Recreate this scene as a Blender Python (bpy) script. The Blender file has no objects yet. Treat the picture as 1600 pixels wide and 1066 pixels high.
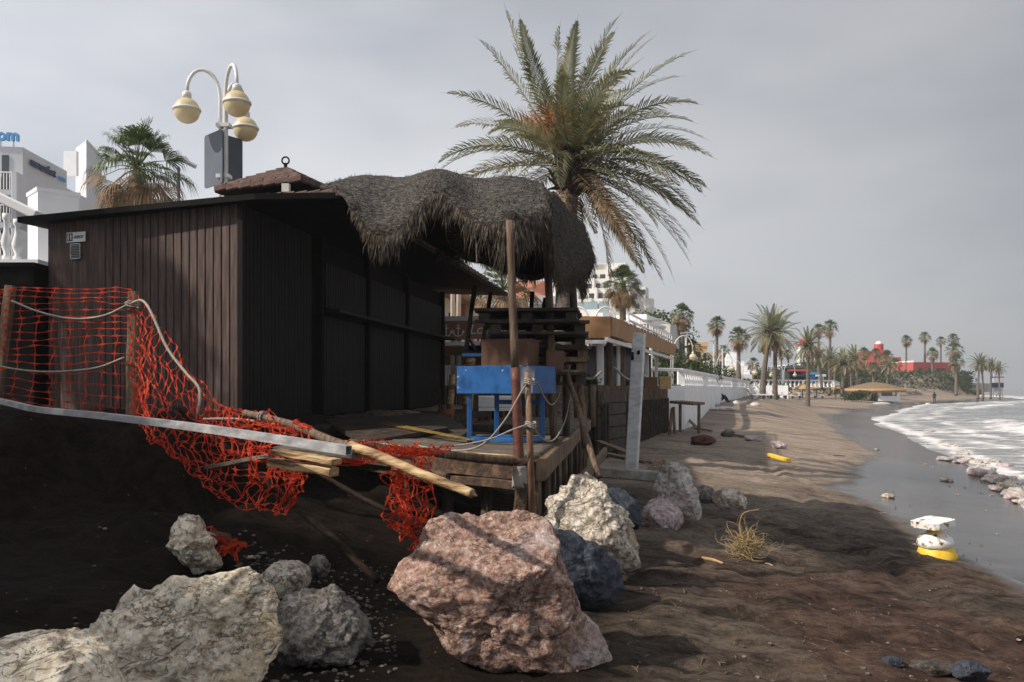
import bpy, math, random
import numpy as np
from mathutils import Vector, Matrix
random.seed(7); rng = np.random.default_rng(7)
S = bpy.context.scene; COL = S.collection
F = 1333.33; EYE = 2.4; HY = 607.0
# ------------------------------------------------------------------ camera
cd = bpy.data.cameras.new('camera'); cam = bpy.data.objects.new('camera', cd); COL.objects.link(cam)
cam.location = (0, 0, EYE); cam.rotation_euler = (math.radians(90), 0, 0)
cd.lens = 30; cd.sensor_width = 36; cd.shift_y = (HY-533)/1600; cd.clip_start = .05; cd.clip_end = 8000
S.camera = cam
# ------------------------------------------------------------------ sun, sky, exposure
SUN_EL = math.radians(40); SUN_V = Vector((-.95, -.30, 0)).normalized()*math.cos(SUN_EL); SUN_V.z = math.sin(SUN_EL)
sl = bpy.data.lights.new('sun', 'SUN'); sl.energy = 5.0; sl.angle = math.radians(1.2); sl.color = (1, .90, .78)
sun = bpy.data.objects.new('sun', sl); COL.objects.link(sun); sun.rotation_euler = SUN_V.to_track_quat('Z', 'Y').to_euler(); sun.location = (-30, -8, 30)
w = bpy.data.worlds.new('World'); S.world = w; w.use_nodes = True
nt = w.node_tree; N = nt.nodes; L = nt.links; bg = N['Background']; bg.inputs[1].default_value = .1
sky = N.new('ShaderNodeTexSky'); sky.sky_type = 'NISHITA'; sky.sun_disc = False; sky.sun_elevation = SUN_EL
sky.sun_rotation = math.atan2(SUN_V.x, SUN_V.y)
tc = N.new('ShaderNodeTexCoord'); mp = N.new('ShaderNodeMapping'); mp.inputs['Scale'].default_value = (1, 1, 2.6)
nz = N.new('ShaderNodeTexNoise'); nz.inputs['Scale'].default_value = 1.3; nz.inputs['Detail'].default_value = 5; nz.inputs['Roughness'].default_value = .5
cr = N.new('ShaderNodeValToRGB'); cr.color_ramp.elements[0].position = .36; cr.color_ramp.elements[1].position = .66
cr.color_ramp.elements[0].color = (3.1, 3.25, 3.65, 1); cr.color_ramp.elements[1].color = (5.5, 5.55, 5.7, 1)
L.new(tc.outputs['Generated'], mp.inputs[0]); L.new(mp.outputs[0], nz.inputs[0]); L.new(nz.outputs[0], cr.inputs[0])
# the overcast is brighter and warmer to the left (towards the veiled sun) and greyer to the right
sx = N.new('ShaderNodeSeparateXYZ'); L.new(tc.outputs['Generated'], sx.inputs[0])
mr = N.new('ShaderNodeMapRange'); mr.inputs[1].default_value = -.5; mr.inputs[2].default_value = .6; mr.inputs[3].default_value = 1.78; mr.inputs[4].default_value = .80
L.new(sx.outputs[0], mr.inputs[0])
mz = N.new('ShaderNodeMapRange'); mz.inputs[1].default_value = .42; mz.inputs[2].default_value = .95; mz.inputs[3].default_value = 1; mz.inputs[4].default_value = 1.15; L.new(sx.outputs[2], mz.inputs[0])
my = N.new('ShaderNodeMapRange'); my.inputs[1].default_value = .35; my.inputs[2].default_value = -.8; my.inputs[3].default_value = 1; my.inputs[4].default_value = 1.2; L.new(sx.outputs[1], my.inputs[0])
k1 = N.new('ShaderNodeMath'); k1.operation = 'MULTIPLY'; L.new(mr.outputs[0], k1.inputs[0]); L.new(mz.outputs[0], k1.inputs[1])
k2 = N.new('ShaderNodeMath'); k2.operation = 'MULTIPLY'; L.new(k1.outputs[0], k2.inputs[0]); L.new(my.outputs[0], k2.inputs[1])
vm = N.new('ShaderNodeVectorMath'); vm.operation = 'SCALE'; L.new(cr.outputs[0], vm.inputs[0]); L.new(k2.outputs[0], vm.inputs['Scale'])
mx = N.new('ShaderNodeMix'); mx.data_type = 'RGBA'; mx.inputs[0].default_value = .9
L.new(sky.outputs[0], mx.inputs[6]); L.new(vm.outputs[0], mx.inputs[7]); L.new(mx.outputs[2], bg.inputs[0])
S.view_settings.view_transform = 'Standard'; S.view_settings.look = 'None'; S.view_settings.gamma = 1; S.view_settings.exposure = 0
S.cycles.max_bounces = 6; S.cycles.use_denoising = True; S.cycles.transparent_max_bounces = 12
S.cycles.volume_bounces = 0
# ------------------------------------------------------------------ noise (numpy)
def _h(i, j, k):
    n = (i*374761393 + j*668265263 + k*2147483647 % 1000003) & 0xffffffff
    n = (n ^ (n >> 13))*1274126177 & 0xffffffff
    n = (n ^ (n >> 16))*2246822519 & 0xffffffff
    return ((n ^ (n >> 15)) & 0xffffff)/float(0xffffff)
def vn(x, y, z=0.):
    x, y, z = np.broadcast_arrays(np.asarray(x, float), np.asarray(y, float), np.asarray(z, float))
    xi, yi, zi = np.floor(x).astype(np.int64), np.floor(y).astype(np.int64), np.floor(z).astype(np.int64)
    fx, fy, fz = x-xi, y-yi, z-zi
    fx, fy, fz = [t*t*t*(t*(t*6-15)+10) for t in (fx, fy, fz)]
    r = 0
    for a in (0, 1):
        for b in (0, 1):
            for c in (0, 1):
                r = r + _h(xi+a+5000, yi+b+5000, (zi+c+5000)*31)*(fx if a else 1-fx)*(fy if b else 1-fy)*(fz if c else 1-fz)
    return r*2-1
def fbm(x, y, z=0., o=4, g=.5):
    r = 0; a = 1; f = 1
    for i in range(o):
        r = r+a*vn(x*f+i*17.3, y*f+i*9.1, np.asarray(z)*f+i*3.7); a *= g; f *= 2.03
    return r
def ss(a, b, x):
    t = np.clip((np.asarray(x, float)-a)/(b-a), 0, 1); return t*t*(3-2*t)
def sdist(P, x, y):
    """signed distance to an open polyline; positive on its left side"""
    best = np.full(np.shape(x), 1e9); sg = np.ones(np.shape(x))
    for (ax, ay), (bx, by) in zip(P[:-1], P[1:]):
        dx, dy = bx-ax, by-ay; t = np.clip(((x-ax)*dx+(y-ay)*dy)/(dx*dx+dy*dy), 0, 1)
        d = np.hypot(x-ax-t*dx, y-ay-t*dy); s = np.where(dx*(y-ay)-dy*(x-ax) >= 0, 1, -1)
        m = d < best-1e-9; best = np.where(m, d, best); sg = np.where(m, s, sg)
    return best*sg
# ------------------------------------------------------------------ the lie of the land
SHORE = [(6.8, -30), (7.2, -5), (8.2, 5), (9.2, 12), (10.4, 17), (12.9, 22), (16.8, 32.6), (21, 45), (27, 64), (42, 92), (60, 125), (90, 158), (108, 176), (104, 195), (60, 260), (-200, 900)]
CREST = [(-12, 3.6), (-8, 6.2), (-5.2, 7.4), (-4.2, 7.75), (-3.3, 8.0), (-2.9, 8.9), (-2.8, 10.2), (-1.1, 20), (-.6, 24), (6, 60)]
WALLP = [(-34, -30), (-11, 5), (-8.0, 12), (-6.6, 22), (-3, 29), (3.2, 31.5), (6.6, 33.6), (16, 62.7), (30, 106)]
def gz(x, y):
    x = np.asarray(x, float); y = np.asarray(y, float)
    d = sdist(SHORE, x, y) + .5*fbm(x*.13, y*.13, 3, 2)
    z = np.where(d < 0, np.maximum(d*.06, -2.5), np.where(d < 7, .1*d, .7+.03*(d-7)))
    z = np.minimum(z, 1.35)
    z = z - .035*np.exp(-((d-3.4)/.5)**2)
    # eroded bank the kiosk stands on
    c = sdist(CREST, x, y) + .16*fbm(x*1.6, y*1.6, 1, 3)
    bank = ss(-.62, .04, c)
    foot = .5*ss(-3.2, -.5, c)*ss(1.5, -2.2, x)*ss(24, 9, y)
    top = 2.16 - .2*ss(8.5, 10.2, y) - .9*ss(20, 24, y)
    z = z + foot
    z = z*(1-bank) + np.maximum(top, z)*bank
    z = z + .32*ss(-1.2, -3.2, x)*ss(6.6, 5.2, y)*(1-bank)
    # sand blown against the promenade wall
    q = sdist(WALLP, x, y); z = z + .75*ss(-7, -1, q)*ss(36, 50, y)*ss(120, 95, y)
    # headland
    e = np.hypot((x-83)/20., (y-196)/17.); z = z + 4.3*ss(1.12, .8, e)
    # surface relief: wind ripples, footprints, lumps
    dry = ss(2.6, 4.2, d)
    near = ss(45, 12, y)
    r = .03*fbm(x*.9, y*.9, 7, 3) + dry*near*(.024*fbm(x*2.6, y*3.1, 5, 4) + .026*np.abs(fbm(x*5.5, y*7.0, 9, 4)))
    r = r - dry*near*.045*ss(.30, .55, vn(x*3.4, y*2.9, 41))   # footprints
    r = r + ss(-3.0, -.3, c)*(1-ss(.2, .6, c))*.07*fbm(x*2.3, y*2.3, z*2, 4)
    r = r*(.18+.82*dry)
    fur = sdist(FUR, x, y); r = r - .045*np.exp(-(fur/.09)**2)*FURm(x, y) + .02*np.exp(-((fur-.2)/.12)**2)*FURm(x, y)
    return z + r
FUR = [(6.9, 24), (5.3, 16), (4.4, 12), (4.1, 9.6), (4.0, 8), (3.9, 6.4), (3.9, 5)]
def FURm(x, y): return ss(26, 20, y)*ss(4.5, 5.5, y)*(.4+.6*ss(-.3, .3, vn(x*.8, y*.8, 77)))
def g1(x, y): return float(gz(np.array([x]), np.array([y]))[0])
def P(px, py, Y): return Vector(((px-800)/F*Y, Y, EYE+(HY-py)/F*Y))
def GP(px, py):
    """where the sight line through a point of the photograph meets the ground"""
    Y = np.concatenate([np.linspace(1.5, 60, 3000), np.linspace(60, 400, 2000)])
    x = (px-800)/F*Y; z = EYE+(HY-py)/F*Y; h = gz(x, Y); k = np.argmax(z <= h)
    return Vector((x[k], Y[k], h[k]))
# ------------------------------------------------------------------ materials
MATS = {}
def mat(name, cols, scale=4., rough=.8, bump=.25, bscale=25., detail=7, metal=0., stretch=(1, 1, 1), spec=.4, dist=.02, pos=(.3, .7), rough2=None, trans=0.):
    m = bpy.data.materials.new(name); m.use_nodes = True; t = m.node_tree; n = t.nodes; l = t.links; b = n['Principled BSDF']
    c = n.new('ShaderNodeTexCoord'); mp = n.new('ShaderNodeMapping'); mp.inputs['Scale'].default_value = stretch; l.new(c.outputs['Object'], mp.inputs[0])
    z = n.new('ShaderNodeTexNoise'); z.inputs['Scale'].default_value = scale; z.inputs['Detail'].default_value = detail; z.inputs['Roughness'].default_value = .62; l.new(mp.outputs[0], z.inputs[0])
    r = n.new('ShaderNodeValToRGB'); e = r.color_ramp.elements; k = len(cols)
    e[0].position = pos[0]; e[0].color = (*cols[0], 1); e[1].position = pos[1]; e[1].color = (*cols[-1], 1)
    for i in range(1, k-1):
        q = e.new(pos[0]+(pos[1]-pos[0])*i/(k-1)); q.color = (*cols[i], 1)
    l.new(z.outputs[0], r.inputs[0]); l.new(r.outputs[0], b.inputs['Base Color'])
    b.inputs['Roughness'].default_value = rough; b.inputs['Metallic'].default_value = metal; b.inputs['Specular IOR Level'].default_value = spec
    if rough2 is not None:
        rr = n.new('ShaderNodeMapRange'); rr.inputs[1].default_value = .35; rr.inputs[2].default_value = .65; rr.inputs[3].default_value = rough; rr.inputs[4].default_value = rough2
        l.new(z.outputs[0], rr.inputs[0]); l.new(rr.outputs[0], b.inputs['Roughness'])
    if bump:
        z2 = n.new('ShaderNodeTexNoise'); z2.inputs['Scale'].default_value = bscale; z2.inputs['Detail'].default_value = 6; l.new(mp.outputs[0], z2.inputs[0])
        u = n.new('ShaderNodeBump'); u.inputs['Strength'].default_value = bump; u.inputs['Distance'].default_value = dist
        l.new(z2.outputs[0], u.inputs['Height']); l.new(u.outputs[0], b.inputs['Normal'])
    if trans:
        tr = n.new('ShaderNodeBsdfTranslucent'); l.new(r.outputs[0], tr.inputs[0]); ms = n.new('ShaderNodeMixShader'); ms.inputs[0].default_value = trans
        l.new(b.outputs[0], ms.inputs[1]); l.new(tr.outputs[0], ms.inputs[2]); l.new(ms.outputs[0], n['Material Output'].inputs[0])
    MATS[name] = m; return m
M_kiosk = mat('shade_tone_boards', [(.005, .004, .0035), (.011, .009, .008), (.020, .016, .0145)], 3, .7, .35, 40, stretch=(6, 6, .5), dist=.006, spec=.25)  # kiosk side: the shade under the eave is put into the board colour
M_kfront = mat('lit_tone_brown_boards', [(.022, .012, .010), (.075, .045, .037), (.15, .10, .085)], 4.5, .55, .35, 40, stretch=(6, 6, .5), dist=.006, rough2=.75)  # same boards on the kiosk front, coloured lighter as the sunlit face
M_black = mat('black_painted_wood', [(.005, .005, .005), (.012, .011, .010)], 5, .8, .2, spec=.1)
M_tile = mat('brown_roof_tile', [(.035, .022, .018), (.10, .058, .045), (.17, .11, .09)], 9, .8, .5, 60, dist=.01)
M_wood = mat('weathered_timber', [(.05, .032, .02), (.15, .10, .062), (.28, .20, .125)], 5, .75, .6, 30, stretch=(3, 3, .6), dist=.012)
M_pole = mat('barked_pole_wood', [(.035, .022, .015), (.13, .085, .055), (.24, .17, .12)], 7, .8, .6, 40, stretch=(4, 4, .5), dist=.012)
M_raw = mat('raw_split_pine', [(.05, .022, .01), (.30, .18, .08), (.55, .40, .22)], 6, .65, .7, 22, stretch=(.6, .6, 3), dist=.012, pos=(.36, .58))
M_rot = mat('rotten_plank_edge', [(.02, .013, .009), (.07, .042, .026), (.17, .10, .06)], 8, .85, .8, 35, dist=.02)
M_deck = mat('grey_deck_board', [(.035, .028, .022), (.11, .088, .07), (.2, .17, .14)], 4, .8, .4, 30, stretch=(.6, 4, 4), dist=.008)
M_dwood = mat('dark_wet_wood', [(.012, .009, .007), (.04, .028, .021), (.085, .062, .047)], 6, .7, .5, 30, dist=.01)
M_white = mat('white_wall_paint', [(.70, .71, .73), (.80, .81, .82), (.85, .85, .85)], 1.2, .75, .08, 20, pos=(.25, .6))
M_metal = mat('white_lamp_paint', [(.6, .6, .58), (.72, .72, .7)], 4, .35, .05)
M_globe = mat('cream_globe_plastic', [(.74, .62, .38), (.84, .74, .50)], 2.5, .35, 0, trans=.35)
M_alu = mat('galvanised_steel', [(.25, .25, .25), (.42, .42, .43), (.6, .6, .6)], 6, .42, .15, 50, metal=.35, stretch=(1, 1, 3), dist=.003, rough2=.6)
M_grey = mat('sign_back_grey', [(.07, .085, .105), (.09, .105, .13)], 2, .5, .03)
M_blue = mat('chipped_blue_paint', [(.03, .03, .03), (.008, .055, .18), (.010, .080, .25), (.016, .10, .30)], 7, .42, .25, 18, dist=.004, pos=(.24, .55))
M_brownbox = mat('brown_board_box', [(.09, .042, .024), (.13, .065, .038)], 4, .7, .15)
M_thatch = mat('woven_heather', [(.008, .007, .006), (.042, .036, .031), (.165, .15, .13)], 30, .95, 1., 90, stretch=(.5, .8, 2.6), dist=.03, pos=(.36, .62))
M_colm = mat('pale_painted_metal', [(.36, .36, .36), (.55, .55, .56), (.70, .70, .70)], 5, .45, .15, 50, metal=.1, stretch=(1, 1, 2.5), dist=.003)
M_strand = mat('heather_strand', [(.022, .017, .013), (.07, .055, .042), (.16, .13, .10)], 15, .9, 0)
M_net = mat('orange_net_plastic', [(.30, .022, .010), (.52, .05, .02), (.66, .10, .05)], 9, .85, 0, spec=.15, trans=.25)
M_rope = mat('grey_rope', [(.2, .18, .15), (.38, .35, .3)], 60, .85, .6, 120, dist=.004)
M_leaf = mat('palm_leaf_green', [(.07, .075, .035), (.16, .165, .075), (.28, .28, .16), (.38, .32, .18)], 1.6, .5, 0, trans=.25, pos=(.3, .72))
M_leafd = mat('fan_leaf_green', [(.03, .05, .012), (.075, .11, .03), (.17, .19, .055)], 2.2, .5, 0, trans=.25)
M_dead = mat('dead_palm_leaf', [(.12, .075, .04), (.25, .165, .09), (.38, .27, .16)], 3, .8, 0, trans=.2)
M_orange = mat('orange_fruit_stalk', [(.30, .10, .02), (.46, .19, .05)], 5, .6, 0)
M_trunk = mat('ringed_palm_bark', [(.07, .055, .045), (.16, .13, .105), (.26, .22, .18)], 6, .9, .8, 14, stretch=(1, 1, 5), dist=.05)
M_trunkd = mat('dark_palm_boot', [(.02, .014, .01), (.07, .045, .03)], 14, .9, .6)
M_canvas = mat('tan_canvas', [(.30, .165, .085), (.42, .25, .135)], 1.5, .85, .1, 8)
M_pdark = mat('soaked_dark_pole', [(.008, .005, .004), (.022, .014, .01), (.04, .027, .02)], 7, .9, .4, spec=.15)
M_brick = mat('brown_brick', [(.22, .09, .05), (.32, .15, .09)], 8, .85, .3)
M_terra = mat('terracotta_roof', [(.30, .11, .06), (.45, .2, .12)], 6, .85, .4)
M_cream = mat('cream_render', [(.62, .52, .38), (.70, .60, .45)], .5, .85, .05)
M_ochre = mat('ochre_render', [(.62, .38, .17), (.70, .46, .23)], .5, .85, .05)
M_far = mat('pale_concrete', [(.60, .58, .54), (.78, .76, .72)], .4, .8, .05)
M_hotel = mat('hotel_white', [(.5, .52, .56), (.58, .6, .64)], .3, .8, .03)
M_red = mat('red_plaster', [(.42, .065, .055), (.52, .10, .08)], .3, .85, .05)
M_dark = mat('dark_window_glass', [(.015, .018, .022), (.04, .045, .05)], 1, .15, 0, spec=.6)
M_glass = mat('balcony_glass', [(.25, .33, .36), (.4, .48, .5)], .5, .12, 0, spec=.6)
M_bush = mat('bush_leaf', [(.02, .035, .01), (.05, .075, .022), (.10, .13, .04)], 4, .6, 0, trans=.15)
M_scrub = mat('headland_scrub', [(.05, .055, .03), (.13, .115, .07), (.22, .18, .11)], .35, .9, .5, 2, dist=.3)
M_straw = mat('yellow_straw', [(.30, .19, .08), (.5, .34, .16)], 6, .9, .6, 20)  # plain yellow straw colour
M_navy = mat('navy_letter', [(.015, .02, .08), (.02, .03, .10)], 2, .5, 0)
M_sky = mat('light_blue_letter', [(.08, .3, .62), (.1, .36, .7)], 2, .5, 0)
M_yel = mat('yellow_paint', [(.55, .30, .02), (.78, .48, .03), (.82, .54, .05)], 9, .5, .3, 30, dist=.004, pos=(.25, .5))
M_chip = mat('chipped_white_paint', [(.10, .05, .02), (.42, .34, .22), (.74, .72, .68), (.8, .79, .77)], 13, .5, .5, 30, dist=.01, pos=(.36, .50))
M_text = mat('sign_black', [(.01, .01, .01), (.02, .02, .02)], 2, .6, 0)
M_stick = mat('dry_root', [(.22, .15, .07), (.42, .31, .15)], 14, .8, .2)
M_cloth = mat('dark_clothing', [(.01, .01, .013), (.03, .03, .035)], 8, .9, .1)
M_skin = mat('skin', [(.36, .2, .14), (.44, .27, .19)], 3, .6, 0)
M_sheetp = mat('smoky_plastic', [(.06, .07, .10), (.16, .18, .22)], 6, .25, .5, 12)
M_bag = mat('dirty_white_plastic', [(.4, .37, .33), (.62, .6, .57)], 6, .5, .5, 12)
M_conc = mat('rough_concrete', [(.13, .12, .10), (.24, .225, .20), (.34, .32, .29)], 6, .9, .6, 30)
def rockmat(name, base, crack, spot, spotc, s=5., bump=1., cs=3., ccol=None):
    """veined stone: base mottling + voronoi cracks + stain patches"""
    m = mat(name, base, s*3.2, .8, 0, detail=15, pos=(.34, .64)); t = m.node_tree; n = t.nodes; l = t.links; b = n['Principled BSDF']
    [x for x in n if x.type == 'TEX_NOISE'][0].inputs['Roughness'].default_value = .74; r = [x for x in n if x.type == 'VALTORGB'][0]; c = [x for x in n if x.type == 'TEX_COORD'][0]
    def vein(sc, wd, off):
        w_ = n.new('ShaderNodeTexNoise'); w_.inputs['Scale'].default_value = sc; w_.inputs['Detail'].default_value = 9; w_.inputs['Roughness'].default_value = .6; w_.inputs['Distortion'].default_value = .8
        mp_ = n.new('ShaderNodeMapping'); mp_.inputs['Location'].default_value = (off, off*1.7, off*.3); mp_.inputs['Scale'].default_value = (1, 1, 1.5); l.new(c.outputs['Object'], mp_.inputs[0]); l.new(mp_.outputs[0], w_.inputs[0])
        s1 = n.new('ShaderNodeMath'); s1.operation = 'SUBTRACT'; s1.inputs[1].default_value = .5; l.new(w_.outputs[0], s1.inputs[0]); s2 = n.new('ShaderNodeMath'); s2.operation = 'ABSOLUTE'; l.new(s1.outputs[0], s2.inputs[0])
        r_ = n.new('ShaderNodeMapRange'); r_.inputs[1].default_value = 0; r_.inputs[2].default_value = wd; r_.inputs[3].default_value = 1; r_.inputs[4].default_value = 0; l.new(s2.outputs[0], r_.inputs[0]); return r_
    va, vb = vein(cs*.35, .006, 2.), vein(cs*3.2, .012, 7.)
    mr = n.new('ShaderNodeMath'); mr.operation = 'MAXIMUM'; l.new(va.outputs[0], mr.inputs[0]); l.new(vb.outputs[0], mr.inputs[1])
    wm = n.new('ShaderNodeTexNoise'); wm.inputs['Scale'].default_value = 5.; wm.inputs['Detail'].default_value = 6; l.new(c.outputs['Object'], wm.inputs[0])
    mm = n.new('ShaderNodeMapRange'); mm.inputs[1].default_value = .4; mm.inputs[2].default_value = .6; l.new(wm.outputs[0], mm.inputs[0])
    mu = n.new('ShaderNodeMath'); mu.operation = 'MULTIPLY'; l.new(mr.outputs[0], mu.inputs[0]); l.new(mm.outputs[0], mu.inputs[1])
    mu2 = n.new('ShaderNodeMath'); mu2.operation = 'MULTIPLY'; l.new(mu.outputs[0], mu2.inputs[0]); mu2.inputs[1].default_value = crack*.45
    mx = n.new('ShaderNodeMix'); mx.data_type = 'RGBA'; l.new(mu2.outputs[0], mx.inputs[0]); l.new(r.outputs[0], mx.inputs[6]); mx.inputs[7].default_value = (*(ccol or (.05, .035, .028)), 1)
    sn = n.new('ShaderNodeTexNoise'); sn.inputs['Scale'].default_value = 2.2; sn.inputs['Detail'].default_value = 7; sn.inputs['Roughness'].default_value = .65; sn.inputs['Distortion'].default_value = .6
    mv = n.new('ShaderNodeMapping'); mv.inputs['Location'].default_value = (3.7, 1.2, 8.8); l.new(c.outputs['Object'], mv.inputs[0]); l.new(mv.outputs[0], sn.inputs[0])
    sr = n.new('ShaderNodeMapRange'); sr.inputs[1].default_value = .56; sr.inputs[2].default_value = .66; sr.inputs[4].default_value = spot; l.new(sn.outputs[0], sr.inputs[0])
    m2 = n.new('ShaderNodeMix'); m2.data_type = 'RGBA'; l.new(sr.outputs[0], m2.inputs[0]); l.new(mx.outputs[2], m2.inputs[6]); m2.inputs[7].default_value = (*spotc, 1); l.new(m2.outputs[2], b.inputs['Base Color'])
    bn = n.new('ShaderNodeTexNoise'); bn.inputs['Scale'].default_value = 6; bn.inputs['Detail'].default_value = 14; bn.inputs['Roughness'].default_value = .66; l.new(c.outputs['Object'], bn.inputs[0])
    hs = n.new('ShaderNodeMath'); hs.operation = 'SUBTRACT'; l.new(bn.outputs[0], hs.inputs[0]); l.new(mu.outputs[0], hs.inputs[1])
    u = n.new('ShaderNodeBump'); u.inputs['Strength'].default_value = bump; u.inputs['Distance'].default_value = .05; l.new(hs.outputs[0], u.inputs['Height']); l.new(u.outputs[0], b.inputs['Normal'])
    return m
R_pink = rockmat('pink_stone', [(.07, .035, .025), (.24, .135, .10), (.38, .25, .20), (.56, .46, .40)], .8, .7, (.52, .46, .45), 7)
R_white = rockmat('white_quartz_stone', [(.10, .07, .045), (.38, .32, .25), (.60, .54, .45), (.74, .69, .60)], .5, .6, (.46, .27, .10), 5)
R_cream = rockmat('cream_flaky_stone', [(.20, .14, .09), (.58, .47, .34), (.84, .75, .60), (.90, .83, .70)], .9, .35, (.50, .29, .09), 5)
R_grey = rockmat('grey_stone', [(.05, .042, .036), (.15, .135, .12), (.30, .28, .26)], .6, .4, (.15, .12, .09), 6)
R_dark = rockmat('dark_slate_stone', [(.016, .02, .03), (.035, .043, .06), (.07, .08, .10)], .4, .3, (.03, .025, .02), 5)
R_brown = rockmat('brown_white_stone', [(.38, .33, .3), (.5, .45, .42), (.6, .56, .54)], .6, 1., (.20, .075, .045), 4)
R_rosy = rockmat('rosy_white_stone', [(.3, .2, .19), (.48, .38, .38), (.62, .56, .56)], .6, .4, (.36, .18, .16), 8)
R_red = rockmat('rusty_brick_stone', [(.05, .015, .01), (.10, .03, .02), (.14, .05, .035)], .5, .3, (.05, .03, .02), 6)
# ------------------------------------------------------------------ mesh helpers
class MB:
    def __init__(s): s.v = []; s.f = []
    def add(s, v, f):
        o = len(s.v); s.v += [tuple(p) for p in v]; s.f += [tuple(i+o for i in q) for q in f]; return s
    def box(s, c, d, R=None):
        hx, hy, hz = [t/2 for t in d]; c = Vector(c)
        vs = [Vector((x, y, z)) for z in (-hz, hz) for x, y in ((-hx, -hy), (hx, -hy), (hx, hy), (-hx, hy))]
        if R is not None: vs = [R @ v for v in vs]
        return s.add([v+c for v in vs], [(3, 2, 1, 0), (4, 5, 6, 7), (0, 1, 5, 4), (1, 2, 6, 5), (2, 3, 7, 6), (3, 0, 4, 7)])
    def beam(s, a, b, w, h, up=(0, 0, 1), bev=0, n=1, wob=0):
        """a squared timber from a to b, bevelled, optionally wavering"""
        a, b = Vector(a), Vector(b); d = (b-a); Ln = d.length; d.normalize(); u = Vector(up); sd = d.cross(u)
        if sd.length < 1e-4: sd = d.cross(Vector((1, 0, 0)))
        sd.normalize(); u = sd.cross(d).normalized(); e = bev or min(w, h)*.12
        pr = [(-w/2+e, -h/2), (w/2-e, -h/2), (w/2, -h/2+e), (w/2, h/2-e), (w/2-e, h/2), (-w/2+e, h/2), (-w/2, h/2-e), (-w/2, -h/2+e)]
        vs = []; 
        for i in range(n+1):
            p = a+d*Ln*i/n; jx, jz = (random.uniform(-wob, wob), random.uniform(-wob, wob)) if wob and 0 < i < n else (0, 0)
            vs += [p+sd*(x+jx)+u*(y+jz) for x, y in pr]
        fs = [(7, 6, 5, 4, 3, 2, 1, 0), tuple(8*n+i for i in range(8))]
        for k in range(n): fs += [(8*k+i, 8*k+(i+1) % 8, 8*k+8+(i+1) % 8, 8*k+8+i) for i in range(8)]
        return s.add(vs, fs)
    def tube(s, pts, r, n=8, cap=True, jit=0):
        pts = [Vector(p) for p in pts]; m = len(pts); R = r if hasattr(r, '__len__') else [r]*m
        ref = None; vs = []
        for i, p in enumerate(pts):
            t = (pts[min(i+1, m-1)]-pts[max(i-1, 0)]); t = t.normalized() if t.length > 1e-9 else Vector((0, 0, 1))
            if ref is None: ref = t.orthogonal().normalized()
            ref = (ref-t*ref.dot(t)); ref = ref.normalized() if ref.length > 1e-6 else t.orthogonal().normalized(); q = t.cross(ref)
            for k in range(n):
                a = 2*math.pi*k/n; rr = R[i]*(1+random.uniform(-jit, jit)); vs.append(p+(ref*math.cos(a)+q*math.sin(a))*rr)
        fs = [(i*n+k, i*n+(k+1) % n, (i+1)*n+(k+1) % n, (i+1)*n+k) for i in range(m-1) for k in range(n)]
        if cap: fs += [tuple(reversed(range(n))), tuple((m-1)*n+k for k in range(n))]
        return s.add(vs, fs)
    def lathe(s, prof, c=(0, 0, 0), n=16, R=None):
        c = Vector(c); vs = []
        for r, z in prof:
            for k in range(n):
                a = 2*math.pi*k/n; v = Vector((r*math.cos(a), r*math.sin(a), z)); vs.append(c+(R @ v if R is not None else v))
        m = len(prof); fs = [(i*n+k, i*n+(k+1) % n, (i+1)*n+(k+1) % n, (i+1)*n+k) for i in range(m-1) for k in range(n)]
        fs += [tuple(reversed(range(n))), tuple((m-1)*n+k for k in range(n))]
        return s.add(vs, fs)
    def prism(s, poly, z0, z1):
        n = len(poly); vs = [(x, y, z0) for x, y in poly]+[(x, y, z1) for x, y in poly]
        return s.add(vs, [tuple(reversed(range(n))), tuple(range(n, 2*n))]+[(i, (i+1) % n, n+(i+1) % n, n+i) for i in range(n)])
    def slab(s, pts, t):
        """a thin solid under the polygon pts"""
        n = len(pts); pts = [Vector(p) for p in pts]; vs = pts+[p-Vector((0, 0, t)) for p in pts]
        return s.add(vs, [tuple(range(n)), tuple(reversed(range(n, 2*n)))]+[(i, n+i, n+(i+1) % n, (i+1) % n) for i in range(n)])
    def build(s, name, m, parent=None, loc=None, smooth=False):
        me = bpy.data.meshes.new(name)
        o = bpy.data.objects.new(name, me); COL.objects.link(o)
        if parent is not None:
            W0 = WLOC[parent.name]; o.parent = parent; o['_'] = 0; del o['_']; WLOC[o.name] = W0; base = W0
        else:
            base = Vector(loc) if loc is not None else (sum((Vector(v) for v in s.v), Vector())/len(s.v)); o.location = base; WLOC[o.name] = base
        arr = np.array(s.v, float)-np.array(base)
        me.from_pydata(arr.tolist(), [], s.f); me.materials.append(m)
        if smooth: me.polygons.foreach_set('use_smooth', [True]*len(me.polygons))
        me.update(); return o
WLOC = {}
def thing(name, loc, label, cat, group=None):
    o = bpy.data.objects.new(name, None); COL.objects.link(o); o.location = loc; o.empty_display_size = .2; WLOC[o.name] = Vector(loc)
    return tag(o, label, cat, group)
def tag(o, label, cat, group=None, kind=None):
    o['label'] = label; o['category'] = cat
    if group: o['group'] = group
    if kind: o['kind'] = kind
    return o
def struct(o): o['kind'] = 'structure'; return o
def copy_tree(o, parent=None):
    c = o.copy(); COL.objects.link(c); c.parent = parent
    for ch in list(o.children): copy_tree(ch, c)
    return c
def spline(pts, k=8):
    pts = [Vector(p) for p in pts]; q = [pts[0]*2-pts[1]]+pts+[pts[-1]*2-pts[-2]]; out = []
    for i in range(1, len(q)-2):
        a, b, c, d = q[i-1:i+3]
        for j in range(k):
            t = j/k; out.append(.5*((2*b)+(c-a)*t+(2*a-5*b+4*c-d)*t*t+(3*b-a-3*c+d)*t**3))
    return out+[pts[-1]]
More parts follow.
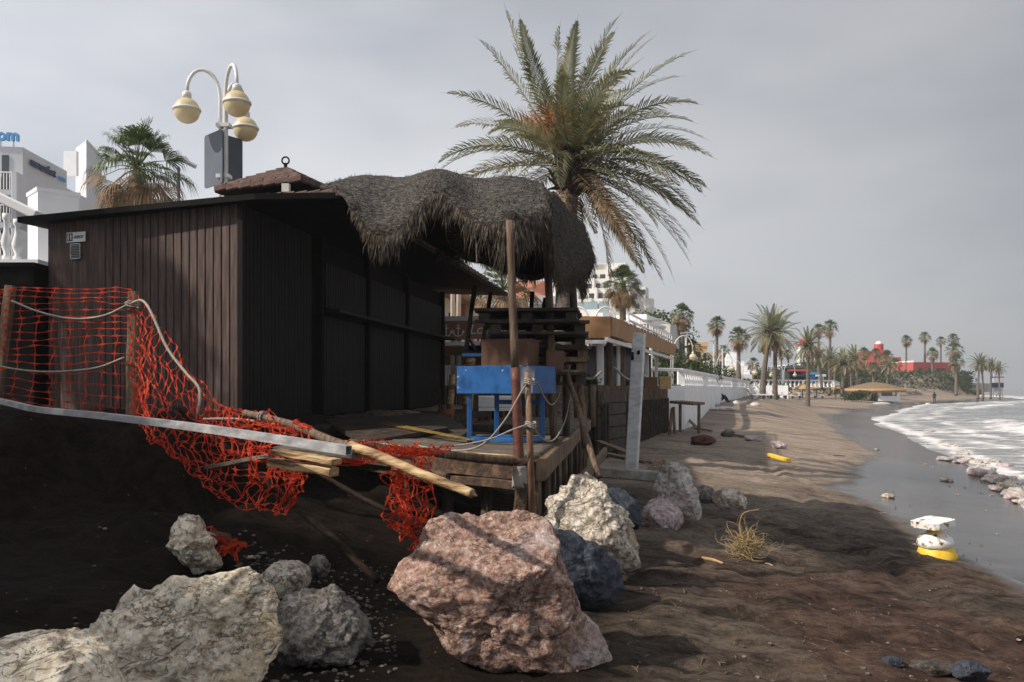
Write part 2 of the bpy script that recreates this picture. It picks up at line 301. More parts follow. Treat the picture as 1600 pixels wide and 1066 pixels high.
def text_mb(txt, o, ux, uz, size, ext=.01, bold=0., shear=0.):
    """lettering standing on the plane through o spanned by ux and uz"""
    cu = bpy.data.curves.new('t', 'FONT'); cu.body = txt; cu.size = size; cu.extrude = ext; cu.offset = bold; cu.shear = shear
    ob = bpy.data.objects.new('t', cu); COL.objects.link(ob); dg = bpy.context.evaluated_depsgraph_get(); dg.update()
    me = bpy.data.meshes.new_from_object(ob.evaluated_get(dg)); ux = Vector(ux).normalized(); uz = Vector(uz).normalized(); un = ux.cross(uz)
    mb = MB(); mb.add([Vector(o)+ux*v.co.x+uz*v.co.y+un*v.co.z for v in me.vertices], [tuple(p.vertices) for p in me.polygons])
    bpy.data.objects.remove(ob); bpy.data.curves.remove(cu); bpy.data.meshes.remove(me); return mb
# ------------------------------------------------------------------ rocks
_ico = {}
def ico(n):
    if n not in _ico:
        import bmesh
        bm = bmesh.new(); bmesh.ops.create_icosphere(bm, subdivisions=n, radius=1); v = np.array([x.co[:] for x in bm.verts]); f = [tuple(q.index for q in p.verts) for p in bm.faces]; bm.free(); _ico[n] = (v, f)
    return _ico[n]
def rock_mesh(v, f, name, m, loc, smooth=True):
    me = bpy.data.meshes.new(name); me.from_pydata((v-np.array(loc)).tolist(), [], f); me.materials.append(m)
    if smooth: me.polygons.foreach_set('use_smooth', [True]*len(f))
    o = bpy.data.objects.new(name, me); COL.objects.link(o); o.location = loc; WLOC[o.name] = Vector(loc); return o
def outline_rock(name, pts, Y, depth, m, label, cat='boulder', sub=6, rough=.05, planes=(), seed=0, tilt=.25, yoff=None, group=None, ph=2.4, ang_=(.86, .965)):
    """a boulder with its own outline, depth and faceted relief"""
    W0 = np.array([P(a, b, Y)[:] for a, b in pts]); c = W0.mean(0); ang = np.arctan2(W0[:, 2]-c[2], W0[:, 0]-c[0]); r = np.hypot(W0[:, 0]-c[0], W0[:, 2]-c[2])
    k = np.argsort(ang); ang, r = ang[k], r[k]; A = np.concatenate([ang-2*np.pi, ang, ang+2*np.pi]); R = np.tile(r, 3)
    v, f = ico(sub); th = np.arctan2(v[:, 2], v[:, 0]); rr = np.interp(th, A, R)
    for q in (.04, -.04, .08, -.08): rr = rr+np.interp(th+q, A, R)
    rr /= 5; cp = np.hypot(v[:, 0], v[:, 2]); sp = v[:, 1]
    cp2 = cp**(2/ph); sp2 = np.sign(sp)*np.abs(sp)**(2/ph)
    out = np.stack([c[0]+rr*cp2*np.cos(th), c[1]+sp2*depth, c[2]+rr*cp2*np.sin(th)], 1)
    out[:, 1] += tilt*(out[:, 2]-c[2])                       # the face leans back
    sz = r.mean()
    for (nx, ny, nz_, d) in planes:
        n_ = np.array([nx, ny, nz_]); n_ = n_/np.linalg.norm(n_); t = (out-c)@n_/sz-d
        out = out-np.outer(np.maximum(t, 0)*.9*sz, n_)
    rs = np.random.default_rng(seed*13+5)
    o0 = out.min(0), out.max(0)
    for k in range(44):
        n_ = rs.normal(size=3)*np.array([.75, 1, .75]); n_ /= np.linalg.norm(n_)
        if abs(n_[1]) < .42: continue
        t = out@n_; lim = np.quantile(t, rs.uniform(*ang_)); out = out-np.outer(np.maximum(t-lim, 0)*.92, n_)
    m0, m1 = out.min(0), out.max(0)
    for q in (0, 2): out[:, q] = o0[0][q]+(out[:, q]-m0[q])*(o0[1][q]-o0[0][q])/(m1[q]-m0[q])
    t2 = np.arctan2(out[:, 2]-c[2], out[:, 0]-c[0]); r2 = np.hypot(out[:, 0]-c[0], out[:, 2]-c[2]); nb_ = 60; ib = ((t2+np.pi)/(2*np.pi)*nb_).astype(int) % nb_; mxr = np.array([r2[ib == k].max() if (ib == k).any() else sz for k in range(nb_)])
    cen = (np.arange(nb_)+.5)/nb_*2*np.pi-np.pi; sc_k = np.interp(cen, A, R)/mxr; sc_k = (np.roll(sc_k, 1)+2*sc_k+np.roll(sc_k, -1))/4; sf = np.interp(t2, np.concatenate([cen-2*np.pi, cen, cen+2*np.pi]), np.tile(sc_k, 3))
    out[:, 0] = c[0]+(out[:, 0]-c[0])*sf; out[:, 2] = c[2]+(out[:, 2]-c[2])*sf
    u = out/sz*1.3+seed*7.7
    nn = fbm(u[:, 0]*1.2, u[:, 1]*1.2, u[:, 2]*1.2, 3); rid = 1-np.abs(fbm(u[:, 0]*2.6, u[:, 1]*2.6, u[:, 2]*2.6, 4))
    fine = fbm(u[:, 0]*9, u[:, 1]*9, u[:, 2]*9, 5, .65); stp = fbm(u[:, 0]*3.7+9, u[:, 1]*3.7, u[:, 2]*3.7, 2); stp = np.round(stp*4)/4*.6+stp*.4
    dr = (v*np.array([1, 1, 1])); disp = rough*sz*(.6*nn+.55*(rid-.6)+.26*fine+.9*stp)+.012*sz*rs.normal()
    out = out+dr*disp[:, None]
    o = rock_mesh(out, f, name, m, (c[0], c[1]+.05, out[:, 2].min())); return tag(o, label, cat, group)
def small_rock(name, px, py, wpx, hpx, m, label=None, cat='rock', group=None, sub=4, seed=1, sink=.25, ry=1.):
    g = GP(px, py); s = g.y/F; rx = wpx*s/2; rz = hpx*s/(2-2*sink*.5)*1.0
    v, f = ico(sub); u = v*1.6+seed*5.3; pl = v.copy()
    for k in range(15):
        rs = np.random.default_rng(seed*31+k); n_ = rs.normal(size=3); n_ /= np.linalg.norm(n_); t = pl@n_-rs.uniform(.6, .85); pl = pl-np.outer(np.maximum(t, 0)*.85, n_)
    d = 1+.16*fbm(u[:, 0], u[:, 1], u[:, 2], 4)+.05*fbm(u[:, 0]*6, u[:, 1]*6, u[:, 2]*6, 3)
    out = pl*d[:, None]*np.array([rx, rx*.8*ry, rz*.62]); z0 = g.z+rz*.62*(1-sink*1.6)
    out += np.array([g.x, g.y+rx*.4, z0]); o = rock_mesh(out, f, name, m, (g.x, g.y+rx*.4, g.z))
    return tag(o, label, cat, group) if label else o
# ------------------------------------------------------------------ nets: a sheet given by a grid of points, woven as tape
def grid_eval(Gd, u, v):
    """Catmull-Rom surface through the grid Gd[row][col]; u, v in 0..1"""
    nr, nc = len(Gd), len(Gd[0])
    def w4(t): return (-.5*t+t*t-.5*t**3, 1-2.5*t*t+1.5*t**3, .5*t+2*t*t-1.5*t**3, -.5*t*t+.5*t**3)
    x = u*(nc-1); i = min(int(x), nc-2); wx = w4(x-i); y = v*(nr-1); j = min(int(y), nr-2); wy = w4(y-j); r = Vector()
    for b in range(4):
        for a in range(4):
            ii, jj = i+a-1, j+b-1
            ci, cj = min(max(ii, 0), nc-1), min(max(jj, 0), nr-1); q = Gd[cj][ci]
            if ii < 0: q = q*2-Gd[cj][1]
            if ii > nc-1: q = q*2-Gd[cj][nc-2]
            r = r+q*(wx[a]*wy[b])
    return r
def net(mb, Gd, nu, nv, jit=.01, wv=.007, wh=.0035, node=.014, holes=0., fold=0., fs=3.):
    """nu strands down, nv strands across, spreading at each knot"""
    sub = 3; NU, NV = (nu-1)*sub, (nv-1)*sub; pts = {}
    def pt(i, j):
        if (i, j) not in pts:
            p = grid_eval(Gd, i/NU, j/NV)
            if i % sub or j % sub: pass
            q = np.array(p)*1.; n1 = float(vn(i*.23+11, j*.31, 3.)); n2 = float(vn(i*.19, j*.27+5, 8.)); n3 = float(vn(i*.21+2, j*.22, 19.))
            f1 = float(fbm(q[0]*fs, q[2]*fs+q[1], 2., 3))
            pts[(i, j)] = p+Vector((n1, n2, n3))*jit*2.2+Vector((random.uniform(-1, 1), random.uniform(-1, 1), random.uniform(-1, 1)))*jit*.35+Vector((0, -1, .3))*f1*fold
        return pts[(i, j)]
    def ribbon(seq, wd, side):
        vs = []
        for k, (p, node_) in enumerate(seq):
            t = seq[min(k+1, len(seq)-1)][0]-seq[max(k-1, 0)][0]; sd = t.cross(side)
            sd = sd.normalized() if sd.length > 1e-7 else Vector((1, 0, 0)); ww = node if node_ else wd; vs += [p-sd*ww/2, p+sd*ww/2]
        mb.add(vs, [(2*k, 2*k+1, 2*k+3, 2*k+2) for k in range(len(seq)-1)])
    for i in range(0, NU+1, sub):
        run = []
        for j in range(NV+1):
            if holes and j % sub == 0 and random.random() < holes and len(run) > 1: ribbon(run, wv, Vector((.1, 1, .1))); run = []
            run.append((pt(i, j), j % sub == 0))
        if len(run) > 1: ribbon(run, wv, Vector((.1, 1, .1)))
    for j in range(0, NV+1, sub):
        run = []
        for i in range(NU+1):
            if holes and i % sub == 0 and random.random() < holes and len(run) > 1: ribbon(run, wh, Vector((.1, 1, .1))); run = []
            run.append((pt(i, j), i % sub == 0))
        if len(run) > 1: ribbon(run, wh, Vector((.1, 1, .1)))
# ------------------------------------------------------------------ palms
def frond(mb, mbr, base, az, el, Ln, droop, nl=40, lw=.028, ll=.5, seg=12, roll=0., rr=.02, hang=.35, limp=0.):
    d = Vector((math.cos(az)*math.cos(el), math.sin(az)*math.cos(el), math.sin(el))); p = Vector(base); pts = [p.copy()]; dirs = [d.copy()]; st = Ln/seg
    for i in range(seg):
        t = (i+1)/seg; d = (d+Vector((0, 0, -droop*st*(.35+1.5*t)/max(Ln, .1)*1.6))+Vector((limp*st, 0, 0))).normalized(); p = p+d*st; pts.append(p.copy()); dirs.append(d.copy())
    if mbr is not None: mbr.tube(pts, [rr*(1-.85*i/seg) for i in range(seg+1)], 4, False)
    for k in range(nl):
        t = .1+.9*(k+.5)/nl; x = t*seg; i = min(int(x), seg-1); q = pts[i].lerp(pts[i+1], x-i); dd = dirs[i].lerp(dirs[i+1], x-i).normalized()
        sd = dd.cross(Vector((0, 0, 1))); sd = sd.normalized() if sd.length > .05 else Vector((math.sin(az), -math.cos(az), 0)); up = sd.cross(dd).normalized()
        sd, up = sd*math.cos(roll)+up*math.sin(roll), up*math.cos(roll)-sd*math.sin(roll)
        le = ll*(math.sin(math.pi*min(t*.88+.16, 1))**.6)*random.uniform(.8, 1.1)
        for s_ in (-1, 1):
            o = (dd*(.55+.5*t)+sd*s_*(.8-.25*t)+up*random.uniform(.05, .5)).normalized(); m1 = q+o*le*.5; tip = q+o*le*.95+Vector((0, 0, -hang*le*random.uniform(.4, 1.1)))
            wv_ = o.cross(up).normalized()*lw*.5
            mb.add([q-wv_*.5, m1-wv_, tip, m1+wv_, q+wv_*.5], [(0, 1, 3, 4), (1, 2, 3)])
def fan(mb, mbr, base, az, el, pl, R, nseg=22, droop=.5, spread=2.5, wd=None):
    d = Vector((math.cos(az)*math.cos(el), math.sin(az)*math.cos(el), math.sin(el))); b = Vector(base); c = b+d*pl+Vector((0, 0, -.12*pl*math.cos(el)))
    mid = b+d*pl*.55+Vector((0, 0, .03*pl))
    if mbr is not None: mbr.tube([b, mid, c], [.025*R, .018*R, .014*R], 3, False)
    sd = d.cross(Vector((0, 0, 1))); sd = sd.normalized() if sd.length > .05 else Vector((1, 0, 0)); up = sd.cross(d).normalized(); tw = random.uniform(-.5, .5)
    sd, up = sd*math.cos(tw)+up*math.sin(tw), up*math.cos(tw)-sd*math.sin(tw); da = spread/nseg; wd = wd or 1.1
    for k in range(nseg):
        a = -spread/2+da*(k+.5); rl = R*random.uniform(.82, 1.05)*(1-.18*abs(a)/spread*2); fold = .35*abs(math.sin(a))+(.05 if k % 2 else -.05)
        o = (d*math.cos(a)+sd*math.sin(a)+up*fold).normalized(); h = da*rl*.5*wd; px = o.cross(up).normalized()
        m1 = c+o*rl*.52+Vector((0, 0, -droop*.10*rl)); m2 = c+o*rl*.8+Vector((0, 0, -droop*.38*rl)); tip = c+o*rl*.95+Vector((0, 0, -droop*random.uniform(.75, 1.1)*rl))
        mb.add([c, m1-px*h*.55, m1+px*h*.55, m2-px*h*.4, m2+px*h*.4, tip], [(0, 1, 2), (1, 3, 4, 2), (3, 5, 4)])
def palm(kind, name, loc, crown_z, size, label, group=None, q=1., tr=.2, lean=(0, 0), seed=0, n=None, dead=1., limp=0.):
    """kind 'date' (feather leaves) or 'fan'; loc = foot, crown_z = height of the crown's heart above the foot"""
    random.seed(seed); loc = Vector(loc); t = thing(name, loc, label, 'palm tree', group); top = loc+Vector((lean[0], lean[1], crown_z))
    mid = loc.lerp(top, .5)+Vector((-lean[0]*.25, 0, 0)); tp = spline([loc-Vector((0, 0, .4)), loc.lerp(mid, .5)-Vector((lean[0]*.1, 0, 0)), mid, mid.lerp(top, .55)+Vector((lean[0]*.04, 0, 0)), top], 6); k = len(tp)
    mb = MB(); mb.tube(tp, [tr*(1.25-.45*min(1, i/k*1.5))*(1+.035*math.sin(i*2.6)) for i in range(k)], 12, True, .03); mb.build('trunk', M_trunk, t, smooth=True)
    g, r_, dd, dr = MB(), MB(), MB(), MB()
    if kind == 'date':
        bt = MB(); bt.lathe([(tr*.8, -size*.20), (tr*1.7, -size*.12), (tr*1.9, 0), (tr*1.2, size*.10), (.02, size*.15)], top, 14)
        for i in range(60):
            a = random.uniform(0, 6.3); z = random.uniform(-.2, .08)*size; b = top+Vector((math.cos(a)*tr*1.5, math.sin(a)*tr*1.5, z)); bt.tube([b, b+Vector((math.cos(a)*tr*.9, math.sin(a)*tr*.9, random.uniform(-.02, .12)*size))], [tr*.25, tr*.08], 4)
        bt.build('leaf_boots', M_trunkd, t)
        nf = n or int(50*q); nl = max(12, int(58*q)); lw = .036/max(q, .22)*size/3.3*.9; lw = min(lw, .11)
        for i in range(nf):
            u = (i+.5)/nf; el = 1.48-(1.95*u**.74 if limp else 2.0*u**.9)+random.uniform(-.12, .12); az = i*2.39996+random.uniform(-.2, .2)
            if limp and u > .66 and math.cos(az) < .2: continue
            ln = size*(1.0 if u > .12 else .9)*random.uniform(.86, 1.06)
            target = (g, r_) if (u < .86 or dead == 0 or i % 2) else (dd, dr)
            b = top+Vector((math.cos(az)*tr*.6, math.sin(az)*tr*.6, size*.06*(1-2*u)))
            frond(target[0], target[1], b, az, el, ln, random.uniform(.15, .5)+.45*u, nl, lw, size*.15, 10, random.uniform(-.5, .5), .013*size/3, .3, limp)
        for i in range(int(9*dead)):
            az = random.uniform(0, 6.3); frond(dd, dr, top+Vector((math.cos(az)*tr, math.sin(az)*tr, -.12*size)), az, -.5-random.uniform(0, .6), size*random.uniform(.55, .8), 1.6, nl, lw, size*.11, 8, 0, .012*size/3, .6, 0)
    else:
        nf = n or int(44*q); ns = max(9, int(24*min(q, 1.2)))
        for i in range(nf):
            u = (i+.5)/nf; el = 1.45-2.0*u+random.uniform(-.15, .15); az = i*2.39996+random.uniform(-.25, .25)
            target = (g, r_) if u < .8 else (dd, dr)
            fan(target[0], target[1], top+Vector((0, 0, size*.05)), az, el, size*random.uniform(.42, .58), size*random.uniform(.42, .55), ns, random.uniform(.25, .6)+.5*u)
        for i in range(int(26*dead*max(q, .5))):
            az = random.uniform(0, 6.3); el = -random.uniform(.45, 1.35); fan(dd, dr, top+Vector((0, 0, -size*.04)), az, el, size*random.uniform(.3, .5), size*random.uniform(.35, .5), ns, 1.1, 1.5)
    cm = M_leaf if kind == 'date' else M_leafd
    g.add(r_.v, r_.f); g.build('crown', cm, t)
    if dd.v: dd.add(dr.v, dr.f); dd.build('dead_fronds', M_dead, t)
    return t
def place_palm(proto, foot, H, crown_r, label, group, rot=None, proto_H=10., proto_s=1., lean=0.):
    c = copy_tree(proto); c.location = foot; s = crown_r/proto_s; c.rotation_euler = (0, lean, rot if rot is not None else random.uniform(0, 6.28)); c.scale = (s, s, H/proto_H)
    for ch in c.children:      # keep the crown round: the trunk alone takes the height
        if not ch.name.startswith('trunk'):
            k = s*proto_H/H; ch.scale = (1, 1, k); ch.location = (0, 0, proto_H*(1-k))
    tag(c, label, 'palm tree', group); return c
def bush(name, loc, rx, ry, rz, m, label, cat='bush', n=900, ls=.12, seed=0, group=None, trunk=None):
    """a crown of leaf-sized faces clustered in clumps"""
    rs = np.random.default_rng(seed+5); mb = MB(); nc = max(7, int(n/70)); cs = rs.normal(size=(nc, 3)); cs /= np.linalg.norm(cs, axis=1)[:, None]; cs *= rs.uniform(.35, .82, (nc, 1)); cs[:, 2] = np.abs(cs[:, 2])*1.0 if trunk is None else cs[:, 2]
    cr_ = rs.uniform(.28, .5, nc)
    for i in range(n):
        k = rs.integers(nc); d = rs.normal(size=3); d /= np.linalg.norm(d); p = cs[k]+d*cr_[k]*rs.uniform(.75, 1.05)
        p = Vector((p[0]*rx, p[1]*ry, p[2]*rz))+Vector(loc); a = Vector(rs.normal(size=3)).normalized()*ls*rs.uniform(.6, 1.2); b = Vector(rs.normal(size=3)).normalized()*ls*.5
        mb.add([p-a*.5, p+b*.5, p+a*.5, p-b*.5], [(0, 1, 2, 3)])
    if trunk is None:
        o = mb.build(name, m, loc=(loc[0], loc[1], loc[2])); return tag(o, label, cat, group)
    t = thing(name, (loc[0], loc[1], trunk), label, cat, group); mb.build('crown', m, t); tb = MB(); tb.tube([(loc[0], loc[1], trunk-.3), (loc[0]+.1, loc[1], (trunk+loc[2])/2), (loc[0], loc[1], loc[2]+rz*.3)], [.22, .15, .05], 8)
    for i in range(5):
        a = i*1.3; tb.tube([(loc[0]+.05, loc[1], loc[2]-rz*.4), (loc[0]+math.cos(a)*rx*.6, loc[1]+math.sin(a)*ry*.6, loc[2]+rz*.2)], [.08, .02], 5)
    tb.build('trunk', M_trunkd, t); return t
# ================================================================== SETTING
def axis(spec):
    out = [spec[0][0]]
    for (a, b, st, gr) in spec:
        x = a
        while x < b-1e-6: st_ = st; x = min(b, x+st_); out.append(x); st = max(st*gr, .1)
    return np.array(out)
def sheet(name, xs, ys, zf, m, keep=None):
    X, Y = np.meshgrid(xs, ys); Z = zf(X, Y); nx, ny = len(xs), len(ys)
    v = np.stack([X.ravel(), Y.ravel(), Z.ravel()], 1); i = np.arange(nx*ny).reshape(ny, nx)
    q = np.stack([i[:-1, :-1].ravel(), i[:-1, 1:].ravel(), i[1:, 1:].ravel(), i[1:, :-1].ravel()], 1)
    me = bpy.data.meshes.new(name); me.vertices.add(len(v)); me.vertices.foreach_set('co', v.astype(np.float32).ravel())
    me.loops.add(q.size); me.loops.foreach_set('vertex_index', q.ravel().astype(np.int32)); me.polygons.add(len(q))
    me.polygons.foreach_set('loop_start', np.arange(0, q.size, 4, dtype=np.int32)); me.polygons.foreach_set('loop_total', np.full(len(q), 4, np.int32)); me.polygons.foreach_set('use_smooth', np.ones(len(q), bool))
    me.update(calc_edges=True); me.validate(); me.materials.append(m); o = bpy.data.objects.new(name, me); COL.objects.link(o); WLOC[name] = Vector(); return struct(o), X, Y, Z
# sand
m = bpy.data.materials.new('beach_sand'); m.use_nodes = True; t = m.node_tree; n = t.nodes; l = t.links; b = n['Principled BSDF']; M_sand = m
tcn = n.new('ShaderNodeTexCoord'); at = n.new('ShaderNodeAttribute'); at.attribute_name = 'wet'; at2 = n.new('ShaderNodeAttribute'); at2.attribute_name = 'kinds'
def noise(sc, dt=6, ro=.6, st=None, di=0):
    z = n.new('ShaderNodeTexNoise'); z.inputs['Scale'].default_value = sc; z.inputs['Detail'].default_value = dt; z.inputs['Roughness'].default_value = ro; z.inputs['Distortion'].default_value = di
    if st: q = n.new('ShaderNodeMapping'); q.inputs['Scale'].default_value = st; l.new(tcn.outputs['Object'], q.inputs[0]); l.new(q.outputs[0], z.inputs[0])
    else: l.new(tcn.outputs['Object'], z.inputs[0])
    return z
def ramp(src, cs, ps):
    r = n.new('ShaderNodeValToRGB'); e = r.color_ramp.elements; e[0].position = ps[0]; e[0].color = (*cs[0], 1); e[1].position = ps[-1]; e[1].color = (*cs[-1], 1)
    for i in range(1, len(cs)-1): q = e.new(ps[i]); q.color = (*cs[i], 1)
    l.new(src, r.inputs[0]); return r
def mixc(f, a, b_):
    x = n.new('ShaderNodeMix'); x.data_type = 'RGBA'
    for s_, k in ((f, 0), (a, 6), (b_, 7)):
        if isinstance(s_, tuple): x.inputs[k].default_value = (*s_, 1)
        elif isinstance(s_, (int, float)): x.inputs[k].default_value = s_
        else: l.new(s_, x.inputs[k])
    return x.outputs[2]
dry = ramp(noise(1.9, 11, .72, (.8, 1.6, 1), .5).outputs[0], [(.036, .026, .02), (.12, .092, .072), (.21, .168, .132)], [.36, .5, .64])
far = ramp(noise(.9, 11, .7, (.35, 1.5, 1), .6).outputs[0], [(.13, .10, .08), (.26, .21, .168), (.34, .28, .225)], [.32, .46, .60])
redd = ramp(noise(2.3, 9, .7).outputs[0], [(.034, .019, .014), (.12, .071, .054), (.185, .12, .09)], [.36, .5, .64])
sp = n.new('ShaderNodeSeparateColor'); l.new(at2.outputs['Color'], sp.inputs[0])
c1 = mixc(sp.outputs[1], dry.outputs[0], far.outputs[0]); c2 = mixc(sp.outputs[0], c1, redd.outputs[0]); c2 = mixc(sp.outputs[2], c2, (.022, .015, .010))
wetc = ramp(noise(.5, 4, .5, (.6, 2, 1)).outputs[0], [(.036, .029, .025), (.058, .048, .041)], [.35, .65])
clod = ramp(noise(7, 10, .75, (.8, 1.3, 1), .4).outputs[0], [(.28, .27, .26), (1, 1, 1), (1.25, 1.22, 1.18)], [.37, .52, .68]); cm_ = n.new('ShaderNodeMix'); cm_.data_type = 'RGBA'; cm_.blend_type = 'MULTIPLY'; cf_ = n.new('ShaderNodeMapRange'); cf_.inputs[3].default_value = .85; cf_.inputs[4].default_value = .4; l.new(sp.outputs[1], cf_.inputs[0]); l.new(cf_.outputs[0], cm_.inputs[0]); l.new(c2, cm_.inputs[6]); l.new(clod.outputs[0], cm_.inputs[7]); c2 = cm_.outputs[2]
clod2 = ramp(noise(26, 8, .75, (.8, 1.2, 1), .3).outputs[0], [(.35, .33, .32), (1, 1, 1), (1.35, 1.3, 1.25)], [.36, .5, .66]); cn_ = n.new('ShaderNodeMix'); cn_.data_type = 'RGBA'; cn_.blend_type = 'MULTIPLY'; cn_.inputs[0].default_value = .5; l.new(c2, cn_.inputs[6]); l.new(clod2.outputs[0], cn_.inputs[7]); c2 = cn_.outputs[2]
c3 = mixc(at.outputs['Fac'], c2, wetc.outputs[0])
# coarse grains and shell grit
vg = n.new('ShaderNodeTexVoronoi'); vg.inputs['Scale'].default_value = 17; l.new(tcn.outputs['Object'], vg.inputs[0])
gr = n.new('ShaderNodeMapRange'); gr.inputs[1].default_value = .085; gr.inputs[2].default_value = .06; l.new(vg.outputs['Distance'], gr.inputs[0])
sc_ = n.new('ShaderNodeSeparateColor'); l.new(vg.outputs['Color'], sc_.inputs[0]); g2 = n.new('ShaderNodeMapRange'); g2.inputs[1].default_value = .90; g2.inputs[2].default_value = .91; l.new(sc_.outputs[0], g2.inputs[0])
gm = n.new('ShaderNodeMath'); gm.operation = 'MULTIPLY'; l.new(gr.outputs[0], gm.inputs[0]); l.new(g2.outputs[0], gm.inputs[1])
c4 = mixc(gm.outputs[0], c3, (.34, .30, .26)); l.new(c4, b.inputs['Base Color'])
ro = n.new('ShaderNodeMapRange'); ro.inputs[3].default_value = .88; ro.inputs[4].default_value = .2; l.new(at.outputs['Fac'], ro.inputs[0]); l.new(ro.outputs[0], b.inputs['Roughness'])
spm = n.new('ShaderNodeMapRange'); spm.inputs[3].default_value = .12; spm.inputs[4].default_value = .5; l.new(at.outputs['Fac'], spm.inputs[0]); l.new(spm.outputs[0], b.inputs['Specular IOR Level'])
bs = n.new('ShaderNodeMapRange'); bs.inputs[3].default_value = 1.; bs.inputs[4].default_value = .02; mxs = n.new('ShaderNodeMath'); mxs.operation = 'MULTIPLY_ADD'; l.new(sp.outputs[1], mxs.inputs[0]); mxs.inputs[1].default_value = .55; l.new(at.outputs['Fac'], mxs.inputs[2]); l.new(mxs.outputs[0], bs.inputs[0])
hb = n.new('ShaderNodeMath'); hb.operation = 'ADD'; l.new(noise(9, 9, .72).outputs[0], hb.inputs[0]); hb2 = n.new('ShaderNodeMath'); hb2.operation = 'MULTIPLY'; hb2.inputs[1].default_value = .5; l.new(noise(38, 6, .75).outputs[0], hb2.inputs[0]); l.new(hb2.outputs[0], hb.inputs[1])
u = n.new('ShaderNodeBump'); u.inputs['Distance'].default_value = .09; l.new(bs.outputs[0], u.inputs['Strength']); l.new(hb.outputs[0], u.inputs['Height']); l.new(u.outputs[0], b.inputs['Normal'])
xs = axis([(-400, -60, 60, .85), (-60, -8, 7, .88), (-8, 9, .05, 1), (9, 26, .12, 1.01), (26, 130, .8, 1.02), (130, 400, 6, 1.2)])
ys = axis([(-40, 2.4, 6, .87), (2.4, 12, .045, 1), (12, 40, .06, 1.02), (40, 240, 1.2, 1.015), (240, 5000, 30, 1.3)])
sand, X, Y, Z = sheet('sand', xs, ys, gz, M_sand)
d = sdist(SHORE, X, Y); dn = d+.55*fbm(X*.35, Y*.22, 3, 3)+.12*fbm(X*1.6, Y*1.1, 9, 2); wet = ss(3.75, 3.15, dn)*1.0
wet = np.maximum(wet, .0); cdist = sdist(CREST, X, Y)
redm = ss(1.2, 2.2, X)*ss(-.4, 1.2, 5.4-X+.5*fbm(X*.8, Y*.8, 2, 3))*ss(12.5, 8.0, Y+1.2*fbm(X*.9, Y*.9, 31, 3))*.85*ss(-.5, .25, fbm(X*.7, Y*.9, 55, 4))
farm = ss(8, 18, Y+3*fbm(X*.5, Y*.3, 12, 3)); dk = ss(2.0, .2, X+.2*(Y-5)+.5*fbm(X*.8, Y*.8, 91, 3))*ss(15, 10, Y)  # dk paints the shaded left foreground and bank sand darker
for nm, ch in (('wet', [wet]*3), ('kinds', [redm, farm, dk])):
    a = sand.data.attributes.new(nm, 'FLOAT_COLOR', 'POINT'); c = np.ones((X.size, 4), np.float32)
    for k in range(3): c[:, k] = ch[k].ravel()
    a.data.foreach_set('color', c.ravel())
# sea
m = bpy.data.materials.new('sea_water'); m.use_nodes = True; t = m.node_tree; n = t.nodes; l = t.links; b = n['Principled BSDF']; M_sea = m
tcn = n.new('ShaderNodeTexCoord'); at = n.new('ShaderNodeAttribute'); at.attribute_name = 'foam'
nf1 = noise(.55, 10, .68, (.35, 1.1, 1), .8); nf2 = noise(3.2, 8, .7, (.5, 1.1, 1), .6)
ad = n.new('ShaderNodeMath'); ad.operation = 'ADD'; l.new(nf1.outputs[0], ad.inputs[0]); l.new(at.outputs['Fac'], ad.inputs[1])
a2 = n.new('ShaderNodeMath'); a2.operation = 'MULTIPLY_ADD'; l.new(nf2.outputs[0], a2.inputs[0]); a2.inputs[1].default_value = .55; l.new(ad.outputs[0], a2.inputs[2])
fm = n.new('ShaderNodeMapRange'); fm.inputs[1].default_value = .88; fm.inputs[2].default_value = 1.06; l.new(a2.outputs[0], fm.inputs[0])
wc = ramp(noise(.08, 5, .5, (.3, 1, 1)).outputs[0], [(.17, .18, .19), (.26, .265, .27)], [.35, .65])
fc = ramp(noise(1.5, 5, .6).outputs[0], [(.46, .44, .42), (.82, .82, .82)], [.35, .6])
l.new(mixc(fm.outputs[0], wc.outputs[0], fc.outputs[0]), b.inputs['Base Color'])
ro = n.new('ShaderNodeMapRange'); ro.inputs[3].default_value = .22; ro.inputs[4].default_value = .85; l.new(fm.outputs[0], ro.inputs[0]); l.new(ro.outputs[0], b.inputs['Roughness'])
bh = n.new('ShaderNodeMath'); bh.operation = 'ADD'; l.new(fm.outputs[0], bh.inputs[0]); l.new(noise(2.2, 6, .6, (.5, 1.2, 1)).outputs[0], bh.inputs[1])
u = n.new('ShaderNodeBump'); u.inputs['Distance'].default_value = .10; u.inputs['Strength'].default_value = .7; l.new(bh.outputs[0], u.inputs['Height']); l.new(u.outputs[0], b.inputs['Normal'])
def wave(X, Y):
    d = -sdist(SHORE, X, Y); lane = d+2.2*fbm(X*.06, Y*.05, 1, 3)
    h = .05*fbm(X*.35, Y*.6, 5, 3)*ss(0, 6, d)+.03
    for c_, a_, wd in ((9, .22, 1.3), (19, .5, 2.0), (33, .55, 2.6), (52, .8, 3.2), (78, .8, 4), (115, .9, 5)):
        s_ = .55+.75*vn(X*.035+c_, Y*.025, c_); h = h+a_*np.clip(s_, 0, 1.3)*np.exp(-((lane-c_)/wd)**2)*(1+.35*fbm(X*1.1, Y*1.1, c_, 3))
    return h+.05*fbm(X*.7, Y*.5, 8, 2)*ss(.3, 2, d)
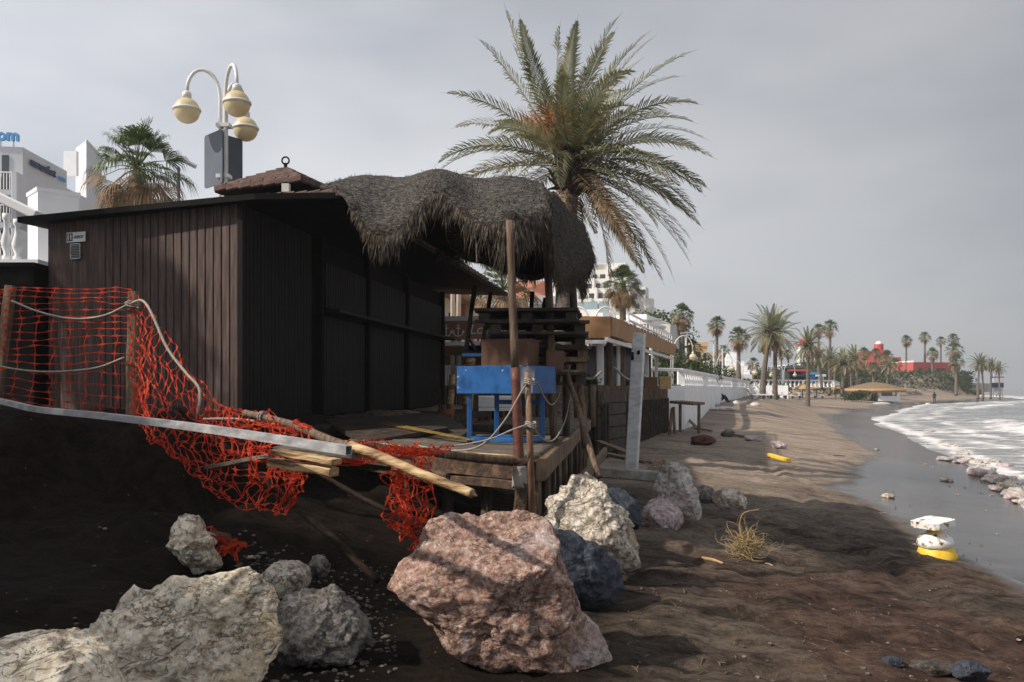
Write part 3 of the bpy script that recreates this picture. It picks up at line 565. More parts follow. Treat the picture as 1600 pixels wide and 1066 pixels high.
def foamf(X, Y, Zs):
    d = -sdist(SHORE, X, Y); f = .12*ss(14, 0, d)+.03; lane = d+2.2*fbm(X*.06, Y*.05, 1, 3)
    for c_, wd in ((9, 2.2), (19, 3.2), (33, 4.5), (52, 6), (78, 6), (115, 7)):
        s_ = .55+.75*vn(X*.035+c_, Y*.025, c_); f = f+.30*np.clip(s_, 0, 1)*np.exp(-((lane-c_+wd*.3)/wd)**2)
    f = f+.20*np.exp(-((d-.25)/.4)**2)+.08*np.exp(-((d-2.0-.6*fbm(X*.3, Y*.2, 3, 2))/.35)**2)+.16*np.exp(-((d-4.2-fbm(X*.3, Y*.2, 13, 2))/.4)**2)
    return f-.05*ss(60, 200, d)
xs = axis([(5, 30, .14, 1.008), (30, 130, .7, 1.012), (130, 3500, 3, 1.16)]); ys = axis([(-40, 8, 5.5, .89), (8, 40, .14, 1.012), (40, 240, .8, 1.01), (240, 6000, 8, 1.14)])
sea, X, Y, Z = sheet('sea', xs, ys, lambda X, Y: wave(X, Y), M_sea)
a = sea.data.attributes.new('foam', 'FLOAT_COLOR', 'POINT'); c = np.ones((X.size, 4), np.float32); ff = foamf(X, Y, Z).ravel()
for k in range(3): c[:, k] = ff
a.data.foreach_set('color', c.ravel())
# promenade deck behind the sea wall
M_pave = mat('promenade_paving', [(.22, .2, .18), (.3, .28, .25)], 2, .85, .1)
poly = WALLP+[(34, 108), (48, 160), (62, 205), (-400, 420), (-400, -30)]
mb = MB(); mb.prism(poly, .4, 2.55); struct(mb.build('promenade', M_pave, loc=(0, 0, 0)))
mb = MB(); mb.prism([(40, 200), (80, 235), (400, 700), (-900, 1500), (-500, 300)], .3, 6.0); struct(mb.build('hills', mat('town_hillside', [(.10, .10, .06), (.2, .17, .12)], .05, .9, 0), loc=(0, 0, 0)))

# ================================================================== KIOSK
KB = EYE-.45; DX = .17
P0 = Vector((-3.26, 10.2, KB)); PL = Vector((-6.06, 11.15, KB)); HT = EYE+2.22
def kface(px): Yk = 6653/(1027-px); return Vector((-4.99+DX*Yk, Yk, 0))
KR = kface(690); 
k = thing('beach_kiosk', (-4.2, 12, KB), 'long dark brown wooden beach kiosk with closed shutters and a small tiled turret', 'kiosk')
mb = MB(); mb.prism([(PL.x, PL.y), (P0.x, P0.y), (KR.x-.02, KR.y), (KR.x-3.2, KR.y+.4), (-4.75, 15), (-5.75, 15.1)], KB-.6, HT-.02); mb.build('wall_core', M_black, k)
mb = MB(); fd = (PL-P0); fl = fd.length; fd.normalize(); fn = Vector((fd.y, -fd.x, 0)); fn = fn if fn.y < 0 else -fn
x = 0; 
while x < fl-1.02:
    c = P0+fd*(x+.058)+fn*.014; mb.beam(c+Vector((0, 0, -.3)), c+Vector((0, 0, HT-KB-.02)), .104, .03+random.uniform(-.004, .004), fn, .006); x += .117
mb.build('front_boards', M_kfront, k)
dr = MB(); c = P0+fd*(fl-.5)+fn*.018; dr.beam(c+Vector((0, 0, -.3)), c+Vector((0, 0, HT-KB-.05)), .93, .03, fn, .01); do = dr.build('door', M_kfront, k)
for z in (.5, 1.7): h = MB(); h.box(P0+fd*(fl-.06)+fn*.05+Vector((0, 0, z)), (.05, .04, .14)); h.build('hinge', M_black, do)
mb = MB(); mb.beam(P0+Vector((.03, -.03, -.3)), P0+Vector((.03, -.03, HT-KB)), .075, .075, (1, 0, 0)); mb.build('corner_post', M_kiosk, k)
sd = Vector((DX, 1, 0)).normalized(); sn = Vector((1, -DX, 0)).normalized()
def side_boards(mb, pa, pb, z0, z1, off=.014, bw=.1):
    a, b_ = kface(pa), kface(pb); ln = (b_-a).length; x = 0
    while x < ln-bw*.6:
        c = a+sd*(x+bw/2)+sn*off; mb.beam(c+Vector((0, 0, z0)), c+Vector((0, 0, z1)), bw-.014, .028+random.uniform(-.004, .003), sn, .006); x += bw
LZ = EYE+ .0
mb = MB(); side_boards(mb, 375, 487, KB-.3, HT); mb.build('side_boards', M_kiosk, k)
led = lambda px: EYE+ (HY-(483+.247*(px-500)))/F*(6653/(1027-px))
L0 = 1.16+EYE-.02
sh = [(503, 567), (573, 629), (635, 686)]
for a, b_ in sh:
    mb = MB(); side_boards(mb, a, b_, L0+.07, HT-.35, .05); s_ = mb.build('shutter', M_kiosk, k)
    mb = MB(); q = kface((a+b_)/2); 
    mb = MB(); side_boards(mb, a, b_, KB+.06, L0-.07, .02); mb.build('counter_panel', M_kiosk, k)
for px in (495, 570, 632, 688):
    mb = MB(); q = kface(px)+sn*.05; mb.beam(q+Vector((0, 0, KB-.1)), q+Vector((0, 0, HT)), .11, .11, sn); mb.build('post', M_black, k)
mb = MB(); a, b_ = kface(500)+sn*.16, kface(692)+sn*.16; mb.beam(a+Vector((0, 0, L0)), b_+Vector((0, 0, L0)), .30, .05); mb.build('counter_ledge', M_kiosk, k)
# roofs
rf = MB(); 
rf.slab([(-6.35, 10.95, EYE+2.20), (-3.0, 9.93, EYE+2.27), (-1.95, 10.0, EYE+2.30), (-3.6+DX*18, 18, EYE+2.30), (-3.6+DX*20.6, 20.6, EYE+2.3), (-6.2, 20.6, EYE+2.5), (-6.0, 15.2, EYE+2.4)], .07)
ro_ = rf.build('roof', M_black, k)
rf = MB(); e = EYE+2.32; A, B, C_, D_ = Vector((-3.25, 10.35, e)), Vector((-1.93, 9.98, e)), Vector((-.52, 18.1, e)), Vector((-4.9, 18.3, e+.1)); E_, F_ = Vector((-2.9, 12.2, e+.46)), Vector((-2.4, 16, e+.5)); H_ = Vector((-5.6, 12, e+.15))
rf.add([A, B, C_, D_, E_, F_, H_], [(0, 1, 4), (1, 2, 5, 4), (2, 3, 5), (0, 4, 6), (4, 5, 3, 6)]); rf.build('tiled_slope', M_tile, ro_)
mb = MB(); mb.slab([B+Vector((-.02, .03, -.08)), C_+Vector((0, 0, -.08)), C_+Vector((-.9, .1, -.02)), B+Vector((-.9, .25, -.02))], .05); mb.build('eave_soffit', M_black, ro_)
def tile_row(mb, a, b_, n_, sz=.09):
    for i in range(n_):
        p, q = a.lerp(b_, (i+.04)/n_), a.lerp(b_, (i+1.02)/n_); mb.beam(p+Vector((0, 0, -.035)), q+Vector((0, 0, -.015)), .05, sz, (0, 0, 1), .015)
mb = MB(); tile_row(mb, A, B, 8); tile_row(mb, B, C_, 26); mb.build('eave_tiles', M_tile, ro_)
e2 = EYE+2.98; ta, tb, tcc, td = Vector((-4.39, 12.6, e2)), Vector((-2.96, 12.0, e2)), Vector((-2.45, 13.5, e2)), Vector((-3.95, 14.1, e2)); ap = Vector((-3.45, 13.0, EYE+3.37))
tu = MB()
def course(a, b_, ap, n_=7):
    for i in range(n_):
        f0, f1 = i/n_, (i+1.25)/n_; f1 = min(f1, .985); lift = Vector((0, 0, .025)); v0, v1, v2, v3 = a.lerp(ap, f0), b_.lerp(ap, f0), b_.lerp(ap, f1), a.lerp(ap, f1)
        m_ = 12; row = []
        for j in range(m_+1): row.append(v0.lerp(v1, j/m_)+lift+Vector((0, 0, -.012*(j % 2))))
        for j in range(m_+1): row.append(v3.lerp(v2, j/m_)+Vector((0, 0, .003)))
        tu.add(row+[v-Vector((0, 0, .03)) for v in row[:m_+1]], [(j, j+1, m_+2+j, m_+1+j) for j in range(m_)]+[(2*m_+2+j, 2*m_+3+j, j+1, j) for j in range(m_)])
for a, b_ in ((ta, tb), (tb, tcc), (tcc, td), (td, ta)): course(a, b_, ap)
tur = tu.build('turret_roof', M_tile, k)
mb = MB(); tile_row(mb, ta, tb, 7, .10); tile_row(mb, tb, tcc, 7, .10); mb.build('edge_tiles', M_tile, tur)
mb = MB(); mb.prism([(-4.1, 12.75), (-3.05, 12.3), (-2.75, 13.4), (-3.8, 13.85)], EYE+2.2, e2-.04); mb.slab([v+Vector((0, 0, -.06)) for v in (ta, tb, tcc, td)], .03); mb.build('turret_base', M_black, tur)
mb = MB(); mb.tube([ap+Vector((math.cos(a)*.055, 0, .10+math.sin(a)*.055)) for a in [i*.4488 for i in range(15)]], .013, 6); mb.tube([ap, ap+Vector((0, 0, .06))], .03, 6); mb.build('finial_ring', M_black, tur)
mb = MB(); mb.box(P(447, 297, 10.25)+Vector((0, 0, .02)), (.085, .085, .10)); mb.build('vent_cap', M_far, ro_)
# toilet sign and grille
o_ = P0+fd*(fl-.34)+fn*.045; so = Vector((0, 0, 0)); zc = EYE+(607-371)/F*10.95
sg = MB(); cc = P(121, 371, 10.94); ux = -fd; cc = cc+fn*.02; R = Matrix((ux, fn*-1, Vector((0, 0, 1)))).transposed()
sg.box(cc, (.30, .012, .125), R); so_ = sg.build('toilet_sign', M_white, k)
mb = MB(); mb.box(cc+fn*.008-ux*.095, (.085, .004, .10), R); mb.build('pictogram_panel', M_text, so_)
mb = MB()
for dx in (-.115, -.075):
    c = cc+fn*.012+ux*dx; mb.lathe([(.002, -.003), (.008, -.002), (.008, .002), (.002, .003)], c+Vector((0, 0, .034)), 10, R @ Matrix.Rotation(math.pi/2, 3, 'X')); mb.box(c+Vector((0, 0, .006)), (.019 if dx > -.1 else .015, .004, .036), R); mb.box(c+Vector((0, 0, -.025)), (.011, .004, .03), R)
    if dx < -.1: mb.add([c+ux*-.013+Vector((0, 0, -.02))+fn*.002, c+ux*.013+Vector((0, 0, -.02))+fn*.002, c+Vector((0, 0, .02))+fn*.002], [(0, 1, 2)])
mb.build('figures', M_white, so_)
text_mb('-ASEOS', cc+fn*.010-ux*.043+Vector((0, 0, -.018)), ux, (0, 0, 1), .052, .001, .0012).build('lettering', M_text, so_)
vg_ = MB(); vc = P(120, 393, 10.94)+fn*.02
for dx in (-.075, .075): vg_.box(vc+ux*dx, (.012, .02, .20), R)
for dz in (-.095, .095): vg_.box(vc+Vector((0, 0, dz)), (.162, .02, .012), R)
ve = vg_.build('vent_grille', M_alu, k); mb = MB()
for i in range(8): mb.box(vc+Vector((0, 0, -.075+i*.0215)), (.14, .03, .004), R @ Matrix.Rotation(.6, 3, 'X'))
mb.build('slat', M_alu, ve)
# bulkhead + slab the kiosk stands on
mb = MB(); 
a, b_, c_ = kface(380), kface(690), kface(690)
mb.slab([a+Vector((0, 0, KB-.0))+sn*.05, a+sn*.7+Vector((0, 0, KB-.02)), kface(560)+sn*1.1+Vector((0, 0, KB-.05)), b_+sn*1.2+Vector((0, 0, KB-.04)), b_+sn*.05+Vector((0, 0, KB))], .14)
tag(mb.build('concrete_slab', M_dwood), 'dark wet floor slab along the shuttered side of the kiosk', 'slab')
mb = MB(); 
for i in range(3):
    a = P(585+i*9, 664+i*3, 11.3); b_ = P(735+i*4, 690-i*3, 9.1); mb.beam(Vector((a.x, a.y, KB+.0+i*.002)), Vector((b_.x, b_.y, EYE-.55)), .018, .012)
tag(mb.build('painted_edging', mat('worn_yellow', [(.05, .04, .02), (.3, .2, .03)], 12, .7, .2)), 'worn yellow edging strips lying on the dark floor beside the kiosk', 'strip')
# tilted broken floor panels in front of the shutters
for i, (q, Yq, dz, lb) in enumerate((([(505, 655), (640, 648), (700, 668), (570, 690)], (11.6, 13.6, 10.6, 9.7), 0, 'dark sunken floor panel leaning in front of the kiosk shutters'), ([(575, 652), (690, 646), (735, 672), (690, 700)], (12.6, 14.5, 10.8, 9.4), -.05, 'dark tilted floor panel between the kiosk and the blue table'))):
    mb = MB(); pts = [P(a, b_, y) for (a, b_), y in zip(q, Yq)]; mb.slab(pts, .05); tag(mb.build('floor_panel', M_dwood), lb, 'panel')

# ================================================================== DECK
DZ = EYE-.6
dk = thing('timber_deck', (-.5, 9, DZ), 'broken timber deck under the thatched shade with its front edge undermined', 'deck')
c0 = Vector((.2, 7.65)); c1 = Vector((-1.75, 9.4)); r1 = Vector((1.55, 17.2)); l1 = Vector((-.9, 17.2))
mb = MB(); e = (c1-c0); el = e.length; e = e.normalized(); rd = (r1-c0).normalized(); x = .0; i = 0
while x < 9.4:                        # boards parallel to the front edge
    a = c0+rd*x; ln = el+ (0 if x > 2 else .0); b_ = a+e*min(ln+.1, 2.6-.05*x); z = DZ-.02+random.uniform(-.008, .008)
    if not (3.2 < x < 3.6 or 5.5 < x < 5.8): mb.beam((a.x, a.y, z), (b_.x, b_.y, z+random.uniform(-.01, .01)), .135, .03, (0, 0, 1), .006)
    x += .146; i += 1
mb.build('decking', M_deck, dk)
def tj(a, b_, z0, z1, w_, h_, nm='joist', m_=M_wood, wob=.008):
    q = MB(); q.beam((a[0], a[1], z0), (b_[0], b_[1], z1), w_, h_, (0, 0, 1), 0, 8, wob); return q.build(nm, m_, dk)
tj(c0+Vector((.0, -.05)), c1+Vector((-.2, .12)), DZ-.03, DZ-.0, .09, .05, 'edge_board', M_raw)
tj(c0+Vector((.05, .02)), c1+Vector((-.3, .15)), DZ-.16, DZ-.12, .08, .16, 'joist', M_rot, .014)
tj(c0+Vector((-.1, .12)), c1+Vector((-.1, .2)), DZ-.29, DZ-.24, .12, .09, 'joist', M_rot, .02)
tj(c0+Vector((.06, -.02)), r1, DZ-.13, DZ-.13, .09, .19, 'joist', M_wood)
tj(c0+Vector((.12, .2)), r1-Vector((.0, 3)), DZ-.62, DZ-.45, .07, .14, 'brace', M_wood)
for i, (tt, le) in enumerate(((0.01, 1), (.10, 1), (.17, .9), (.25, 1), (.34, 1), (.44, 1), (.56, 1), (.7, 1), (.85, 1))):
    p = c0.lerp(r1, tt); q = MB(); zz = g1(p.x, p.y); q.tube([(p.x-.02, p.y+.1, zz-.3), (p.x, p.y+.1, (zz+DZ)/2), (p.x, p.y+.1, DZ-.05)], [.062, .058, .055], 9, True, .06); q.build('pile', M_pole, dk, smooth=True)
for i in range(13):
    p = c0.lerp(r1, .05+i*.045)+Vector((.03, .0)); q = MB(); zz = g1(p.x, p.y); q.beam((p.x, p.y, zz-.1), (p.x+random.uniform(-.03, .03), p.y, DZ-.2), .10, .03, (1, 0, 0)); q.build('skirt_board', M_dwood, dk)
for (px, pY) in ((700, 9.2), (640, 10), (760, 8.5)):
    p = P(px, 700, pY); q = MB(); zz = g1(p.x, p.y); q.tube([(p.x, p.y, zz-.3), (p.x, p.y, DZ-.2)], .06, 8, True, .05); q.build('pile', M_dwood, dk, smooth=True)
# shade posts
def post(px0, py0, px1, py1, Y0, Y1, r0, r1_, label, m_=M_pole, nm='shade_post', n_=9, cat='post', grp=None):
    a, b_ = P(px0, py0, Y0), P(px1, py1, Y1); q = MB(); pts = [a.lerp(b_, i/n_)+Vector((random.uniform(-.006, .006), random.uniform(-.006, .006), 0)) for i in range(n_+1)]
    q.tube(pts, [r0+(r1_-r0)*i/n_ for i in range(n_+1)], 12, True, .04); o = q.build(nm, m_, loc=a, smooth=True); return tag(o, label, cat, grp) if label else o
sp1 = thing('shade_post', P(810, 745, 7.55), 'thick leaning pole with a red painted foot holding the near corner of the thatch', 'post')
for nm, a, b_, r0, r1_, m_ in (('shaft', (805, 575, 7.65), (796, 345, 7.7), .038, .032, M_pole), ('painted_foot', (812, 745, 7.55), (805, 575, 7.65), .048, .042, mat('red_brown_paint', [(.045, .018, .012), (.11, .035, .022), (.16, .06, .035)], 9, .6, .3)), ('concrete_stub', (812, 762, 7.55), (812, 728, 7.55), .07, .06, M_conc)):
    q = MB(); A_, B_ = P(*a), P(*b_); q.tube([A_.lerp(B_, i/8) for i in range(9)], [r0+(r1_-r0)*i/8 for i in range(9)], 14, True, .05); q.build(nm, m_, sp1, smooth=True)
q = MB(); A_, B_ = P(806, 840, 7.5), P(815, 755, 7.55); q.beam(A_, B_, .11, .12, (0, 1, 0), 0, 6, .01); q.build('rotten_leg', M_rot, sp1)
post(866, 690, 851, 300, 9.7, 9.7, .050, .042, 'second thatch pole, dark at its foot, standing behind the blue table', M_pole)
post(900, 560, 893, 380, 12.0, 12.0, .055, .05, 'dark far thatch pole standing against the big palm trunk', M_dwood)
post(885, 700, 884, 560, 11.2, 11.2, .05, .05, 'short dark post on the right edge of the deck', M_dwood, 'deck_post')
rp = thing('rope_post', P(832, 800, 7.15), 'thin sawn stake with two rope knots standing before the deck corner', 'stake')
q = MB(); q.tube([P(832, 805, 7.15), P(828, 690, 7.2), P(824, 582, 7.25)], [.03, .028, .025], 10, True, .05); q.build('stake', mat('rusty_stake_wood', [(.07, .028, .014), (.17, .09, .05), (.28, .2, .13)], 6, .7, .4, 30, stretch=(3, 3, .7)), rp, smooth=True)
post(936, 745, 873, 540, 8.7, 10.2, .034, .028, 'brown pole leaning from the pallet stack down to the sand', M_pole, 'leaning_pole')
post(915, 700, 903, 560, 10.3, 10.6, .045, .04, 'upright brown post behind the leaning pole', M_pole, 'deck_post')
# ropes
def rope(pts, r, label, grp=None, k_=8):
    q = MB(); p = spline([P(*a) for a in pts], k_); q.tube(p, r, 6, True, .12); tag(q.build('rope', M_rope, loc=p[0], smooth=True), label, 'rope', grp)
rope([(826, 596, 7.18), (815, 612, 7.2), (790, 655, 7.2), (760, 690, 7.25), (730, 703, 7.4), (690, 703, 7.6), (655, 697, 7.9)], .008, 'upper rope sagging from the thin stake to the deck edge')
rope([(828, 662, 7.15), (800, 672, 7.1), (760, 688, 7.1), (700, 698, 7.1), (640, 700, 6.9), (590, 694, 6.6), (565, 693, 6.3)], .008, 'lower rope stretched from the thin stake to the fallen rail')
rope([(829, 595, 7.2), (840, 600, 7.6), (850, 620, 8.2), (860, 632, 9), (868, 628, 9.6), (875, 610, 9.9), (876, 560, 10.1)], .008, 'rope looping from the thin stake up to the pallet stack')
rope([(830, 660, 7.2), (842, 680, 7.6), (858, 690, 8.1), (872, 680, 8.8), (885, 650, 9.8), (892, 610, 10.8)], .008, 'rope hanging low along the right edge of the deck')
for (px, py, Y_) in ((827, 594, 7.16), (829, 661, 7.12)):
    q = MB()
    for r_ in range(3): c = P(px, py+r_*3, Y_+.05); q.tube([c+Vector((math.cos(a)*.043, math.sin(a)*.043, .01*math.sin(a*2))) for a in [j*.52 for j in range(13)]], .009, 5)
    q.build('rope_knot', M_rope, rp)
# blue table
bt = thing('blue_table', P(770, 692, 9.5), 'blue painted wooden table with a deep chipped apron and bar stretchers', 'table')
tz = EYE+(607-571)/F*9.1; fzb = DZ+.01
A_ = Vector((P(715, 600, 9.35).x, 9.35)); B_ = Vector((P(816, 600, 8.85).x, 8.85)); dd_ = (B_-A_).normalized(); nn_ = Vector((-dd_.y, dd_.x)); wdt = .62
def bt2(u, v, z): p = A_+dd_*u+nn_*v; return Vector((p.x, p.y, z))
ln = (B_-A_).length
for nm, a, b_ in (('apron', (0, 0), (ln, 0)), ('apron', (ln, 0), (ln, wdt)), ('apron', (0, wdt), (ln, wdt)), ('apron', (0, 0), (0, wdt))):
    q = MB(); q.beam(bt2(a[0], a[1], tz-.155), bt2(b_[0], b_[1], tz-.155), .022, .30, (0, 0, 1), .006, 4, .002); q.build(nm, M_blue, bt)
q = MB(); q.beam(bt2(0.02, wdt/2, tz-.29), bt2(ln-.02, wdt/2, tz-.29), wdt-.06, .02); q.build('tray_bottom', M_blue, bt)
for u_, v_ in ((.12, .06), (ln-.12, .06), (.12, wdt-.06), (ln-.12, wdt-.06)):
    q = MB(); q.beam(bt2(u_, v_, fzb), bt2(u_, v_, tz-.28), .055, .055, (1, 0, 0)); q.build('leg', M_blue, bt)
for a, b_, z in (((.12, .06), (ln-.12, .06), fzb+.04), ((.12, wdt-.06), (ln-.12, wdt-.06), fzb+.04), ((.12, .06), (.12, wdt-.06), fzb+.04), ((ln-.12, .06), (ln-.12, wdt-.06), fzb+.04), ((.12, wdt-.06), (ln-.12, wdt-.06), tz-.4)):
    q = MB(); q.beam(bt2(*a, z), bt2(*b_, z), .03, .05); q.build('stretcher', M_blue, bt)
q = MB()
for u_, z in ((.13, .05), (.72*ln, .06), (.02, .12), (.02, .24)): q.lathe([(.004, 0), (.013, .001), (.013, .006), (.004, .008)], bt2(u_, -.012, tz-z), 8, Matrix.Rotation(math.pi/2, 3, 'X'))
q.build('bolt_head', M_alu, bt)
q = MB(); vs = []
for i in range(9):
    for j in range(7): vs.append(bt2(ln-.06+i*.028, -.03-.02*math.sin(i*1.3+j*.7), tz-.02-j*.045-.01*math.sin(i*2)))
q.add(vs, [(i*7+j, i*7+j+1, i*7+j+8, i*7+j+7) for i in range(8) for j in range(6)]); tag(q.build('plastic_sheet', M_sheetp, smooth=True), 'torn translucent plastic sheet hanging on the right end of the blue table', 'plastic sheet')
q = MB(); c = bt2(.50, .30, tz); q.box((c.x, c.y, tz+.12), (.52, .45, .30), Matrix.Rotation(-.3, 3, 'Z')); q.box((c.x+.02, c.y, tz+.275), (.53, .46, .012), Matrix.Rotation(-.31, 3, 'Z')); tag(q.build('brown_box', M_brownbox), 'plain brown box standing in the blue table tray', 'box')
q = MB(); c = bt2(.78, .72, tz); q.box((c.x, c.y, tz+.06), (.2, .2, .2), Matrix.Rotation(.2, 3, 'Z')); q.box((c.x, c.y, tz+.166), (.205, .205, .01), Matrix.Rotation(.2, 3, 'Z')); tag(q.build('brown_crate', M_brownbox), 'small brown crate half hidden behind the thatch pole', 'box')
# upturned tables with black legs
def upturned(px_a, px_b, tops, py, Y_, label, topm, w_=.7):
    t_ = thing('upturned_table', P((px_a+px_b)/2, py, Y_), label, 'table', None)
    q = MB(); a, b_ = P(px_a, py, Y_), P(px_b, py, Y_); q.slab([a, b_, b_+Vector((.1, w_, .02)), a+Vector((.1, w_, .02))], .035); q.build('tabletop', topm, t_)
    for (x0, y0, x1, y1, yy) in tops:
        q = MB(); q.beam(P(x0, y0, yy), P(x1, y1, yy+.05), .05, .05, (0, 1, 0)); q.build('leg', M_black, t_)
    a, b_ = P(tops[0][0], tops[0][1]-3, tops[0][4]), P(tops[1][0], tops[1][1]-3, tops[1][4]); q = MB(); q.beam(a, b_, .05, .07); q.build('rail', M_black, t_)
    q = MB(); q.beam(P(tops[0][0]+2, tops[0][1]-22, tops[0][4]), P(tops[0][0]+16, tops[0][1], tops[0][4]), .03, .04, (0, 1, 0)); q.build('brace', M_black, t_)
upturned(722, 800, ((728, 547, 742, 447, 9.6), (752, 548, 767, 457, 10.1)), 552, 9.5, 'upturned blue topped table with black legs beside the brown box', M_blue)
upturned(815, 872, ((826, 536, 832, 456, 9.7), (840, 540, 852, 466, 10.1)), 548, 9.7, 'upturned black legged table between the thatch poles', M_black)
# pallet stack
def pallet(px0, px1, py, Y_, rz, label, hh=.13, m_=M_dwood):
    a, b_ = P(px0, py, Y_), P(px1, py, Y_+.15); c = (a+b_)/2; L_ = (b_-a).length; t_ = thing('pallet', c, label, 'pallet', 'pallets stacked on the deck'); R_ = Matrix.Rotation(rz, 3, 'Z')
    for i in range(7): q = MB(); q.box(c+R_ @ Vector((random.uniform(-.02, .02), -.5+i*.165, .01+random.uniform(-.003, .003))), (L_*random.uniform(.97, 1.02), .13, .034), R_ @ Matrix.Rotation(random.uniform(-.02, .02), 3, 'Z')); q.build('deck_board', m_, t_)
    for x_ in (-.42, 0, .42):
        q = MB(); q.box(c+R_ @ Vector((x_*L_, 0, -hh*.45)), (.12, 1.0, hh*.62), R_); q.build('bearer', m_, t_)
    for i in range(3): q = MB(); q.box(c+R_ @ Vector((0, -.48+i*.48, -hh*.85)), (L_, .14, .03), R_); q.build('bottom_board', m_, t_)
for a in ((752, 905, 492, 9.9, -.1, 'topmost dark pallet of the stack behind the thatch poles'), (760, 908, 510, 9.95, .06, 'second pallet from the top of the deck stack'), (790, 912, 530, 10.2, -.04, 'third pallet from the top of the deck stack'), (800, 908, 548, 10.3, .08, 'fourth pallet from the top of the deck stack', .13, M_wood), (808, 910, 567, 10.3, 0, 'fifth pallet from the top of the deck stack', .13, M_wood), (815, 905, 586, 10.3, .05, 'lowest visible pallet of the deck stack')): pallet(*a)
# loose things on the deck behind the blue table
q = MB(); q.box(P(745, 668, 12)+Vector((0, 0, 0)), (1.1, .4, .1)); tag(q.build('timber_baulk', M_dwood), 'dark baulk of timber lying behind the blue table legs', 'timber')
for i, (px, py0, py1, Y_, r_, lb) in enumerate(((705, 640, 585, 15, .06, 'short pale stake behind the kiosk corner'), (733, 640, 560, 14.5, .09, 'thick sawn log post behind the blue table'))):
    post(px-2, py0, px+2, py1, Y_, Y_, r_, r_*.9, lb, M_raw, 'stake')
q = MB(); q.beam(P(748, 628, 15.5), P(802, 628, 15.5), .2, .22); q.beam(P(748, 640, 15.5), P(802, 640, 15.5), .2, .05); tag(q.build('white_bench', M_white), 'white slab bench seen between the blue table legs', 'bench')
q = MB()
for i in range(26):
    a = random.uniform(-1, 1); x0 = P(697, 640, 16); q.tube([x0+Vector((a*.1, 0, -.1)), x0+Vector((a*.2, random.uniform(-.1, .1), random.uniform(.2, .6))), x0+Vector((a*.4, random.uniform(-.2, .2), random.uniform(.5, 1.0)))], [.012, .008, .003], 4)
tag(q.build('bare_shrub', M_dwood), 'leafless dry shrub at the far corner of the kiosk', 'shrub')
q = MB(); q.lathe([(.12, 0), (.16, .22), (.17, .24), (.15, .24)], P(697, 655, 16)-Vector((0, 0, .05)), 12); tag(q.build('plant_pot', M_terra, smooth=True), 'low terracotta pot holding the leafless shrub', 'pot')

# ================================================================== THATCH
th = thing('thatch_shade', P(720, 300, 9), 'ragged grey woven heather shade draped in folds over the deck poles', 'shade')
rows = [   # back edge -> crest -> front edge, px, py, Y
 [(505, 292, 12.0), (560, 285, 12.6), (620, 292, 13), (680, 288, 13), (740, 296, 13), (800, 300, 13), (850, 320, 13)],
 [(500, 289, 11.0), (560, 276, 11.3), (620, 277, 11.5), (685, 268, 11.5), (740, 278, 11.5), (800, 277, 11.5), (848, 288, 11.6)],
 [(505, 292, 10.4), (552, 282, 10.2), (610, 290, 10.1), (684, 271, 10), (745, 292, 9.9), (800, 287, 9.8), (850, 296, 9.8)],
 [(528, 297, 9.8), (558, 305, 9.4), (610, 322, 9.2), (684, 275, 9.2), (745, 312, 8.9), (800, 310, 8.7), (855, 310, 8.8)],
 [(540, 303, 9.3), (566, 338, 8.9), (618, 348, 8.7), (682, 288, 8.8), (742, 334, 8.3), (796, 328, 8.0), (858, 322, 8.2)],
 [(548, 310, 9.2), (576, 358, 8.8), (622, 362, 8.6), (682, 303, 8.6), (740, 348, 8.1), (796, 344, 7.8), (860, 330, 8.0)]]
GT = [[P(*a) for a in r] for r in rows]
def sheet_grid(G_, nu, nv, amp, th_, m_, nm, par, seed=0):
    v = np.array([[grid_eval(G_, i/(nu-1), j/(nv-1))[:] for i in range(nu)] for j in range(nv)]); p = v.reshape(-1, 3)
    dsp = amp*(fbm(p[:, 0]*2.2+seed, p[:, 1]*2.2, p[:, 2]*2.2, 4)+.35*fbm(p[:, 0]*14, p[:, 1]*14, p[:, 2]*14, 2)); v = v+np.stack([dsp*.2, -dsp*.5, dsp], 1).reshape(v.shape)
    du = np.gradient(v, axis=1); dv = np.gradient(v, axis=0); n_ = np.cross(du, dv); n_ /= (np.linalg.norm(n_, axis=2, keepdims=True)+1e-9)
    q = MB(); top = [tuple(x) for x in v.reshape(-1, 3)]; bot = [tuple(x) for x in (v+n_*th_).reshape(-1, 3)]; k_ = nu*nv
    fs = []
    for j in range(nv-1):
        for i in range(nu-1):
            a = j*nu+i; fs.append((a, a+1, a+nu+1, a+nu)); fs.append((k_+a, k_+a+nu, k_+a+nu+1, k_+a+1))
    ring = [i for i in range(nu)]+[j*nu+nu-1 for j in range(1, nv)]+[(nv-1)*nu+i for i in range(nu-2, -1, -1)]+[j*nu for j in range(nv-2, 0, -1)]
    for a, b_ in zip(ring, ring[1:]+ring[:1]): fs.append((a, k_+a, k_+b_, b_))
    q.add(top+bot, fs); return q.build(nm, m_, par, smooth=True), v
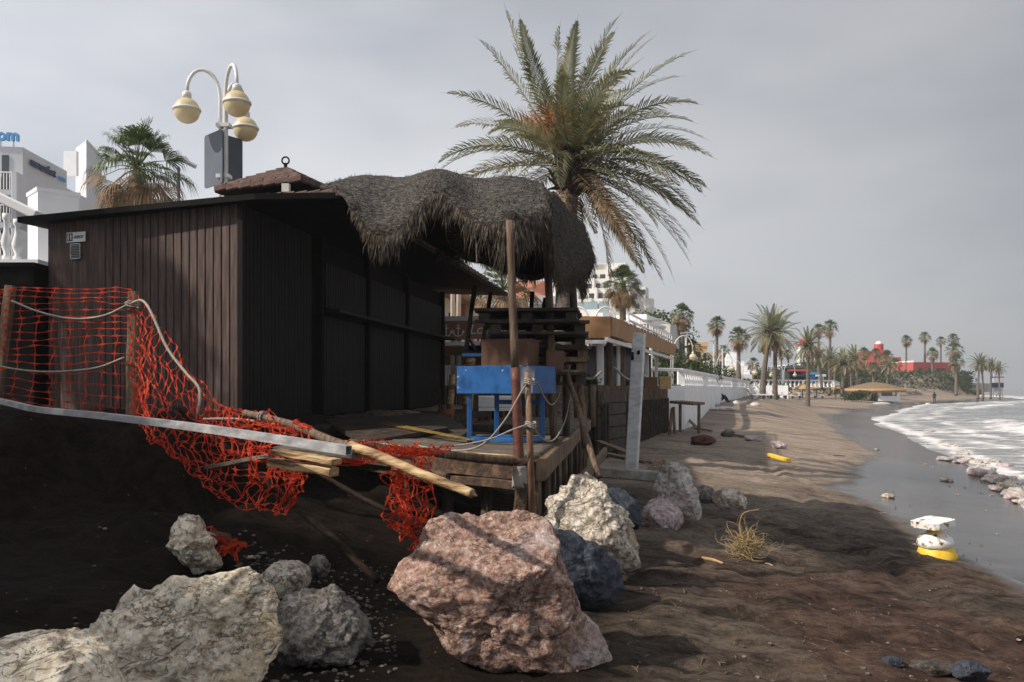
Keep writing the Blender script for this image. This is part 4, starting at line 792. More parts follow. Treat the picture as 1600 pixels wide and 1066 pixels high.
def strands(mb, pts, n_, ln, dirv=(0, 0, -1), spread=.25, w_=.006, clump=.5):
    for i in range(n_):
        x = random.random()*(len(pts)-1); k_ = int(x); p = Vector(pts[k_]).lerp(Vector(pts[min(k_+1, len(pts)-1)]), x-k_); cl = .35+1.3*max(0, float(vn(x*.9, 3.3, 1.))+.5)*clump+.3
        L_ = ln*random.uniform(.3, 1.1)*cl; d_ = (Vector(dirv)+Vector((random.uniform(-1, 1), random.uniform(-1, 1), random.uniform(-.4, .4)))*spread).normalized(); sd_ = Vector((random.uniform(-1, 1), random.uniform(-.4, .4), 0)).normalized()*w_
        m1 = p+d_*L_*.35; d2 = (d_+Vector((random.uniform(-.4, .4), random.uniform(-.3, .3), -.5))).normalized(); m2 = m1+d2*L_*.35; m3 = m2+(d2+Vector((random.uniform(-.5, .5), 0, -.6))).normalized()*L_*.3
        mb.add([p-sd_, p+sd_, m1-sd_, m1+sd_, m2-sd_*.7, m2+sd_*.7, m3], [(0, 1, 3, 2), (2, 3, 5, 4), (4, 5, 6)])
ob, v = sheet_grid(GT, 110, 70, .020, .04, M_thatch, 'front_mat', th)
fr = MB(); strands(fr, v[-1], 2600, .15, (0, -.1, -1), .35, .0045); strands(fr, v[-4, 20:], 800, .30, (0, .2, -1), .3, .0045); strands(fr, v[-1, 42:62], 500, .26, (0, .1, -1), .3, .0045); strands(fr, v[-1, 85:], 500, .42, (0, 0, -1), .25, .0045)
for row in v[2::3]: strands(fr, row, 170, .055, (0, -.5, .6), .9, .003)
# right flank falling towards the palm
rows2 = [
 [(846, 290, 9.6), (868, 306, 10.4), (892, 332, 11.6), (912, 352, 12.8), (918, 372, 13.8)],
 [(850, 298, 9.0), (872, 330, 10.0), (893, 350, 11.2), (914, 368, 12.4), (926, 392, 13.4)],
 [(856, 330, 8.6), (872, 362, 9.8), (893, 380, 11.0), (912, 400, 12.2), (924, 412, 13.2)],
 [(862, 372, 8.5), (873, 400, 9.7), (889, 414, 10.9), (908, 424, 12.1), (914, 440, 13.1)],
 [(866, 410, 8.5), (876, 436, 9.7), (884, 440, 10.9), (902, 436, 12.1), (910, 452, 13.1)]]
ob, v2 = sheet_grid([[P(*a) for a in r] for r in rows2], 60, 50, .03, .05, M_thatch, 'side_mat', th, 4)
strands(fr, v2[:, 0], 1500, .2, (0, 0, -1), .3, .0045); strands(fr, v2[-1], 1100, .17, (0, 0, -1), .25, .0045); strands(fr, v2[:, -1], 400, .2, (.3, 0, -1), .4, .0045)
for row in v2[2::2]: strands(fr, row, 150, .10, (.3, -.6, -.4), .8, .0035)
# inner sagging sack under the mat
rows3 = [
 [(700, 330, 9.4), (750, 350, 10), (800, 350, 10.4), (850, 340, 10.6), (880, 350, 11)],
 [(700, 372, 9.6), (735, 392, 10.2), (790, 400, 10.6), (850, 395, 10.9), (885, 390, 11.2)],
 [(712, 398, 9.9), (740, 408, 10.6), (800, 424, 11.0), (850, 425, 11.3), (882, 410, 11.5)],
 [(718, 402, 10.6), (755, 398, 11.4), (815, 436, 11.6), (850, 434, 11.8), (876, 414, 12)],
 [(700, 380, 12.5), (770, 385, 12.8), (820, 400, 12.8), (850, 400, 12.9), (880, 390, 13)]]
ob, v3 = sheet_grid([[P(*a) for a in r] for r in rows3], 60, 40, .02, .02, M_thatch, 'sagging_mat', th, 9)
strands(fr, v3[-2], 900, .22, (.2, 0, -1), .3, .004)
# dark cloth lining and beams
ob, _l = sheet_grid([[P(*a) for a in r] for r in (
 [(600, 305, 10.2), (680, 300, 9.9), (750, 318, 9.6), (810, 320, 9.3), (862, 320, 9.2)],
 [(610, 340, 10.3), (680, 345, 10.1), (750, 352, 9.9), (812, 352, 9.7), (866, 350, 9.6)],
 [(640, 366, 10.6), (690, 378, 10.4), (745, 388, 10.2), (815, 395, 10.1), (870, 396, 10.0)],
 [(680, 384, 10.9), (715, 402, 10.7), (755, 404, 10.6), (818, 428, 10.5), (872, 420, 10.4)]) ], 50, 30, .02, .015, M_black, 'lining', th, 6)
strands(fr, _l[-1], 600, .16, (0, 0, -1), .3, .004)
for a, b_ in (((560, 330, 9.9), (862, 345, 8.6)), ((700, 300, 10.5), (880, 330, 11.5)), ((798, 336, 7.8), (900, 395, 13))): q = MB(); q.tube([P(*a), P(*b_)], .045, 8, True, .05); q.build('beam', M_dwood, th)
fr.build('fringe', M_strand, th)
tw = MB(); tw.tube([P(743, 352, 8.2), P(745, 410, 8.25)], .006, 5); tag(tw.build('hanging_cord', M_rope), 'thin cord hanging from the thatch front edge', 'cord')

# ================================================================== NETS, RAILS, FALLEN TIMBER
f1_ = thing('fence_post', P(-5, 640, 8.2), 'pale square stake leaning at the left end of the orange net', 'post'); q = MB(); q.beam(P(-8, 640, 8.2), P(17, 447, 8.3), .085, .08, (0, 1, 0), 0, 6, .004); q.build('stake', M_wood, f1_)
f2_ = thing('fence_post', P(205, 655, 7.9), 'upright square stake where the orange net folds over', 'post'); q = MB(); q.beam(P(205, 660, 7.9), P(209, 456, 7.95), .082, .08, (0, 1, 0), 0, 6, .004); q.build('stake', M_wood, f2_)
nb = MB(); net(nb, [[P(x, y, Y_) for x, y, Y_ in r] for r in (
 [(-30, 452, 8.3), (15, 449, 8.15), (110, 451, 8.1), (205, 452, 7.85)], [(-32, 500, 8.3), (10, 502, 8.2), (110, 498, 8.2), (206, 497, 7.85)],
 [(-36, 560, 8.3), (3, 562, 8.2), (108, 562, 8.15), (206, 560, 7.84)], [(-40, 618, 8.3), (-2, 622, 8.2), (105, 640, 8.1), (207, 650, 7.83)])], 13, 17, .010, .007, .004, .019)
tag(nb.build('safety_net', M_net), 'orange plastic barrier net stretched between the two stakes', 'net')
nb = MB(); GB = [[P(x, y, Y_) for x, y, Y_ in r] for r in (
 [(212, 455, 7.85), (250, 510, 7.6), (300, 585, 7.2), (360, 636, 6.7), (440, 655, 6.2), (540, 690, 5.8), (640, 700, 5.9), (705, 700, 6.2)],
 [(210, 500, 7.85), (240, 560, 7.4), (292, 632, 7.0), (350, 660, 6.5), (430, 672, 6.05), (530, 700, 5.7), (620, 706, 5.8), (690, 704, 6.1)],
 [(209, 550, 7.82), (232, 610, 7.3), (280, 670, 6.8), (340, 700, 6.4), (420, 706, 5.95), (470, 716, 5.7), (500, 722, 5.7), (520, 720, 5.8)],
 [(209, 600, 7.8), (230, 655, 7.2), (285, 712, 6.7), (345, 745, 6.3), (410, 760, 5.95), (455, 752, 5.75), (470, 730, 5.7), (480, 715, 5.8)],
 [(210, 640, 7.8), (238, 690, 7.2), (290, 730, 6.7), (345, 772, 6.3), (400, 800, 6.0), (440, 800, 5.85), (462, 775, 5.75), (474, 735, 5.8)])]
net(nb, GB, 46, 15, .02, .006, .0035, .018, .02, .03, 3)
net(nb, [[P(x, y, Y_) for x, y, Y_ in r] for r in (
 [(300, 632, 6.9), (360, 640, 6.6), (430, 652, 6.1), (520, 684, 5.7), (600, 694, 5.7), (660, 700, 6)],
 [(310, 660, 6.7), (370, 664, 6.4), (440, 672, 6.0), (525, 694, 5.65), (600, 703, 5.7), (655, 706, 6)],
 [(330, 690, 6.5), (380, 700, 6.2), (440, 700, 5.9), (520, 708, 5.6), (560, 712, 5.6), (600, 712, 5.9)],
 [(360, 712, 6.4), (400, 735, 6.1), (440, 745, 5.8), (480, 735, 5.6), (510, 722, 5.6), (540, 716, 5.8)])], 30, 9, .03, .006, .004, .017, .08, .05, 5)
tag(nb.build('safety_net', M_net), 'crumpled orange net falling from the stake over the fallen rails', 'net')
nb = MB(); net(nb, [[P(x, y, Y_) for x, y, Y_ in r] for r in (
 [(632, 708, 6.6), (645, 710, 6.5), (660, 712, 6.55), (673, 712, 6.6)], [(618, 745, 6.5), (640, 748, 6.45), (660, 750, 6.5), (676, 748, 6.6)],
 [(612, 785, 6.5), (640, 790, 6.4), (662, 790, 6.5), (679, 790, 6.6)], [(606, 825, 6.5), (645, 830, 6.4), (662, 845, 6.5), (676, 842, 6.6)])], 9, 12, .02, .009, .005, .018, .03)
net(nb, [[P(x, y, Y_) for x, y, Y_ in r] for r in (
 [(612, 735, 6.4), (622, 732, 6.35), (632, 735, 6.4)], [(608, 790, 6.4), (625, 785, 6.3), (640, 790, 6.4)], [(622, 838, 6.4), (640, 845, 6.3), (655, 850, 6.4)]) ], 10, 12, .03, .007, .004, .016, .05, .05, 6)
tag(nb.build('safety_net', M_net), 'short orange net rag hanging below the round rail', 'net')
q = MB(); rs_ = np.random.default_rng(4); net(q, [[P(330+i*22, 838+j*16, 6.4)+Vector(rs_.normal(size=3)*.03) for i in range(3)] for j in range(3)], 8, 8, .03, .008, .006, .016, .1, .08, 5)
tag(q.build('net_scrap', M_net), 'dull red scrap of net half buried by the tall white stone', 'net')
rope([(18, 470, 8.1), (60, 487, 8.1), (110, 498, 8.1), (160, 494, 8.0), (203, 475, 7.85)], .010, 'upper grey rope sagging across the orange net')
rope([(-10, 571, 8.1), (40, 579, 8.1), (90, 581, 8.05), (150, 575, 8.0), (194, 559, 7.85)], .010, 'lower grey rope sagging across the orange net')
rope([(205, 474, 7.82), (222, 470, 7.7), (236, 488, 7.5), (262, 545, 7.3), (290, 582, 7.1), (310, 605, 6.9), (312, 628, 6.8), (308, 648, 6.8)], .012, 'grey rope running down the fold of the orange net')
rope([(318, 655, 6.6), (370, 655, 6.5), (420, 662, 6.4), (470, 668, 6.4)], .010, 'short rope lying in the crumpled net')
q = MB()
for a in range(3): c = P(207, 473+a*3, 7.86); q.tube([c+Vector((math.cos(x)*.062, math.sin(x)*.06, .008*math.sin(3*x+a))) for x in [j*.45 for j in range(15)]], .008, 5)
q.build('rope_knot', M_rope, f2_)
# bent steel beam
q = MB(); pts = spline([P(-60, 615, 8.6), P(10, 629, 8.0), P(60, 640, 7.4), P(160, 650, 6.6), P(300, 667, 5.6), P(430, 686, 4.95), P(545, 704, 4.5)], 5)
vs = []; hw, hh = .020, .025; 
for i, p in enumerate(pts):
    t_ = (pts[min(i+1, len(pts)-1)]-pts[max(i-1, 0)]).normalized(); s_ = t_.cross(Vector((0, 0, 1))).normalized(); u_ = s_.cross(t_)
    vs += [p+s_*a+u_*b_ for a, b_ in ((-hw, -hh), (hw, -hh), (hw, hh), (-hw, hh), (-hw+.003, hh-.004), (hw-.003, hh-.004), (hw-.003, -hh+.004), (-hw+.003, -hh+.004))]
n_ = len(pts); q.add(vs, [(8*i+k_, 8*i+(k_+1) % 4, 8*i+8+(k_+1) % 4, 8*i+8+k_) for i in range(n_-1) for k_ in range(4)]+[(8*i+4+k_, 8*i+4+(k_+1) % 4, 8*i+12+(k_+1) % 4, 8*i+12+k_) for i in range(n_-1) for k_ in range(4)]+[(8*(n_-1), 8*(n_-1)+1, 8*(n_-1)+6, 8*(n_-1)+7), (8*(n_-1)+1, 8*(n_-1)+2, 8*(n_-1)+5, 8*(n_-1)+6), (8*(n_-1)+2, 8*(n_-1)+3, 8*(n_-1)+4, 8*(n_-1)+5), (8*(n_-1)+3, 8*(n_-1), 8*(n_-1)+7, 8*(n_-1)+4)])
tag(q.build('steel_beam', M_alu), 'long bent hollow steel bar lying from the sand bank across the orange net', 'bar')
# fallen rails
def log(name, pts, rad, m_, label, cat='log', n_=12, point=False, jit=.05):
    p = spline([P(*a) for a in pts], 5); k_ = len(p); r_ = [rad[0]+(rad[1]-rad[0])*i/(k_-1) for i in range(k_)]
    if point: r_[-1] = .005; r_.insert(-1, rad[1]*.95); r_[-3] = rad[1]; p.insert(-1, p[-1].lerp(p[-3], .95))
    q = MB(); q.tube(p, r_, n_, True, jit); t_ = thing(name, p[0], label, cat); q.build('timber', m_, t_, smooth=True); return t_, p
t_, p = log('fallen_rail', [(383, 645, 6.4), (450, 662, 6.0), (520, 690, 5.55), (560, 705, 5.3)], (.024, .034), M_pole, 'barked round rail with rope collar poking out of the crumpled net')
q = MB(); c = p[1]
for a in (0, .03): d_ = (p[3]-p[1]).normalized(); s1 = d_.orthogonal().normalized(); s2 = d_.cross(s1); q.tube([c+d_*(a+.12)+(s1*math.cos(x)+s2*math.sin(x))*.036 for x in [j*.5 for j in range(14)]], .009, 6)
q.build('rope_collar', M_rope, t_)
t_, p = log('split_log', [(548, 697, 5.35), (600, 716, 5.15), (660, 742, 4.95), (715, 762, 4.8), (745, 775, 4.72)], (.032, .026), M_raw, 'sharpened split log with pale broken wood pointing at the pink boulder', point=True, n_=10)
t_, p = log('round_rail', [(548, 692, 6.3), (600, 700, 6.6), (680, 708, 7.0), (760, 716, 7.4), (830, 720, 7.6)], (.030, .036), M_pole, 'round rail with cord wrappings reaching the deck corner')
q = MB()
for f_ in (.12, .2, .24, .34, .37, .55):
    k_ = int(f_*len(p)); c = p[k_]; q.tube([c+Vector((math.sin(x)*.006, math.cos(x)*.036, math.sin(x)*.036)) for x in [j*.5 for j in range(14)]], .006, 5)
q.build('cord_wrapping', M_rope, t_)
log('thrust_pole', [(275, 632, 7.0), (340, 690, 6.7), (460, 790, 6.3), (530, 850, 6.0), (590, 908, 5.8)], (.032, .024), M_pdark, 'long dark pole slanting through the net down into the sand', 'pole')
log('thin_pole', [(500, 740, 7.4), (560, 775, 7.0), (610, 800, 6.8)], (.02, .02), M_pdark, 'thin dark pole slanting in the hollow under the deck', 'pole')
for i, (a, b_, w_, h_, m_, lb) in enumerate((((432, 706, 5.3), (526, 722, 5.1), .10, .035, M_raw, 'upper pale sawn board ending below the split log'), ((425, 722, 5.35), (522, 738, 5.12), .09, .05, M_raw, 'lower pale sawn board ending below the split log'),
    ((440, 700, 5.6), (560, 712, 5.45), .2, .03, M_deck, 'grey weathered board under the steel bar'), ((330, 730, 6.4), (430, 712, 6.0), .12, .03, M_deck, 'grey board half hidden by the net'), ((560, 712, 6.1), (640, 714, 6.3), .14, .03, M_deck, 'flat grey board under the round rail'),
    ((615, 735, 7.8), (700, 748, 7.6), .1, .1, M_rot, 'rotten beam end under the deck front'))):
    q = MB(); q.beam(P(*a), P(*b_), w_, h_, (0, 0, 1), 0, 5, .004); tag(q.build('loose_board', m_), lb, 'board')
# white leaning metal column
mp_ = thing('steel_column', P(988, 735, 13.6), 'tall pale square metal column leaning beside the terrace restaurant', 'column')
q = MB(); q.beam(P(987, 734, 13.6), P(999, 521, 13.75), .19, .17, (.35, 1, 0), .01); q.build('column', M_colm, mp_)
q = MB(); q.beam(P(988, 553, 13.55), P(988, 560, 13.45), .05, .07); q.beam(P(997, 548, 13.6), P(997, 554, 13.6), .3, .02); q.build('bracket', M_black, mp_)
q = MB(); q.beam(P(930, 737, 12.8), P(1036, 745, 12.9), .2, .16, (0, 0, 1), 0, 4, .003); tag(q.build('concrete_beam', M_conc), 'pale concrete beam under the foot of the metal column', 'beam')
for i, (a, b_, lb) in enumerate((((935, 690, 17), (1045, 732, 14.6), 'long sawn plank running down behind the concrete beam'), ((1012, 742, 13.4), (1032, 720, 13.9), 'short board propped against the concrete beam'), ((938, 708, 14.5), (1010, 722, 13.9), 'dark plank in front of the restaurant base'))):
    q = MB(); q.beam(P(*a), P(*b_), .16, .05, (0, 0, 1), 0, 4, .004); tag(q.build('loose_plank', M_wood), lb, 'plank')

# ================================================================== ROCKS
R_brownd = rockmat('dark_driftstone', [(.02, .018, .016), (.06, .05, .045), (.16, .12, .09)], .6, .4, (.40, .15, .04), 5)
outline_rock('pink_boulder', [(602, 905), (612, 888), (640, 866), (655, 835), (668, 815), (705, 803), (770, 801), (822, 799), (856, 812), (872, 835), (876, 872), (890, 900), (905, 948), (930, 975), (945, 992), (962, 1025), (966, 1070), (930, 1100), (850, 1078), (780, 1048), (715, 1018), (655, 985), (628, 950), (604, 925)], 5.25, .58, R_pink,
    'huge pinkish boulder in the foreground with a flat lit top', sub=7, rough=.05, planes=((-.1, -.5, .85, .62), (-.3, -1, .1, .52), (.55, -.8, .15, .62), (-.2, -.7, -.7, .7)), seed=1, tilt=.22)
outline_rock('dark_boulder', [(855, 822), (880, 826), (915, 848), (950, 870), (972, 893), (976, 918), (958, 942), (915, 957), (870, 940), (850, 880)], 6.5, .45, R_dark, 'blue-black slate boulder wedged behind the pink boulder', planes=((.3, -.8, .5, .5), (.6, -.7, -.2, .6)), seed=2)
outline_rock('white_boulder', [(848, 803), (850, 780), (864, 770), (880, 768), (886, 750), (905, 739), (928, 740), (945, 756), (952, 780), (972, 796), (988, 822), (999, 850), (1004, 880), (988, 895), (950, 890), (900, 860), (860, 835)], 7.3, .5, R_white, 'white and orange stained quartz boulder with a knobbly peak', planes=((-.5, -.8, .4, .55), (.6, -.7, .3, .62)), seed=3, rough=.08)
outline_rock('dark_boulder', [(940, 768), (962, 763), (985, 775), (998, 795), (996, 820), (965, 828), (940, 815)], 8.4, .4, R_dark, 'small dark boulder just behind the white quartz boulder', seed=4, sub=5)
outline_rock('brown_streaked_boulder', [(1031, 742), (1038, 726), (1050, 721), (1066, 724), (1078, 735), (1080, 757), (1092, 790), (1096, 804), (1082, 814), (1058, 808), (1036, 795)], 10.7, .35, R_brown, 'upright white boulder streaked with rusty brown beside the concrete beam', seed=5, rough=.07, sub=5, planes=((-.6, -.8, 0, .45), (.7, -.6, .2, .55)))
outline_rock('rosy_stone', [(998, 806), (1004, 788), (1020, 781), (1045, 785), (1062, 797), (1071, 815), (1062, 824), (1010, 818)], 10.4, .35, R_rosy, 'low rosy white stone in front of the streaked boulder', 'rock', seed=6, sub=5)
outline_rock('pale_stone', [(1087, 772), (1092, 762), (1105, 759), (1117, 768), (1118, 780), (1092, 782)], 11.9, .2, R_grey, 'smaller pale round stone right of the streaked boulder', 'rock', seed=7, sub=4)
outline_rock('pale_stone', [(1114, 780), (1120, 768), (1138, 764), (1156, 768), (1166, 780), (1164, 792), (1140, 795), (1118, 790)], 11.4, .28, R_white, 'larger pale round stone right of the streaked boulder', 'rock', seed=8, sub=5)
outline_rock('white_yellow_boulder', [(100, 985), (160, 950), (230, 918), (300, 895), (360, 893), (410, 912), (416, 950), (424, 990), (430, 1025), (405, 1075), (380, 1130), (200, 1150), (0, 1130), (-120, 1080), (-60, 1020), (20, 1000)], 4.35, .75, R_cream,
    'big flaky white and ochre boulder at the lower left', sub=7, seed=9, rough=.06, ang_=(.72, .94), planes=((-.2, -.6, .8, .35), (.1, -1, .1, .5), (.8, -.5, .2, .75)), tilt=.5)
outline_rock('pale_boulder', [(-60, 1020), (20, 1012), (90, 1016), (150, 1040), (175, 1080), (150, 1160), (-80, 1160)], 3.1, .4, R_cream, 'rounded pale boulder in the bottom left corner of the beach', sub=6, seed=10, planes=((0, -.6, .8, .5),))
outline_rock('tall_white_stone', [(266, 835), (272, 815), (292, 802), (304, 806), (312, 835), (332, 862), (349, 882), (338, 893), (305, 893), (278, 870), (262, 850)], 6.3, .28, R_cream, 'tall narrow white stone leaning against the sand bank', 'rock', sub=5, seed=11, rough=.09)
outline_rock('rusty_stone', [(322, 845), (330, 834), (348, 833), (366, 850), (366, 868), (345, 872), (326, 862)], 6.6, .15, R_red, 'dark rusty stone beside the tall white stone', 'rock', sub=4, seed=12)
outline_rock('grey_boulder', [(424, 965), (432, 945), (455, 930), (490, 932), (535, 940), (562, 962), (582, 990), (570, 1008), (500, 1020), (432, 1010)], 5.15, .36, R_grey, 'broad grey boulder between the lower left boulder and the pink boulder', sub=6, seed=13, rough=.09, planes=((0, -.7, .7, .4),), tilt=.5)
outline_rock('white_stone', [(408, 905), (418, 888), (445, 880), (470, 884), (486, 905), (480, 918), (430, 915)], 5.9, .25, R_white, 'flat white stone above the broad grey boulder', 'rock', sub=5, seed=14)
outline_rock('grey_stone', [(482, 885), (490, 872), (505, 870), (515, 882), (512, 898), (488, 900)], 6.2, .1, R_grey, 'small round grey stone near the dark slanting pole', 'rock', sub=4, seed=15)
for i, (px, py, w_, h_, m_, lb) in enumerate(((1462, 1046, 70, 34, R_brownd, 'orange and black driftstone lying near the lower right corner'), (1525, 1052, 68, 42, R_dark, 'jagged black stone at the lower right corner'), (1398, 1036, 42, 26, R_dark, 'small black stone left of the driftstone'),
    (1391, 775, 24, 12, R_white, 'white stone alone on the wet sand above the parasol base'), (1481, 749, 24, 12, R_white, 'white stone nearest to the foam line cobbles'), (1371, 702, 8, 5, R_white, 'tiny white pebble on the wet sand below the foam tip'),
    (1593, 1001, 10, 5, R_white, 'tiny pale stone at the right edge of the sand'),
    (1098, 686, 48, 28, R_red, 'reddish rubble heap beside the fallen planks'), (1140, 676, 26, 20, R_grey, 'grey stone behind the reddish rubble heap'), (1176, 685, 30, 16, R_rosy, 'pale stone at the end of the fallen beam'),
    (1217, 695, 26, 20, R_rosy, 'white and pink stone above the yellow plank'), (1382, 802, 12, 4, R_white, 'small flat white chip on the wet sand'), (1430, 852, 8, 5, R_white, 'small shell coloured pebble beside the parasol base'),
    (388, 872, 22, 10, R_white, 'small white stone in front of the rusty stone'), (408, 868, 20, 9, R_grey, 'small dull stone left of the round grey stone'), (548, 1010, 26, 18, R_white, 'fist sized white stone under the broad grey boulder'), (168, 956, 12, 7, R_white, 'white pebble on the sand bank left of the big flaky boulder'))):
    small_rock('rock', px, py+h_*.3, w_, h_, m_, lb, 'rock', None, 4, 20+i)
# cobbles where the wash turns them over
rs = np.random.default_rng(12); k_ = 0
for i in range(150):
    if i < 95: u_ = rs.random(); px = 1482+u_*150+rs.normal()*16; py = 697+(px-1482)*.66+rs.normal()*11+8*rs.random(); w_ = rs.uniform(9, 30)*(.7+.9*(py-690)/110)
    else: px = rs.uniform(1440, 1600); py = 690-abs(rs.normal())*17+ (px-1440)*.12; w_ = rs.uniform(5, 13)
    if py > 800 or px < 1436: continue
    small_rock('cobble', px, py, w_, w_*rs.uniform(.45, .7), [R_white, R_rosy, R_brown, R_rosy, R_brown, R_white][i % 6], 'cobble in the band of pale and pink stones where the foam runs out', 'stone', 'cobbles turned over by the wash', 3, 60+i)
for i in range(34):
    px = rs.uniform(1330, 1560); py = rs.uniform(720, 850)
    if py > 640+(px-1300)*.8: continue
    small_rock('pebble', px, py, rs.uniform(3, 8), rs.uniform(2, 4), R_white, 'small pale pebble on the wet grey sand', 'stone', 'pebbles scattered on the wet sand', 2, 300+i)
# gravel and litter in the hollow by the rocks
me_v, me_f = [], []; gv, gf = ico(1)
for i in range(1300):
    px, py = (rs.uniform(370, 620), 930+rs.normal()*60) if i < 700 else ((rs.uniform(0, 420), rs.uniform(800, 960)) if i < 760 else (rs.uniform(620, 1500), rs.uniform(830, 1066)))
    if i >= 760 and rs.random() < .6: continue
    Y_ = rs.uniform(4.6, 7.2) if i < 760 else 1.72*F/(py-607); x = (px-800)/F*Y_; z = g1(x, Y_) ; s_ = rs.uniform(.006, .026)*(1.4 if i < 700 and rs.random() < .08 else .8); o_ = len(me_v)
    for q_ in gv: me_v.append((x+q_[0]*s_*rs.uniform(.8, 1.2), Y_+q_[1]*s_, z+q_[2]*s_*.6)); 
    me_f += [tuple(a+o_ for a in f_) for f_ in gf]
me = bpy.data.meshes.new('gravel'); me.from_pydata(me_v, [], me_f); me.materials.append(mat('gravel_mix', [(.04, .03, .026), (.11, .095, .08), (.25, .225, .195)], 22, .85, .2, 60, pos=(.4, .68))); o = bpy.data.objects.new('gravel', me); COL.objects.link(o); tag(o, 'grey and white gravel strewn on the dark sand around the boulders', 'gravel', kind='stuff')

# ================================================================== PARASOL BASE, ROOTS, STRAY WOOD
g = GP(1463, 868); pbm = thing('parasol_base', g, 'white and yellow mosaic concrete pedestal with a square top standing on the sand', 'pedestal'); s_ = g.y/F
def L2(prof, c, n_=28, R_=None, jit=.0):
    q = MB(); q.lathe(prof, c, n_, R_); q.v = [(x+random.uniform(-jit, jit), y+random.uniform(-jit, jit), z+random.uniform(-jit, jit)) for x, y, z in q.v]; return q
tl = Matrix.Rotation(-.10, 3, 'Y') @ Matrix.Rotation(.04, 3, 'X')
L2([(.235, -.06), (.23, .0), (.205, .055), (.185, .10), (.17, .115)], g, 28, tl, .003).build('yellow_ring', M_yel, pbm, smooth=True)
L2([(.175, .105), (.20, .125), (.205, .165), (.185, .21), (.14, .25), (.10, .275), (.085, .285)], g, 28, tl, .004).build('mosaic_bowl', M_chip, pbm, smooth=True)
L2([(.10, .27), (.085, .285), (.08, .31), (.10, .34), (.13, .36)], g, 20, tl).build('neck', M_yel, pbm, smooth=True)
q = MB(); R_ = tl @ Matrix.Rotation(.5, 3, 'Z'); q.prism([(-.19, -.15), (-.15, -.19), (.15, -.19), (.19, -.15), (.19, .15), (.15, .19), (-.15, .19), (-.19, .15)], .352, .425); q.v = [tuple(g+R_ @ Vector(v_)+Vector((-.01, 0, 0))) for v_ in q.v]; q.build('square_top', M_chip, pbm)
g = GP(1168, 872); q = MB(); random.seed(5)
for i in range(170):
    a = random.uniform(0, 6.28); e_ = random.uniform(0, 1.0)**1.4 if random.random() > .5 else random.uniform(.0, .5); L_ = random.uniform(.10, .36); p = Vector((g.x+random.uniform(-.12, .12), g.y+random.uniform(-.1, .1), g.z+random.uniform(.02, .2))); d_ = Vector((math.cos(a)*math.cos(e_), math.sin(a)*math.cos(e_), math.sin(e_))); pts = [p]
    for j in range(5): d_ = (d_+Vector([random.uniform(-.75, .75) for _ in range(3)])).normalized(); p = p+d_*L_/5; p.z = max(p.z, g.z+.005); pts.append(p)
    q.tube(pts, [.0048*(1-.15*j) for j in range(6)], 4, True)
q.tube(spline([g+Vector((-.05, 0, .2)), g+Vector((-.08, 0, .34)), g+Vector((-.04, 0, .46)), g+Vector((.12, 0, .5))], 5), .006, 5)
tag(q.build('root_clump', M_stick, loc=g), 'tangled clump of dry straw-coloured roots on the reddish sand', 'roots')
for i, (a, b_, r_, m_, lb) in enumerate((((1097, 874), (1130, 883), .014, M_straw, 'pale short stick left of the root clump'), ((1196, 882), (1208, 886), .008, M_straw, 'tiny stick at the foot of the root clump'), ((1352, 795), (1376, 801), .012, M_wood, 'brown stick on the damp sand by the shadow edge'), ((1302, 712), (1320, 713), .01, M_wood, 'thin twig beyond the yellow plank'))):
    A_, B_ = GP(*a), GP(*b_); q = MB(); q.tube([A_+Vector((0, 0, r_)), (A_+B_)/2+Vector((0, .01, r_*1.6)), B_+Vector((0, 0, r_))], [r_, r_*1.1, r_*.7], 6); tag(q.build('stick', m_), lb, 'stick')
A_, B_ = GP(1202, 714), GP(1233, 723); q = MB(); q.beam(A_+Vector((0, 0, .05)), B_+Vector((0, 0, .05)), .12, .09); tag(q.build('yellow_plank', M_yel), 'bright yellow painted plank lying alone on the sand', 'plank')
for i, (a, b_, r_, lb) in enumerate((((1045, 650), (1090, 672), .12, 'sloping brown plank sliding off the restaurant base'), ((1088, 671), (1112, 676), .07, 'brown plank behind the reddish rubble heap'), ((1135, 681), (1172, 686), .07, 'long brown beam between two pale stones'))):
    A_, B_ = GP(*a), GP(*b_); q = MB(); q.beam(A_+Vector((0, 0, .06+(.7 if i == 0 else 0))), B_+Vector((0, 0, .06)), r_, .07, (0, 0, 1), 0, 4, .005); tag(q.build('loose_plank', M_wood), lb, 'plank')

q = MB(); rs = np.random.default_rng(77)
for i in range(230):
    px, py = rs.uniform(980, 1600), 690+376*rs.random()**.8
    if py < 620+(px-1280)*.62: continue
    Y_ = 1.75*F/(py-607); x = (px-800)/F*Y_; z = g1(x, Y_); a = rs.uniform(0, 3.14); L_ = rs.uniform(.01, .045); p = Vector((x, Y_, z+.006)); dd = Vector((math.cos(a)*L_, math.sin(a)*L_, rs.uniform(-.004, .012))); q.tube([p-dd, p+Vector((rs.normal()*.004, rs.normal()*.004, .004)), p+dd], [.0025, .005, .002], 4)
tag(q.build('driftwood_crumbs', M_pole, loc=(3, 7, .6)), 'twig crumbs and splinters washed over the brown sand', 'debris', kind='stuff')
